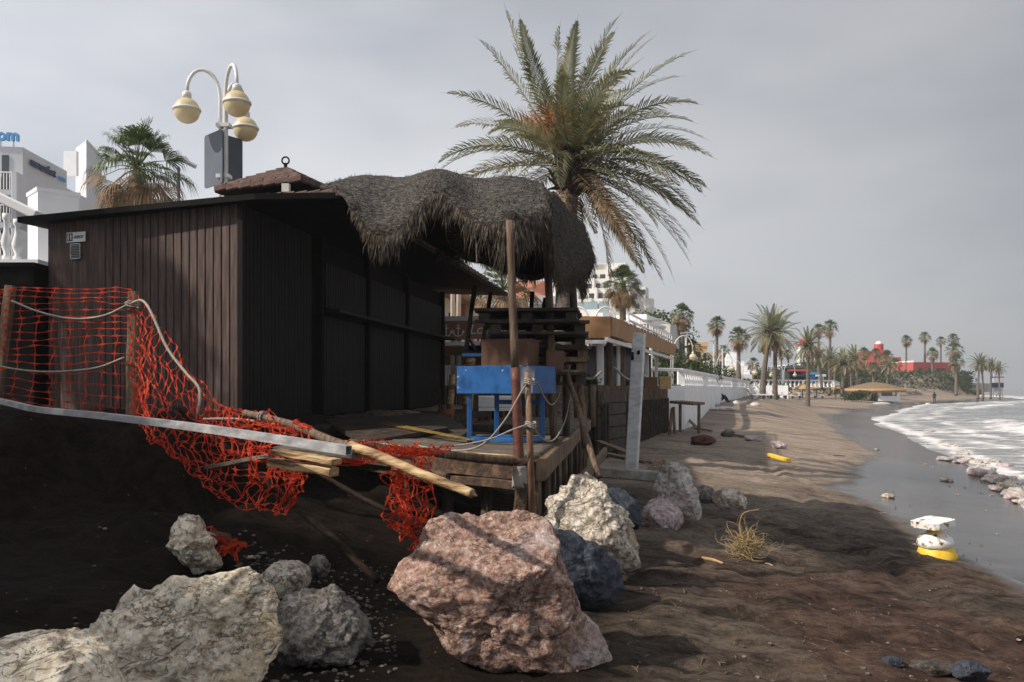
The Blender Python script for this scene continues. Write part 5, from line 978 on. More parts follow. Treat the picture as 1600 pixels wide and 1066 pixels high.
# ================================================================== TERRACE RESTAURANT
rt = thing('terrace_restaurant', (1, 22, 1), 'beach terrace restaurant with tan canvas canopy, white posts and plank base', 'restaurant')
RC = Vector((1.98, 20.0)); RL = Vector((-4.2, 21.2)); RB = Vector((5.75, 32.2)); CT = EYE+1.63; PT = EYE+.06
def on(a, b, t): return a.lerp(b, t)
q = MB(); q.prism([(RC.x-.1, RC.y+.1), (RB.x-.1, RB.y), (RB.x-4, RB.y+.5), (-5, 28), (RL.x, RL.y+.1)], .4, 1.85); q.build('floor', M_dwood, rt)
q = MB(); L_ = (RB-RC).length; i = 0; x = 0
while x < L_:
    p = on(RC, RB, (x+.2)/L_); q.beam((p.x, p.y, g1(p.x, p.y)-.3), (p.x, p.y, PT-.42), .05, .38, (1, -.3, 0)); x += .4
q.build('base_planks', M_dwood, rt); q = MB(); x = 0
while x < L_:
    p = on(RC, RB, (x+.1)/L_); q.beam((p.x+.03, p.y, PT-.46), (p.x+.03, p.y, PT+random.uniform(-.02, .02)), .04, .17, (1, -.3, 0)); x += .185
q.build('parapet_boards', M_wood, rt)
q = MB(); q.beam((RC.x+.1, RC.y, PT-.46), (RB.x+.1, RB.y, PT-.46), .06, .1); q.build('base_rail', M_dwood, rt)
q = MB(); x = 0; Lf = (RC-RL).length
while x < Lf:
    p = on(RC, RL, (x+.09)/Lf); q.tube([(p.x, p.y-.02, 1.25 if x > .4 else 1.5), (p.x, p.y-.02, PT+random.uniform(-.02, .03))], .085, 9, True, .03); x += .178
q.build('log_palisade', M_pole, rt, smooth=True)
q = MB(); 
for i in range(5): q.beam((RC.x-.0, RC.y-.03, 1.0+i*.3), (RC.x+.9, RC.y+1.9, 1.0+i*.3), .07, .28)
q.build('corner_boards', M_dwood, rt)
q = MB(); q.beam((RC.x+.3, RC.y+.8, g1(RC.x, RC.y)), (RC.x+.3, RC.y+.8, 1.6), .12, .1, (0, 1, 0)); q.build('rusty_plate', M_terra, rt)
# canopy: sagging canvas over a frame, with valances
CC, CL, CB = Vector((2.28, 19.7)), Vector((-4.4, 20.9)), Vector((6.2, 32.4))
G_ = [[Vector((CL.x, CL.y, CT)), Vector((0, 20.1, CT)), Vector((CC.x, CC.y, CT))], [Vector((-4, 25, CT+.25)), Vector((1.2, 26, CT+.28)), Vector((4.25, 26, CT+.03))], [Vector((-4, 31, CT+.2)), Vector((2, 32, CT+.15)), Vector((CB.x, CB.y, CT))]]
ob, _v = sheet_grid(G_, 30, 30, .02, .04, M_canvas, 'canopy', rt, 3)
def valance(a, b_, z1, z0, nm, m_, n_=40, amp=.03):
    q = MB(); a, b_ = Vector(a), Vector(b_); d_ = (b_-a); nr_ = Vector((d_.y, -d_.x)).normalized(); v_ = []
    for i in range(n_+1):
        p = a.lerp(b_, i/n_); w_ = amp*math.sin(i*1.9)*.5+amp*float(vn(i*.6, z1, 0))
        for j, z in enumerate((z1, (z0+z1)/2, z0)): v_.append((p.x+nr_.x*(w_*(j*.5)+.02), p.y+nr_.y*(w_*(j*.5)+.02), z))
    q.add(v_, [(3*i+j, 3*i+3+j, 3*i+4+j, 3*i+1+j) for i in range(n_) for j in range(2)]); return q.build(nm, m_, rt, smooth=True)
valance(CC, CB, CT+.02, CT-.42, 'side_valance', M_canvas); fv = valance(CL, CC, CT+.02, CT-.46, 'front_valance', M_canvas)
q = MB(); q.beam((CL.x, CL.y-.06, CT+.03), (1.0, CC.y+.16, CT+.03), .06, .11); q.build('white_trim', M_white, rt)
q = MB(); q.beam((CL.x, CL.y-.02, CT-.56), (CC.x-.1, CC.y, CT-.56), .08, .09); q.build('front_beam', M_white, rt); q = MB(); q.beam((CC.x-.1, CC.y, CT-.5), (CB.x-.1, CB.y, CT-.5), .08, .10); q.build('side_beam', M_white, rt)
q = MB(); q.slab([(CL.x, CL.y+.3, CT-.6), (CC.x-.6, CC.y+.5, CT-.6), (CC.x-.4, CC.y+2.2, CT-1.0), (CL.x, CL.y+2.2, CT-1.0)], .02); q.build('inner_awning', M_canvas, rt)
for i, (px, w_, m_) in enumerate(((939, .23, M_white), (952, .2, M_pole), (966, .12, M_white), (972, .2, M_wood), (1010, .18, M_white), (1014, .16, M_wood), (1049, .12, M_white), (1052, .14, M_white))):
    # each post stands on the side wall line
    Yk = 20.0/1.; tt = None
    for s__ in range(200):
        t_ = s__/199; p = on(RC+Vector((-.05, .35)), RB+Vector((-.3, 0)), t_)
        if 800+F*p.x/p.y >= px-(2 if px < 945 else 0): break
    q = MB(); q.beam((p.x, p.y, 1.85), (p.x, p.y, CT-.45), w_*.8, w_*.8, (1, 0, 0)) if m_ is not M_pole else q.tube([(p.x, p.y, 1.85), (p.x, p.y, CT-.4)], w_*.5, 10); q.build('post', m_, rt)
for x in (-3.2, -.6): q = MB(); q.tube([(x, 20.9, 1.85), (x, 20.9, CT-.5)], .09, 10); q.build('post', M_pole, rt)
q = MB(); q.prism([(-4, 26.5), (4.0, 26.9), (4.0, 27.0), (-4, 26.7)], 1.85, CT-.3); q.build('back_wall', M_dark, rt)
q = MB(); q.prism([(-4.5, 24.0), (-.2, 24.2), (-.2, 24.3), (-4.5, 24.1)], 1.85, EYE+.75); q.build('white_partition', M_white, rt)
q = MB(); 
for i in range(14): q.box((-2.3+i*.1, 23.9, EYE+.63), (.05, .04, .05))
q.build('festoon_bulb', M_white, rt)
for i, (px, Y_) in enumerate(((697, 20.32), (716, 20.28))):   # anchors painted on the valance
    c = P(px, 517, Y_-.06); q = MB(); r_ = .085
    q.tube([c+Vector((0, 0, -.13)), c+Vector((0, 0, .10))], .011, 5); q.tube([c+Vector((-.06, 0, .06)), c+Vector((.06, 0, .06))], .01, 5); q.tube([c+Vector((math.sin(a)*.026, 0, .125+math.cos(a)*.026)) for a in [j*.7 for j in range(10)]], .008, 4)
    q.tube([c+Vector((math.sin(a)*.115, 0, -.03-math.cos(a)*.10)) for a in [-1.5+j*.3 for j in range(11)]], .011, 5)
    for s__ in (-1, 1): q.add([c+Vector((s__*.085, 0, -.04)), c+Vector((s__*.15, 0, -.05)), c+Vector((s__*.125, 0, .03))], [(0, 1, 2)])
    q.build('anchor_emblem', M_white, rt)
ux = (CC-CL).normalized(); text_mb('Los Gra', P(733, 522, 20.16), (ux.x, ux.y, 0), (0, 0, 1), .33, .004, .001, .25).build('lettering', M_white, rt)
q = MB(); c = P(972, 512, 22.4); q.box(c, (.2, .25, .28), Matrix.Rotation(.3, 3, 'X')); q.box(c+Vector((.1, 0, .16)), (.5, .1, .04)); q.box(c+Vector((-.02, -.14, -.04)), (.12, .04, .12)); q.build('floodlight', M_white, rt)
q = MB(); q.beam((3.0, 21.9, CT+.12), (5.8, 31, CT+.12), .05, .05); 
for i in range(16): q.beam((3.0+2.8*i/15, 21.9+9.1*i/15, CT), (3.0+2.8*i/15, 21.9+9.1*i/15, CT+.3), .03, .03, (1, 0, 0))
q.beam((3.0, 21.9, CT+.3), (5.8, 31, CT+.3), .05, .05); q.build('roof_railing', M_white, rt)
for i, (px, py, w_, h_, m_, nm, lb) in enumerate(((1044, 598, .40, .42, M_straw, 'menu_board', 'blank ochre board leaning on the terrace parapet'), (1022, 598, .42, .32, M_brownbox, 'folded_chair', 'reddish folded thing resting on the terrace parapet'))):
    c = P(px, py, 28-i*3); q = MB(); R_ = Matrix.Rotation(.25, 3, 'Z'); q.box(c+Vector((-.1, 0, .0)), (w_, .04, h_), R_); q.box(c+Vector((-.1, .05, -.02)), (w_*.9, .03, h_*.9), R_); tag(q.build(nm, m_), lb, 'board')
for i, (px, lb) in enumerate(((926, 'green trough plants nearest the pallet stack'), (914, 'green trough plants behind the leaning pole'), (890, 'green trough plants left of the leaning pole'))): 
    c = P(px, 590, 20.8); bush('trough_plant', (c.x, c.y+.1, PT+.02), .3, .2, .3, M_bush, lb, 'plant', 160, .09, i)
rope([(908, 588, 20.0), (925, 592, 19.9), (941, 580, 19.8)], .03, 'pale rope swag nearest the palisade corner'); rope([(960, 575, 20.3), (980, 592, 21.5), (1000, 590, 23), (1012, 583, 24)], .03, 'pale rope swag between the terrace posts')
q = MB(); a, b_, = P(1056, 628, 32), P(1092, 631, 31.5); q.beam(a, b_, 1.2, .1); 
for f_ in (.1, .9): c = a.lerp(b_, f_); q.beam((c.x, c.y-.4, g1(c.x, c.y)-.2), (c.x, c.y-.4, c.z), .1, .1, (1, 0, 0))
tag(q.build('wooden_stage', M_wood), 'low wooden platform jutting from the restaurant end', 'platform')
for i, (px, py0, px1, py1) in enumerate(((1046, 680, 1050, 638), (1054, 678, 1052, 636))): 
    q = MB(); q.beam(P(px, py0, 29), P(px1, py1, 29), .1, .05, (0, 1, 0)); tag(q.build('prop_board', M_wood), ('left', 'right')[i]+' of two boards propped on the restaurant base end', 'board')
q = MB(); g = GP(1100, 641); rs = np.random.default_rng(3); v, f = ico(3); 
for i in range(9):
    c = np.array([g.x-1.3+i*.34, g.y+rs.normal()*.2, g.z+.05]); s_ = rs.uniform(.15, .3); d_ = 1+.3*fbm(v[:, 0]*2+i, v[:, 1]*2, v[:, 2]*2, 3); q.add((v*d_[:, None]*np.array([s_*1.3, s_, s_*.45])+c).tolist(), f)
tag(q.build('plastic_sacks', M_bag, smooth=True), 'dirty white plastic sacks strewn on the sand past the restaurant', 'sacks')
# ================================================================== SEA WALL AND BALUSTRADES
def balus(mb, p, h, r, n_=8):
    mb.lathe([(r*.75, 0), (r*.75, h*.09), (r*.4, h*.14), (r*.85, h*.3), (r*1.0, h*.4), (r*.5, h*.62), (r*.36, h*.82), (r*.7, h*.88), (r*.7, h)], p, n_)
def balustrade(nm, pts, zt, label, parent=None, step=.34, h=.72, r=.085, piers=12, n_=8):
    root = thing(nm, (pts[0][0], pts[0][1], zt), label, 'balustrade'); mb, rl = MB(), MB()
    for (a, b_) in zip(pts[:-1], pts[1:]):
        a, b_ = Vector(a), Vector(b_); L_ = (b_-a).length; k_ = int(L_/step)
        for i in range(k_):
            p = a.lerp(b_, (i+.5)/k_)
            if i % piers == 0: rl.box((p.x, p.y, zt+h*.55), (.26, .26, h*1.15))
            else: balus(mb, (p.x, p.y, zt), h, r, n_)
        rl.beam((a.x, a.y, zt+h+.05), (b_.x, b_.y, zt+h+.05), .22, .12); rl.beam((a.x, a.y, zt+.0), (b_.x, b_.y, zt+.0), .24, .1)
    b0 = mb.build('balusters', M_white, root, smooth=True); b0['kind'] = 'stuff'; rl.build('rail', M_white, root); return root
sw = thing('sea_wall', (6.6, 33.6, 1), 'long white rendered sea wall below the promenade balustrade', 'wall'); q = MB()
for a, b_ in zip(WALLP[1:-1], WALLP[2:]):
    a, b_ = Vector(a), Vector(b_); q.beam((a.x, a.y, 1.15), (b_.x, b_.y, 1.15), .35, 2.7, (0, 0, 1), .01)
q.build('render', M_white, sw); q = MB()
for px, dz in ((1078, .0), (1106, .1), (1114, 0)):
    t_ = [s/400 for s in range(401)]; pp = min(((Vector(WALLP[6]).lerp(Vector(WALLP[8]), t)) for t in t_), key=lambda v_: abs(800+F*v_.x/v_.y-px)); q.beam((pp.x+.25, pp.y, .8), (pp.x+.25, pp.y, 2.1-dz), .22, .2, (1, 0, 0))
q.build('pilaster', M_white, sw)
balustrade('balustrade', [(3.2, 31.5), (6.6, 33.6), (16, 62.7), (30, 106)], 2.42, 'long white balustrade on the sea wall right of the restaurant', step=.85, h=.66, r=.13, n_=6)
q = MB(); q.prism([(30.1, 104.5), (33.5, 103.5), (33.6, 104.0), (30.2, 106)], .3, 2.75); tag(q.build('return_wall', M_white), 'short bright white end wall where the sea wall turns inland', 'wall')
q = MB(); q.prism([(33.6, 104.2), (36.5, 113), (36.2, 113), (33.3, 104.6)], .3, 2.7); tag(q.build('side_wall', M_conc), 'shaded grey wall behind the bright white end wall', 'wall')
balustrade('balustrade', [(31, 112), (46, 122), (66, 172)], 2.55, 'distant white balustrade behind the two beach palms', step=.9, h=.9, r=.2, n_=5)
# stair balustrade and white pier left of the kiosk
st = thing('stair_balustrade', P(20, 410, 12.6), 'white stair balustrade with bulbous balusters left of the kiosk', 'balustrade')
q = MB()
for px, top in ((-22, 318), (-5, 326), (10, 334), (27, 343)):
    a = P(px, 408, 12.5); b_ = P(px, top, 12.5); o = MB(); balus(o, a, b_.z-a.z, .078, 14); o.build('baluster', M_white, st, smooth=True)
q.beam(P(-60, 280, 12.5), P(60, 338, 12.5), .24, .13); q.build('handrail', M_white, st); q = MB(); q.box(P(0, 424, 12.6), (1.4, .5, .28)); q.build('plinth', M_white, st)
q = MB(); a = P(0, 300, 13.9); q.box(Vector((P(68, 0, 13.9).x, 13.9+.3, (2.0+a.z)/2)), (.62, .6, a.z-2.0), Matrix.Rotation(.75, 3, 'Z')); q.box(Vector((P(68, 0, 13.9).x, 14.2, a.z+.02)), (.66, .64, .06), Matrix.Rotation(.75, 3, 'Z')); tag(q.build('white_pier', M_white), 'square white pier between the stair balustrade and the kiosk', 'pier')
q = MB(); q.prism([(-12, 13.3), (-6.3, 13.0), (-6.5, 19), (-12, 19)], 1.8, EYE+(607-415)/F*13); tag(q.build('promenade_block', M_white), 'white block of the raised promenade behind the kiosk', 'wall')
q = MB(); c = P(10, 530, 11.2); q.box(c, (1.0, .5, 1.85)); q.box(c+Vector((0, 0, .94)), (1.06, .58, .05)); tag(q.build('black_locker', M_black), 'tall black locker left of the kiosk door', 'locker')
q = MB(); q.prism([(-14, 11.6), (-6.1, 11.6), (-6.1, 11.75), (-14, 11.75)], 1.9, 3.75); tag(q.build('dark_fence', M_black), 'dark board fence behind the orange net left of the kiosk', 'fence')
# ================================================================== STREET LAMPS
def lamp(loc, H, gs, label, rots=(3.3, .2, 1.5), drops=(0, .1, -.35), arm=.95, sign=False, grp='promenade globe lamps'):
    loc = Vector(loc); t_ = thing('street_lamp', loc, label, 'street lamp', grp); top = loc+Vector((0, 0, H))
    for i, (a, dz) in enumerate(zip(rots, drops)):
        o_ = Vector((math.cos(a), math.sin(a), 0)); off = o_*.09*gs; q = MB(); pts = [loc+off, top+off+Vector((0, 0, dz-.9*arm))]
        for j in range(1, 11):
            th_ = math.pi*j/10; pts.append(top+off+o_*(arm*.5*(1-math.cos(th_)))+Vector((0, 0, dz-.9*arm+arm*.75*math.sin(th_)+(.15*arm if j < 10 else .05)*math.sin(th_/2))))
        q.tube(pts, [.05*gs if j < 1 else .045*gs for j in range(len(pts))], 8); q.build('arm', M_metal, t_, smooth=True); e_ = pts[-1]
        q = MB(); q.lathe([(.11*gs, -.14*gs), (.11*gs, 0), (.06*gs, .05*gs)], e_, 12); gl = MB(); R_ = .31*gs; cz = e_+Vector((0, 0, -.14*gs-R_*.92))
        prof = [(max(.012, math.sin(math.pi*k_/14))*R_, -math.cos(math.pi*k_/14)*R_) for k_ in range(15)]; gl.lathe(prof, cz, 20); g_ = gl.build('globe', M_globe, t_, smooth=True)
        q.lathe([(R_*1.0, .02*gs), (R_*1.07, .03*gs), (R_*1.09, 0), (R_*1.07, -.03*gs), (R_*1.0, -.02*gs)], cz+Vector((0, 0, .02)), 20); q.build('collar', M_metal, t_, smooth=True)
    return t_
lt = P(350, 165, 16.8); ld = lamp((lt.x, lt.y, 2.55), lt.z-2.55+.70, .80, 'tall white three-globe street lamp rising behind the kiosk roof', (3.35, -.9, 1.25), (.0, .0, -.12), .62)
for z in (-.4, -1.4, -2.4): q = MB(); q.box(lt+Vector((0, 0, z)), (.26, .2, .07)); q.build('clamp', M_metal, ld)
for i, (px, pc, Y_, dr_, lb) in enumerate(((334, 249, 16.9, .55, 'left grey back of a road sign on the lamp behind the kiosk'), (359, 254, 17.2, .55, 'right grey back of a road sign on the lamp behind the kiosk'))):
    q = MB(); c = P(px, pc, Y_); R_ = Matrix.Rotation((-.75, .95)[i], 3, 'Z'); hw, hh, rr = .36 if i == 0 else .3, .53, .06; n_ = []
    for cx, cz, a0 in ((hw-rr, hh-rr, 0), (-hw+rr, hh-rr, 90), (-hw+rr, -hh+rr, 180), (hw-rr, -hh+rr, 270)):
        for a in (0, 30, 60, 90): n_.append((cx+rr*math.cos(math.radians(a0+a)), cz+rr*math.sin(math.radians(a0+a))))
    vs = [c+R_ @ Vector((x, -.012, z)) for x, z in n_]+[c+R_ @ Vector((x, .012, z)) for x, z in n_]; k_ = len(n_); q.add(vs, [tuple(range(k_)), tuple(reversed(range(k_, 2*k_)))]+[(j, k_+j, k_+(j+1) % k_, (j+1) % k_) for j in range(k_)]); tag(q.build('road_sign', M_grey), lb, 'sign')
q = MB(); c = P(292, 256, 26); q.tube([P(279, 340, 26), P(279, 262, 26)], .05, 6); q.beam(P(279, 255, 26), P(306, 262, 26), .3, .10); q.build('x', M_grey) if 0 else None
sl2 = thing('flat_street_light', P(279, 400, 26), 'flat-headed grey street light behind the fan palm left of the kiosk', 'street lamp'); m1 = MB(); m1.tube([P(279, 420, 26), P(279, 262, 26)], .05, 6); m1.build('pole', M_grey, sl2); m1 = MB(); m1.beam(P(281, 248, 26), P(307, 261, 26.2), .35, .09, (0, -.4, 1)); m1.build('head', M_alu, sl2)
def lamp_at(px, ptop, Y_, gs, lb, rots=(.2, 3.0), arm=.9): c = P(px, ptop, Y_); return lamp((c.x, c.y, 2.55), c.z-2.55+.1, gs, lb, rots, (0, 0, -.2)[:len(rots)], arm)
lamp_at(925, 483, 27, .7, 'white globe lamp above the canopy right of the big palm trunk', (.1, 2.9), .7)
lamp_at(711, 290, 21.5, 1.2, 'thick white lamp mast between the kiosk corner and the anchors', (.6, 2.2), .8)
lamp_at(1050, 526, 46, .62, 'white globe lamp above the right end of the canopy', (.1, 2.9), 1.1)
lamp_at(1119, 551, 70, .7, 'globe lamp over the sea wall between the two front fan palms', (.1, 3.0), 1.3)
lamp_at(1160, 563, 88, .75, 'globe lamp over the bright end of the sea wall', (.1, 3.0), 1.3)
lamp_at(1224, 568, 112, .8, 'globe lamp on the distant promenade right of the two beach palms', (.1, 3.0), 1.5)
lamp_at(1194, 566, 112, .8, 'globe lamp on the distant promenade behind the two beach palms', (.1, 3.0), 1.3)
for i, (px, pt_, Y_, lb) in enumerate(((1072, 522, 60, 'slim grey light pole beside the twin fan palm trunks'), (1129, 541, 80, 'slim pole with angled head left of the third fan palm'), (1017, 503, 40, 'slim short light pole above the canopy railing'), (1115, 534, 90, 'slim dark light pole left of the second fan palm'))):
    a, b_ = P(px, 600, Y_), P(px, pt_, Y_); t_ = thing('light_pole', (a.x, a.y, 2.55), lb, 'street lamp'); q = MB(); q.tube([(a.x, a.y, 2.5), b_], [.09, .06], 6); q.build('pole', M_metal, t_); q = MB(); q.beam(b_+Vector((-.4, 0, .05)), b_+Vector((.5, 0, .1)), .3, .1); q.build('head', M_alu, t_)
# ================================================================== HOTEL (left)
ho = thing('hotel', (-30, 52, 2.5), 'white hotel block with blue letters on its roof and side wall', 'hotel')
A = Vector((-28.6, 50)); B = Vector((-28.9, 55.4)); zt = EYE+(607-231)/F*50; Lz = Vector((-50, 47)); Bk = Vector((-50, 55.4))
q = MB(); q.prism([(A.x-.02, A.y), (B.x, B.y), (Bk.x, Bk.y), (Lz.x, Lz.y+1.3)], 2.3, zt); q.build('wall', M_hotel, ho)
fr_ = (Lz-A).normalized(); nf_ = Vector((-fr_.y, fr_.x)); nf_ = nf_ if nf_.y < 0 else -nf_
q = MB(); q.beam((A.x, A.y, zt-.9) , (Lz.x, Lz.y, zt-.9), .3, 1.8); q.build('parapet', M_hotel, ho)
for k_, py in enumerate((290, 340, 390)):
    z = EYE+(607-py)/F*50-.55; q = MB(); q.slab([(A.x, A.y-.1, z), (A.x+fr_.x*16, A.y+fr_.y*16-.1, z), (A.x+fr_.x*16+nf_.x*1.3, A.y+fr_.y*16+nf_.y*1.3, z), (A.x+nf_.x*1.3, A.y+nf_.y*1.3, z)], .3); f_ = q.build('balcony_slab', M_hotel, ho)
    q = MB()
    for i in range(70): p = A+fr_*(.1+i*.16)+nf_*1.25; q.box((p.x, p.y, z+.5), (.035, .035, .95))
    p0, p1 = A+nf_*1.25, A+fr_*12+nf_*1.25; q.beam((p0.x, p0.y, z+1.0), (p1.x, p1.y, z+1.0), .07, .07); q.build('railing', M_white, f_)
    q = MB(); p0 = A+fr_*1.5-nf_*(-.03); q.box((p0.x, p0.y-.02, z+1.3), (1.5, .1, 1.9)); q.build('window', M_dark, ho)
    q = MB(); q.box((p0.x-1.8, p0.y-.3, z+1.7), (1.0, .5, .6)); q.build('air_conditioner', M_cream, ho)
    q = MB(); p0 = A+nf_*.65; q.beam((p0.x, p0.y, z-.3), (p0.x, p0.y, z+2.9), .35, 1.35, (nf_.x, nf_.y, 0)) if k_ else None
    if k_: q.build('side_fin', M_hotel, ho)
sd2 = (B-A).normalized(); u_ = Vector((sd2.x, sd2.y, 0)); n2 = Vector((-u_.y, u_.x, 0)); n2 = n2 if n2.x > 0 else -n2
o_ = Vector((A.x, A.y, 0))+u_*.55+n2*.12; o_.z = zt-.85
text_mb('marconfort', o_, u_, (0, 0, 1), .66, .05, .02).build('lettering', M_navy, ho); o2 = o_+u_*3.45; text_mb('.com', o2, u_, (0, 0, 1), .46, .05, .015).build('lettering', M_sky, ho)
fu = Vector((-fr_.x, -fr_.y, 0)); text_mb('.com', Vector((A.x, A.y, zt+.34))-fu*1.95+Vector((0, -.2, 0)), fu, (0, 0, 1), .92, .10, .03).build('lettering', M_sky, ho)
q = MB()
for i in range(5): p = Vector((A.x, A.y-.1, zt))-fu*(.5+i*.7); q.tube([p-Vector((0, 0, .3)), p+Vector((0, 0, .5))], .03, 4)
q.build('sign_bracket', M_alu, ho)
h2 = thing('hotel_wing', (-30, 62, 2.5), 'grey-white hotel wing with a stair tower behind the fan palm', 'hotel')
zt2 = EYE+(607-275)/F*58; q = MB(); q.prism([(-29.0, 55.5), (-29.4, 64), (-45, 64), (-45, 55.5)], 2.3, zt2-1.4); q.build('wall', M_hotel, h2)
zt3 = EYE+(607-219)/F*60; X0, X1, X2 = (118-800)/F*62, (135-800)/F*60, (159-800)/F*64.5; q = MB(); q.prism([(X1, 60), (X2, 64.5), (X0+X2-X1, 66.5), (X0, 62)], 2.3, zt3); q.prism([(X1+.05, 59.9), (X2+.1, 64.45), (X2-.1, 64.6), (X1-.1, 60.05)], zt3-.1, zt3+.06); q.build('tower', M_hotel, h2)
q = MB(); c = P(111, 256, 59.5); q.box(c, (.9, .3, 1.7)); q.build('white_panel', M_white, h2)
# ================================================================== TOWN BUILDINGS
def block(nm, px0, px1, pyt, Y_, dep, m_, label, floors=3, nw=4, fh=3., yaw=0., base=2.4, balc=True, wm=M_dark, roof=None, rail=M_white):
    X0, X1 = (px0-800)/F*Y_, (px1-800)/F*Y_; zt_ = EYE+(HY-pyt)/F*Y_; c = Vector(((X0+X1)/2, Y_+dep/2, 0)); t_ = thing(nm, (c.x, c.y, base), label, 'building'); R_ = Matrix.Rotation(yaw, 3, 'Z'); w_ = X1-X0
    q = MB(); q.box(Vector((c.x, c.y, (zt_+base)/2)), (w_, dep, zt_-base), R_); q.build('wall', m_, t_)
    def L3(x, y, z): v_ = R_ @ Vector((x, y, 0)); return Vector((c.x+v_.x, c.y+v_.y, z))
    for f_ in range(floors):
        z = zt_-fh*(f_+1)+fh*.5
        if z-1 < base: break
        for i in range(nw):
            x = -w_/2+w_*(i+.5)/nw; q = MB(); q.box(L3(x, -dep/2-.02, z), (w_/nw*.55, .12, fh*.5), R_); q.build('window', wm, t_)
        q = MB(); q.box(L3(w_/2+.01, 0, z), (.12, dep*.5, fh*.4), R_); q.build('side_window', wm, t_)
        if balc:
            q = MB(); q.box(L3(0, -dep/2-.7, z-fh*.5+.1), (w_*1.02, 1.5, .25), R_); q.box(L3(0, -dep/2-1.4, z-fh*.5+.6), (w_*1.02, .1, .85), R_); q.build('balcony', rail if f_ % 2 == 0 else m_, t_)
    if roof is not None:
        q = MB(); e_ = .5; P_ = [L3(-w_/2-e_, -dep/2-e_, zt_), L3(w_/2+e_, -dep/2-e_, zt_), L3(w_/2+e_, dep/2+e_, zt_), L3(-w_/2-e_, dep/2+e_, zt_), L3(-w_/2+dep*.3, 0, zt_+dep*.22), L3(w_/2-dep*.3, 0, zt_+dep*.22)]
        q.add(P_, [(0, 1, 5, 4), (1, 2, 5), (2, 3, 4, 5), (3, 0, 4), (3, 2, 1, 0)]); q.build('roof', roof, t_)
    else: q = MB(); q.box(L3(0, 0, zt_+.25), (w_+.3, dep+.3, .5), R_); q.build('parapet', m_, t_)
    return t_
hv = thing('brick_house', (-5, 44, 2.5), 'low beige house with brick panel and tiled eave seen between kiosk and pallets', 'house')
a, b_ = P(640, 438, 36), P(768, 484, 56); 
q = MB(); q.prism([(a.x, a.y), (b_.x, b_.y), (b_.x-8, b_.y+3), (a.x-8, a.y+3)], 2.3, EYE+(607-468)/F*44); q.build('wall', M_cream, hv)
dn_ = (Vector((b_.x, b_.y))-Vector((a.x, a.y))); nl_ = Vector((dn_.y, -dn_.x)).normalized(); ez = EYE+(607-461)/F*43
def hp(t, off, z): return Vector((a.x+dn_.x*t+nl_.x*off, a.y+dn_.y*t+nl_.y*off, z))
q = MB(); q.beam(hp(-.2, .4, ez), hp(1.05, .4, ez), .9, .35); q.build('eave', M_terra, hv); q = MB(); q.slab([hp(-.2, .9, ez+.1), hp(1.05, .9, ez+.1), hp(1.05, -5, ez+1.6), hp(-.2, -5, ez+1.6)], .15); q.build('roof', M_terra, hv)
q = MB(); q.beam(hp(.56, .1, 2.3), hp(.56, .1, ez), 2.4, .5, (nl_.x, nl_.y, 0)); q.build('brick_panel', M_brick, hv)
for tt in (.42, .8):
    q = MB(); q.beam(hp(tt-.05, .06, 5.6), hp(tt+.05, .06, 5.6), .12, 1.3); q.build('window', M_dark, hv); q = MB()
    for i in range(22): q.beam(hp(tt-.1+i*.009, .9, 3.6), hp(tt-.1+i*.009, .9, 4.7), .05, .05, (1, 0, 0))
    q.beam(hp(tt-.1, .9, 4.75), hp(tt+.1, .9, 4.75), .08, .08); q.build('railing', M_white, hv)
block('white_villa', 735, 800, 470, 75, 10, M_far, 'pale flat-roofed villa behind the brick panel house', 2, 3, 3)
block('tiled_house', 800, 850, 468, 58, 8, M_cream, 'cream house with terracotta hip roof between the thatch poles', 2, 2, 3, roof=M_terra, balc=False)
block('blue_white_house', 832, 880, 476, 52, 6, M_hotel, 'bluish white house with tall windows between the thatch poles', 2, 3, 3, balc=False)
block('apartment_block', 680, 735, 430, 110, 14, M_far, 'far pale apartment block seen under the kiosk eave', 5, 4, 3)
# big terraced apartment building
ta_ = thing('terraced_apartments', (12, 130, 2.5), 'large white stepped apartment building with stacked balconies left of the near fan palm', 'building')
tm = M_far; LV = [(840, 958, 422, 136, 6), (852, 972, 436, 133, 6), (865, 984, 451, 130, 6), (850, 996, 467, 127, 6), (840, 1010, 483, 124, 6)]
for i, (a_, b2_, pt_, Y_, dep) in enumerate(LV):
    X0, X1 = (a_-800)/F*Y_, (b2_-800)/F*Y_; z1 = EYE+(607-pt_)/F*Y_; z0 = z1-3.2 if i < 4 else 2.3; q = MB(); q.prism([(X0, Y_), (X1, Y_), (X1+1, Y_+dep), (X0, Y_+dep)], z0, z1); q.build('storey', tm, ta_)
    q = MB(); q.prism([(X0-.5, Y_-1.6), (X1+.8, Y_-1.6), (X1+.8, Y_+.2), (X0-.5, Y_+.2)], z0-.2, z0+.05); q.prism([(X0-.5, Y_-1.6), (X1+.8, Y_-1.6), (X1+.8, Y_-1.45), (X0-.5, Y_-1.45)], z0+.05, z0+1.05); q.prism([(X1+.65, Y_-1.45), (X1+.8, Y_-1.45), (X1+.8, Y_+.2), (X1+.65, Y_+.2)], z0+.05, z0+1.05); q.build('balcony', M_white if i % 2 else tm, ta_)
    nwn = 9
    for j in range(nwn): x = X0+(X1-X0)*(j+.5)/nwn; q = MB(); q.box((x, Y_-.01, z0+1.8), ((X1-X0)/nwn*.62, .1, 1.3)); q.build('window', M_dark, ta_)
    q = MB(); q.box((X1+.45, Y_+dep*.5, z0+1.8), (.9, dep*.4, 1.1)); q.build('side_window', M_dark, ta_)
    for j in range(4): x = X0+(X1-X0)*(j+.3)/4; q = MB(); q.box((x, Y_-.8, (z0+z1)/2), (.35, 1.5, 3.1)); q.build('fin_wall', tm, ta_)
q = MB()
for (px, py, w_) in ((915, 423, 3), (935, 422, 5), (890, 424, 4)): c = P(px, py, 136); q.box(c+Vector((0, 3, 0)), (w_, 4, 2.2))
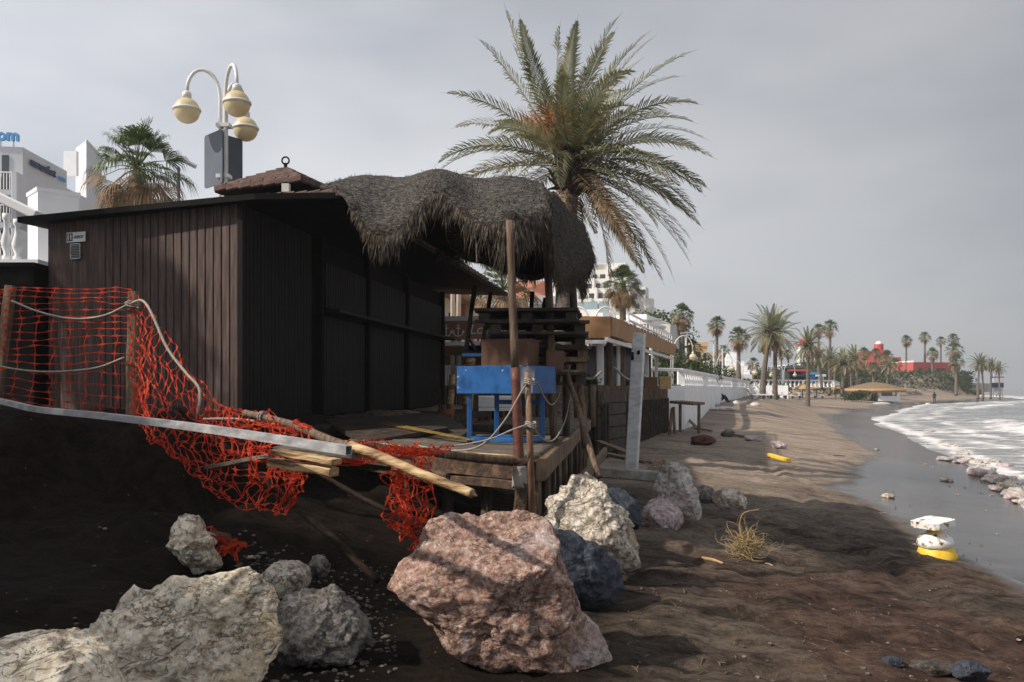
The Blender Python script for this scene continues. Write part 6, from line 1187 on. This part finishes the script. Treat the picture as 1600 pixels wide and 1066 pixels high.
q.build('roof_house', tm, ta_)
tb_ = thing('rounded_apartments', (22.5, 151, 2.5), 'white apartment tower with curved balconies right of the near fan palm', 'building')
for i in range(7):
    Y_ = 150; z1 = EYE+(607-462-i*14)/F*Y_; X0, X1 = (985-800)/F*Y_, (1018-800)/F*Y_; q = MB(); q.lathe([(2.6+.2*min(i, 3), -1.45), (2.6+.2*min(i, 3), .1), (1.6, .1)], ((X0+X1)/2+i*.15, Y_, z1-.8), 18); q.build('balcony', tm, tb_, smooth=False)
    q = MB(); q.box(((X0+X1)/2-.6, Y_+1.6, z1-.1), (X1-X0-.2, 3.6, 3.2)); q.box(((X0+X1)/2-4.5, Y_+4, z1-2.4), (5, 6, 3.0)); q.build('storey', tm, tb_); q = MB(); q.box(((X0+X1)/2, Y_-.25, z1+.55), (2.2, .2, .9)); q.build('window', M_dark, tb_)
ta_.rotation_euler.z = -.28; tb_.rotation_euler.z = -.3
# white modern house with glass balustrade
wm_ = thing('modern_house', (8, 62, 2.5), 'low white modern house with glass terrace balustrade behind the canopy', 'house')
for (a_, b2_, pt_, pb_, Y_, dep, m_, nm) in ((903, 955, 483, 520, 60, 8, M_white, 'wall'), (930, 1010, 492, 540, 62, 9, M_white, 'wall'), (905, 1040, 503, 507, 58, 5, M_white, 'roof_slab'), (1000, 1034, 508, 560, 64, 6, M_far, 'wall')):
    X0, X1 = (a_-800)/F*Y_, (b2_-800)/F*Y_; q = MB(); q.prism([(X0, Y_), (X1, Y_), (X1+.6, Y_+dep), (X0, Y_+dep)], EYE+(607-pb_)/F*Y_, EYE+(607-pt_)/F*Y_); q.build(nm, m_, wm_)
for (a_, b2_, pt_, pb_) in ((903, 954, 470, 482), (956, 972, 470, 488)):
    X0, X1 = (a_-800)/F*59, (b2_-800)/F*59; q = MB(); q.box(((X0+X1)/2, 59, EYE+(607-(pt_+pb_)/2)/F*59), (X1-X0, .05, (pb_-pt_)/F*59)); q.build('glass_balustrade', M_glass, wm_)
q = MB()
for i in range(9): X_ = (1003+i*5-800)/F*57; q.box((X_, 57, EYE+(607-524)/F*57), (.12, .5, 1.2))
q.build('column', M_white, wm_); q = MB(); q.box((P(925, 510, 59).x, 59.9, P(925, 511, 59).z), (2.2, .1, .9)); q.build('window', M_dark, wm_)
wm_.rotation_euler.z = -.3
block('ochre_apartments', 1080, 1105, 541, 110, 12, M_ochre, 'yellow ochre apartment house behind the twin fan palms', 4, 3, 3)
block('cream_apartments', 1105, 1132, 556, 115, 10, M_cream, 'cream apartment house right of the ochre one', 3, 3, 3, balc=False)
py_ = thing('stepped_white_flats', (40, 150, 2.5), 'white stepped pyramid shaped flats behind the sea wall', 'building')
for i, (a_, b2_, pt_) in enumerate(((1137, 1152, 550), (1135, 1157, 557), (1134, 1163, 564), (1133, 1168, 571), (1132, 1172, 578), (1131, 1176, 585))):
    Y_ = 150-i*1.2; X0, X1 = (a_-800)/F*Y_, (b2_-800)/F*Y_; z1 = EYE+(607-pt_)/F*Y_; q = MB(); q.prism([(X0, Y_), (X1, Y_), (X1, Y_+12), (X0, Y_+12)], z1-.9, z1); q.prism([(X0+.2, Y_+1), (X1-.2, Y_+1), (X1-.2, Y_+12), (X0+.2, Y_+12)], 2.3 if i == 5 else z1-1.3, z1-.88); q.build('terrace', M_white, py_)
    for j in range(5): q = MB(); q.box((X0+(X1-X0)*(j+.5)/5, Y_+.95, z1-1.15), ((X1-X0)/5*.6, .1, .55)); q.build('window', M_dark, py_)
block('white_low_block', 1150, 1185, 575, 170, 10, M_far, 'low white block behind the first beach palms', 2, 5, 3, balc=False)
block('distant_white_block', 1228, 1262, 573, 210, 10, M_far, 'distant white block left of the slender tower', 2, 5, 3, balc=False)
tw_ = thing('slender_tower', (72, 212, 2.5), 'slender pinkish white tower behind the lone beach palm', 'tower'); c = P(1256, 600, 212)
q = MB(); q.box((c.x, 212, 7.5), (2.6, 2.6, 11)); q.build('shaft', M_far, tw_); q = MB(); q.box((c.x, 212, 13.3), (3.2, 3.2, .5)); q.lathe([(1.2, 0), (1.2, .8), (.05, 1.6)], (c.x, 212, 13.5), 12); q.build('cap', M_red, tw_)
for i, (px, py, w_, h_, m_, lb) in enumerate(((1244, 582, 3.4, 1.6, M_red, 'red awning shop front on the distant promenade'), (1236, 577, 3.2, 1.2, M_grey, 'grey roofed stall above the red awning'), (1268, 587, 1.5, 1.6, M_sky, 'light blue kiosk on the distant promenade'), (1250, 590, 2.2, 1.2, M_navy, 'dark blue stall beside the red awning'), (1277, 590, 1.6, 1.4, M_white, 'small white booth right of the light blue kiosk'))):
    c = P(px, py, 130); q = MB(); q.box((c.x, 130, (2.5+c.z)/2+.3), (w_*.8, 2, max(c.z-2.5, .5))); q.box((c.x, 129.8, c.z+.3), (w_, 2.6, .35)); q.box((c.x, 128.9, 3.4), (w_*.6, .1, .9)); tag(q.build('stall', m_), lb, 'stall')
# red castle-like building on the headland
rb = thing('red_building', (86, 192, 5), 'low red building with a white domed tower on the headland', 'building'); Yr = 188
def xr(px, Y_=Yr): return (px-800)/F*Y_
def zr(py, Y_=Yr): return EYE+(607-py)/F*Y_
q = MB(); q.prism([(xr(1400, 192), 194), (xr(1427), Yr), (xr(1486, 190), 190), (xr(1486, 190), 204), (xr(1400, 192), 204)], 3, zr(566)); q.build('wall', M_red, rb)
q = MB(); q.prism([(xr(1400, 192), 193.8), (xr(1427), Yr-.2), (xr(1427), Yr+.8), (xr(1400, 192), 195)], zr(566), zr(565)+.15); q.build('parapet', M_white, rb)
q = MB(); q.prism([(xr(1360, 195), 196), (xr(1390, 195), 195), (xr(1390, 195), 204), (xr(1360, 195), 204)], 3, zr(546)); q.prism([(xr(1385, 196), 197), (xr(1411, 196), 197), (xr(1411, 196), 206), (xr(1385, 196), 206)], 3, zr(556)); q.build('keep', M_red, rb)
q = MB(); q.lathe([(1.05, 0), (1.05, zr(534)-zr(546))], (xr(1373, 199), 199, zr(546)), 16); q.build('round_tower', M_red, rb); q = MB(); q.lathe([(.75, 0), (.7, .3), (.4, .62), (.05, .75)], (xr(1373, 199), 199, zr(534)), 14); q.build('dome', M_white, rb)
q = MB(); q.prism([(xr(1358, 186), 186), (xr(1390, 186), 185.6), (xr(1390, 186), 190), (xr(1358, 186), 190)], 3, zr(578)); q.build('arcade', M_red, rb); q = MB(); q.prism([(xr(1358, 186), 185.9), (xr(1388, 186), 185.4), (xr(1388, 186), 186.4), (xr(1358, 186), 186.4)], zr(578), zr(575)); q.build('arcade_roof', M_white, rb)
for px in (1364, 1373, 1381): q = MB(); q.box((xr(px, 185.5), 185.6, 6.0), (.8, .5, 1.8)); q.lathe([(.4, -.25), (.4, .25)], (xr(px, 185.5), 185.6, 6.9), 12, Matrix.Rotation(math.pi/2, 3, 'X')); q.build('arch', M_dark, rb)
for px in (1438, 1452, 1465, 1473, 1414): Yq = Yr+(px-1427)/59*2 if px > 1427 else 191; q = MB(); q.box((xr(px, Yq), Yq-.02, 5.9), (.75, .5, 1.9)); q.build('window', M_dark, rb)
# thatched beach bar
bb = thing('beach_bar', (68, 150, 1), 'open beach bar with a broad straw roof and white walls near the waterline', 'bar'); Yb = 120
def bx(px, Y_=Yb): return (px-800)/F*Y_
q = MB(); c = Vector((bx(1382), Yb+3.2)); q.v = []; pr = [(4.1, zr(611, Yb)), (4.0, zr(608, Yb)), (2.6, zr(602, Yb)), (1.0, zr(598, Yb)), (.05, zr(597, Yb))]
q.lathe([(r_, z) for r_, z in pr], (c.x, c.y, 0), 28); q.build('straw_roof', mat('bar_straw', [(.15, .10, .06), (.25, .17, .10)], 5, .9, .5, 25), bb); q = MB(); q.lathe([(4.0, zr(613.5, Yb)), (4.2, zr(611, Yb)), (4.2, zr(609, Yb)), (4.0, zr(607.5, Yb))], (c.x, c.y, 0), 28); q.build('straw_fringe', M_straw, bb)
q = MB(); q.prism([(bx(1372), Yb), (bx(1404), Yb-.3), (bx(1404), Yb+.1), (bx(1372), Yb+.4)], .6, zr(619, Yb)); q.prism([(bx(1372), Yb-.05), (bx(1377), Yb-.05), (bx(1377), Yb+.3), (bx(1372), Yb+.3)], .6, zr(611, Yb)); q.prism([(bx(1400), Yb-.35), (bx(1404.5), Yb-.35), (bx(1404.5), Yb+.1), (bx(1400), Yb+.1)], .6, zr(611, Yb)); q.build('white_wall', M_white, bb)
q = MB(); q.prism([(bx(1404.5), Yb), (bx(1425), Yb+4), (bx(1425), Yb+4.2), (bx(1404.5), Yb+.3)], .6, zr(620, Yb)); 
for px in (1410, 1416, 1424): q.box((bx(px), Yb+2+(px-1410)*.12, 2.0), (.15, .15, 2.6))
q.build('veranda', M_grey, bb); q = MB(); q.prism([(bx(1374), Yb+2.6), (bx(1424), Yb+6), (bx(1424), Yb+6.2), (bx(1374), Yb+2.8)], .6, zr(612, Yb)); q.build('back_wall', M_dark, bb)
# lifeguard tower
lg = thing('lifeguard_tower', (P(1560, 620, 160).x, 160, .5), 'small lifeguard lookout on stilts with dark red roof at the headland point', 'lookout'); cx, cy = P(1559, 620, 160).x, 160
q = MB()
for dx in (-.5, .5):
    for dy in (-.5, .5): q.beam((cx+dx*1.2, cy+dy, .2), (cx+dx, cy+dy, 2.6), .12, .12, (1, 0, 0))
q.beam((cx-.6, cy-.5, .8), (cx+.5, cy-.5, 2.4), .08, .08); q.build('stilts', M_glass, lg); q = MB(); q.box((cx, cy, 3.0), (1.5, 1.3, .9)); q.build('cabin', M_navy, lg)
q = MB(); q.prism([(cx-.8, cy-.7), (cx+.8, cy-.7), (cx+.8, cy+.7), (cx-.8, cy+.7)], 4.4, 4.6); q.build('roof', M_red, lg); q = MB()
for dx in (-.65, .65): q.beam((cx+dx, cy-.55, 3.4), (cx+dx, cy-.55, 4.4), .08, .08, (1, 0, 0))
q.build('roof_post', M_white, lg)
fp = thing('flag_pole', (P(1552, 620, 165).x, 165, .5), 'pale pole with a yellow and blue flag beside the lookout', 'flag'); cx = P(1552, 620, 165).x; q = MB(); q.tube([(cx, 165, .3), (cx, 165, zr(572, 165))], .08, 6); q.build('pole', M_metal, fp)
q = MB(); q.box((cx-.35, 165, zr(577, 165)), (.5, .04, 1.0)); q.build('yellow_flag', M_yel, fp); q = MB(); q.box((cx-.35, 165, zr(587, 165)), (.5, .04, 1.2)); q.build('blue_flag', M_sky, fp)
# people
def person(nm, base, h, pose, label):
    import bmesh
    me = bpy.data.meshes.new(nm); b_ = Vector(base); s_ = h/1.72
    if pose == 'stand': J = [((0, 0, .95), .13), ((0, 0, 1.15), .12), ((0, 0, 1.38), .15), ((0, 0, 1.5), .055), ((0, -.01, 1.62), .1), ((0, -.01, 1.7), .07), ((-.1, 0, .88), .09), ((-.11, .03, .48), .06), ((-.12, 0, .06), .05), ((-.12, -.13, .03), .04), ((.1, 0, .88), .09), ((.12, -.05, .48), .06), ((.13, .1, .06), .05), ((.13, -.02, .03), .04), ((-.2, 0, 1.38), .06), ((-.26, .02, 1.1), .045), ((-.25, -.08, .86), .035), ((.2, 0, 1.38), .06), ((.26, .02, 1.1), .045), ((.25, -.08, .86), .035)]; E = [(0, 1), (1, 2), (2, 3), (3, 4), (4, 5), (0, 6), (6, 7), (7, 8), (8, 9), (0, 10), (10, 11), (11, 12), (12, 13), (2, 14), (14, 15), (15, 16), (2, 17), (17, 18), (18, 19)]
    else: J = [((0, 0, .14), .14), ((.02, 0, .35), .13), ((.08, 0, .58), .14), ((.1, 0, .70), .055), ((.14, 0, .82), .1), ((.14, 0, .9), .07), ((.12, .1, .14), .09), ((.42, .12, .42), .065), ((.55, .12, .08), .05), ((.68, .12, .04), .04), ((.12, -.1, .14), .09), ((.45, -.12, .38), .065), ((.62, -.12, .08), .05), ((.75, -.12, .04), .04), ((.1, .19, .57), .06), ((.3, .22, .42), .045), ((.45, .14, .44), .035), ((.1, -.19, .57), .06), ((.3, -.22, .42), .045), ((.45, -.14, .44), .035)]; E = [(0, 1), (1, 2), (2, 3), (3, 4), (4, 5), (0, 6), (6, 7), (7, 8), (8, 9), (0, 10), (10, 11), (11, 12), (12, 13), (2, 14), (14, 15), (15, 16), (2, 17), (17, 18), (18, 19)]
    me.from_pydata([Vector(j)*s_ for j, r in J], E, []); o = bpy.data.objects.new(nm, me); COL.objects.link(o); o.location = b_; me.materials.append(M_cloth); bm = bmesh.new(); bm.from_mesh(me); ly = bm.verts.layers.skin.verify()
    for i, v_ in enumerate(bm.verts): v_[ly].radius = (J[i][1]*s_,)*2; v_[ly].use_root = (i == 0)
    bm.to_mesh(me); bm.free(); md = o.modifiers.new('skin', 'SKIN'); o.modifiers.new('sub', 'SUBSURF').levels = 1; o.modifiers['sub'].render_levels = 2
    q = MB(); hz = J[4][0]; q.lathe([(.02, .1), (.09, .075), (.108, .02), (.09, -.05), (.02, -.06)][::-1], b_+Vector(hz)*s_+Vector((0, .02, .03)), 10); WLOC[o.name] = b_; q.build('hair', M_text, o, smooth=True); return tag(o, label, 'person')
g = GP(1122, 629); person('person', g, 1.7, 'sit', 'person in dark clothes sitting on the sand against the white sea wall')
g = GP(1460, 630); person('person', g, 1.75, 'stand', 'person in dark clothes walking along the far waterline')
# sunbeds, bushes, straw parasols in the middle distance
for i in range(9):
    px = 1184+i*12; g = GP(px, 624-.2*i); lb = thing('sunbed', g, 'sunbed number from a row: white and blue sunbed standing on the far sand behind the beach palms', 'sunbed', 'sunbeds behind the beach palms'); lb['label'] = 'white and blue sunbed in the row on the far sand behind the beach palms'
    q = MB(); q.box(g+Vector((0, 0, .38)), (1.3, .7, .1)); q.box(g+Vector((-.75, 0, .62)), (.1, .7, .6), Matrix.Rotation(-.5, 3, 'Y')); q.build('mattress', M_white, lb); q = MB()
    for dx in (-.5, .5): q.box(g+Vector((dx, 0, .17)), (.08, .6, .34))
    q.build('frame', M_grey, lb)
for i, (px, py, lb_) in enumerate(((1254, 604, 'straw beach parasol right of the lone beach palm'), (1276, 603, 'straw beach parasol left of the round green bush'), (1306, 605, 'straw beach parasol beside the round green bush'), (1334, 606, 'straw beach parasol next to the straw roofed bar'))):
    Y_ = 118+i*6; c = P(px, py, Y_); t_ = thing('straw_parasol', (c.x, Y_, .9), lb_, 'parasol'); q = MB(); q.tube([(c.x, Y_, .6), (c.x, Y_, c.z)], .07, 6); q.build('pole', M_grey, t_); q = MB(); q.lathe([(1.5, -.35), (1.2, -.1), (.5, .2), (.03, .4)], (c.x, Y_, c.z), 14); q.build('canopy', M_straw, t_)
for i, (px, py, w_, h_, Y_, n_, lb_) in enumerate(((1212, 611, 3.6, 2.4, 108, 900, 'dark clipped bush behind the two beach palms'), (1341, 619, 3.4, 1.7, 112, 1200, 'round bright green bush left of the straw roofed bar'), (1262, 602, 7, 1.5, 128, 700, 'low dark hedge behind the lone beach palm'), (1240, 603, 4, 1.5, 126, 500, 'low green hedge left of the lone beach palm'))):
    c = P(px, py, Y_); bush('bush', (c.x, Y_, c.z-h_*.2), w_*.5*1.3, 2.0, h_*.62, M_bush, lb_, 'bush', n_, .35, i)
for i, (px, py, w_, h_, Y_, n_, lb_) in enumerate(((1022, 535, 7, 5.5, 72, 4000, 'dark green tree at the end of the modern house'), (1085, 588, 7, 4, 72, 900, 'green shrubbery behind the lamp pole over the sea wall'), (1000, 585, 8, 5, 48, 900, 'dark tree behind the restaurant posts'), (1040, 590, 6, 4, 52, 900, 'green tree seen through the last canopy bay'), (1060, 585, 5, 4, 66, 700, 'green shrub right of the last canopy bay'), (1118, 592, 8, 2.4, 96, 600, 'low bush in front of the cream apartments'), (1205, 588, 16, 4, 150, 900, 'broad green tree group behind the first beach palms'), (1285, 580, 16, 7, 178, 1200, 'green tree right of the slender tower'), (1230, 588, 12, 3.4, 150, 700, 'green trees under the globe lamp'), (1310, 590, 18, 8, 170, 1500, 'olive green trees left of the red building'), (1345, 592, 13, 5.5, 172, 900, 'dense green trees before the domed tower'), (1372, 599, 12, 3, 166, 500, 'dark shrubs under the arcade of the red building'))):
    Xc = (px-800)/F*Y_; bush('tree', (Xc, Y_, EYE+(607-py)/F*Y_), w_*.5, w_*.35, h_*.5, M_bush, lb_, 'tree', n_*2, .38 if Y_ < 80 else .7, 40+i, None, 2.4)
# scrub on the headland slope
q = MB(); rs = np.random.default_rng(21)
for i in range(8000):
    a = rs.uniform(0, 6.283); r_ = math.sqrt(rs.uniform(.35, 1.12)); x, y = 83+20*r_*math.cos(a), 196+17*r_*math.sin(a)
    if y > 200: continue
    if float(vn(x*.22, y*.22, 5)) < -.45 and y < 190: continue
    z = g1(x, y) if i % 4 == 0 else z_; z_ = z; 
    if i % 4: x += rs.normal()*.4; y += rs.normal()*.4
    p = Vector((x, y, z+rs.uniform(0, .5))); a_ = Vector(rs.normal(size=3)).normalized()*.42; b_ = Vector(rs.normal(size=3)).normalized()*.26; q.add([p-a_, p+b_, p+a_, p-b_], [(0, 1, 2, 3)])
o = q.build('headland_scrub', M_bush, loc=(83, 190, 3)); tag(o, 'green and brown scrub covering the headland slope below the red building', 'scrub', kind='stuff')
q = MB(); v, f = ico(4); d_ = 1+.25*fbm(v[:, 0]*3, v[:, 1]*3, v[:, 2]*3, 4); q.add((v*d_[:, None]*np.array([19.0, 12.5, 4.2])+np.array([86, 196, 2.0])).tolist(), f); struct(q.build('headland', M_scrub, loc=(86, 196, 0), smooth=True))
q = MB(); q.prism([(xr(1395, 184), 184.5), (xr(1520, 184), 184.5), (xr(1520, 184), 186.0), (xr(1395, 184), 186.0)], 3, 5.15); tag(q.build('hedge', M_bush), 'long dark hedge along the top of the headland below the red walls', 'hedge')
for i, (px, w_) in enumerate(((1450, .6), (1432, .5), (1503, 1.4), (1545, 1.4), (1378, 1.6))):
    g = GP(px, 632.5 if i < 2 else 632); q = MB(); v, f = ico(2); q.add((v*np.array([w_*.8, .4, .3])+np.array(g)).tolist(), f); tag(q.build('sack', M_bag, smooth=True), ['white sack at the feet of the far walking person', 'white sack left of the far walking person', 'white sack on the far sand below the headland palms', 'rightmost white sack on the far sand', 'white sack on the sand in front of the straw roofed bar'][i], 'sack')
for i, (px, py) in enumerate(((1152, 631), (1180, 634))): g = GP(px, py); q = MB(); v, f = ico(3); q.add((v*np.array([.3, .25, .2])+np.array(g)).tolist(), f); tag(q.build('sack', M_bag, smooth=True), ['larger white bag on the sand before the sea wall end', 'smaller white bag left of the two beach palms'][i], 'sack')
# ================================================================== PALMS
# the big date palm beside the deck
cx = P(893, 258, 18.4); palm('date', 'palm_tree', (P(878, 600, 18.4).x, 18.4, 1.2), cx.z-1.2, 3.3, 'big wind-tossed date palm rising behind the thatched shade', None, 1.15, .22, (cx.x-P(878, 600, 18.4).x, 0), 3, 86, .7, .12)
q = MB(); random.seed(8)
for i in range(64):
    a = random.uniform(0, 6.28); b_ = cx+Vector((0, 0, .2)); d_ = Vector((math.cos(a)*.75, math.sin(a)*.75, random.uniform(.35, .9))).normalized(); L_ = random.uniform(.9, 1.5); e_ = b_+d_*L_
    q.tube([b_, e_], [.014, .006], 3)
    for j in range(16): s_ = b_.lerp(e_, random.uniform(.55, 1)); q.tube([s_, s_+(d_+Vector([random.uniform(-1, 1) for _ in range(3)])).normalized()*random.uniform(.12, .3)], [.006, .003], 3, False)
bp = [o for o in bpy.data.objects if o.name == 'palm_tree'][0]; q.build('fruit_stalks', M_orange, bp)
c_ = P(215, 268, 21.5); palm('fan', 'fan_palm', (c_.x, 21.5, 2.55), c_.z-2.55, 1.5, 'shaggy fan palm with brown hanging leaves behind the kiosk roof', None, 1.35, .2, (0, 0), 11, 40, 1.2)
c_ = P(786, 456, 31); palm('fan', 'fan_palm', (c_.x, 31, 2.55), c_.z-2.55, 1.6, 'fan palm with brown skirt seen between the thatch poles', None, 1.1, .2, (0, 0), 12, 40, 1.7)
c_ = P(973, 447, 42); fpn = palm('fan', 'fan_palm', (c_.x, 42, 2.55), c_.z-2.55, 1.2, 'nearest tall fan palm standing above the tan canopy', None, 1.1, .2, (0, 0), 13, 46, 1.2)
p1 = palm('fan', 'fan_palm', (0, 0, 0), 10, 1.0, 'p', None, .8, .16, (0, 0), 21, 40, 1.0); p2 = palm('fan', 'fan_palm', (0, 0, 0), 10, 1.0, 'p', None, .7, .16, (0, 0), 22, 34, .6)
pd = palm('date', 'date_palm', (0, 0, 0), 10, 1.0, 'p', None, .5, .085, (.12, 0), 23, 46, 1.0); pe = palm('date', 'date_palm', (0, 0, 0), 10, 1.0, 'p', None, .45, .085, (-.1, 0), 24, 40, .8)
GRF = 'fan palms along the promenade'; GRD = 'date palms on the beach'; random.seed(31)
for (pr_, px, py, w_, Y_, base, lb_) in (
 (p1, 1066, 493, 38, 62, 2.55, 'tall front one of the twin fan palms over the sea wall'), (p2, 1062, 512, 34, 66, 2.55, 'lower rear one of the twin fan palms over the sea wall'), (p2, 1080, 545, 34, 68, 2.55, 'short dark fan palm right of the slim light pole'),
 (p1, 1120, 508, 30, 85, 2.55, 'second fan palm over the sea wall, alone against the sky'), (p2, 1131, 548, 18, 105, 2.55, 'small fan palm before the cream apartments'), (p1, 1154, 528, 36, 92, 2.55, 'third fan palm over the sea wall, beside the date palms'),
 (p2, 1177, 568, 20, 120, 2.55, 'small fan palm low between the stepped flats and beach palms'), (p1, 1297, 512, 26, 150, 2.55, 'fan palm against the sky above the right beach palms'), (p2, 1279, 516, 22, 155, 2.55, 'fan palm just left of the one against the sky above the right beach palms'), (p1, 1221, 554, 15, 150, 2.55, 'left one of the small pair of fan palms between the beach palms'), (p2, 1232, 554, 16, 150, 2.55, 'right one of the small pair of fan palms between the beach palms'),
 (p1, 1350, 552, 20, 170, 2.5, 'fan palm left of the red domed tower'), (p2, 1368, 552, 18, 174, 3, 'fan palm in front of the red domed tower'), (p1, 1385, 560, 26, 168, 3, 'fan palm right of the red domed tower'), (p2, 1398, 570, 22, 166, 3, 'low fan palm at the left end of the long red wall'), (p2, 1365, 575, 22, 160, 2, 'low fan palm in front of the arcade'),
 (p1, 1416, 532, 18, 190, 4.5, 'leftmost tall fan palm above the long red wall'), (p2, 1445, 527, 19, 192, 4.5, 'second tall fan palm above the long red wall'), (p1, 1457, 553, 20, 185, 4.5, 'short fan palm in front of the long red wall'), (p2, 1470, 533, 16, 190, 4.5, 'slender fan palm right of the short one'), (p1, 1489, 530, 19, 186, 4.5, 'upper crown of the thick fan palm pair at the right end of the red wall'), (p2, 1491, 547, 28, 182, 4.5, 'lower broad crown of the fan palm pair at the right end of the red wall'), (p1, 1494, 565, 24, 172, 1.2, 'fan palm rooted at the foot of the headland slope')):
    c_ = P(px, py, Y_); place_palm(pr_, (c_.x, Y_, base), c_.z-base, w_*.5/F*Y_*1.18, lb_, GRF)
for (pr_, px, py, w_, Y_, basepy, lb_, ln_) in (
 (pd, 1191, 517, 92, 80, 634, 'largest date palm of the two beach palms, left trunk', .05), (pe, 1211, 524, 78, 81, 633, 'right trunk of the two beach palms', -.02), (pe, 1262, 540, 66, 78, 641, 'lone date palm nearest the water with a bowed trunk', -.03),
 (pd, 1284, 555, 40, 110, 605, 'leaning date palm behind the lone beach palm', .1), (pe, 1316, 567, 52, 125, 618, 'broad date palm left of the round green bush', 0), (pd, 1303, 570, 36, 135, 615, 'smaller date palm behind the broad one', 0), (pe, 1330, 565, 34, 140, 615, 'date palm right of the broad one', 0),
 (pd, 1340, 560, 50, 135, 616, 'date palm over the straw parasol beside the bar', .02), (pe, 1296, 560, 44, 128, 616, 'date palm between the leaning one and the broad one', -.05), (pd, 1386, 572, 34, 150, 612, 'date palm behind the straw roofed bar', 0), (pd, 1528, 567, 36, 158, 622, 'first date palm of the row at the headland point', 0), (pe, 1536, 571, 32, 160, 622, 'second date palm of the row at the headland point', 0), (pd, 1548, 571, 30, 158, 622, 'third date palm of the row at the headland point', 0), (pe, 1562, 576, 28, 156, 623, 'last date palm of the row at the headland point', 0)):
    c_ = P(px, py, Y_); zb = P(px, basepy, Y_).z; zb = max(zb, g1(c_.x, Y_)-.05) if basepy > 610 else 2.5; place_palm(pr_, (c_.x, Y_, zb), c_.z-zb, w_*.5/F*Y_*1.1, lb_, GRD, None, 10., 1., ln_)
for pr_ in (p1, p2, pd, pe):
    for ch in list(pr_.children): bpy.data.objects.remove(ch)
    bpy.data.objects.remove(pr_)
# ================================================================== unseen building and trees, added left of the frame to shade foreground and kiosk
tb2 = thing('added_shade_building', (-22, -6, 2.5), 'unseen plain white building added left of the beach to shade the rocks', 'building'); q = MB(); q.prism([(-34, -26), (-16, -26), (-15.2, 2.9), (-34, 3.9)], 2.4, 12.9); q.build('wall', M_white, tb2); q = MB(); q.prism([(-34.2, -26.2), (-15.8, -26.2), (-15, 3.1), (-34.2, 4.1)], 12.9, 13.3); q.build('parapet', M_white, tb2)
for fl_ in range(3):
    for i in range(6): q = MB(); q.box((-15.75+.03*i, -22+i*4.4, 4.5+fl_*3.1), (.5, 1.6, 1.5)); q.build('window', M_dark, tb2)
bush('tree', (-13.3, 4.9, 9.8), 1.3, 1.0, 1.3, M_bush, 'unseen leafy tree beside the white building, added to dapple its shade edge', 'tree', 1500, .3, 71, None, 2.5)
bush('tree', (-10.7, 8.85, 8.1), 1.1, .9, 1.5, M_bush, 'small unseen tree added left of the stairs to shade the kiosk front', 'tree', 3800, .22, 72, None, 2.5)
bush('tree', (-12.2, 8.4, 9.7), .7, .5, .6, M_bush, 'taller slim unseen tree behind the small one, added to shade the kiosk door', 'tree', 900, .2, 73, None, 2.5)
# ================================================================== HAZE
HZ = True
if HZ:
    q = MB(); q.prism([(-900, -60), (3600, -60), (3600, 6100), (-900, 6100)], -3.6, 40)
    m = bpy.data.materials.new('sea_haze'); m.use_nodes = True; t = m.node_tree; t.nodes.clear(); v_ = t.nodes.new('ShaderNodeVolumePrincipled'); o_ = t.nodes.new('ShaderNodeOutputMaterial'); v_.inputs['Color'].default_value = (.82, .86, .92, 1); v_.inputs['Density'].default_value = .0007; v_.inputs['Anisotropy'].default_value = .2
    t.links.new(v_.outputs[0], o_.inputs['Volume']); o = q.build('haze', m, loc=(0, 0, 0)); tag(o, 'thin sea haze over the beach and the headland', 'haze', kind='stuff')
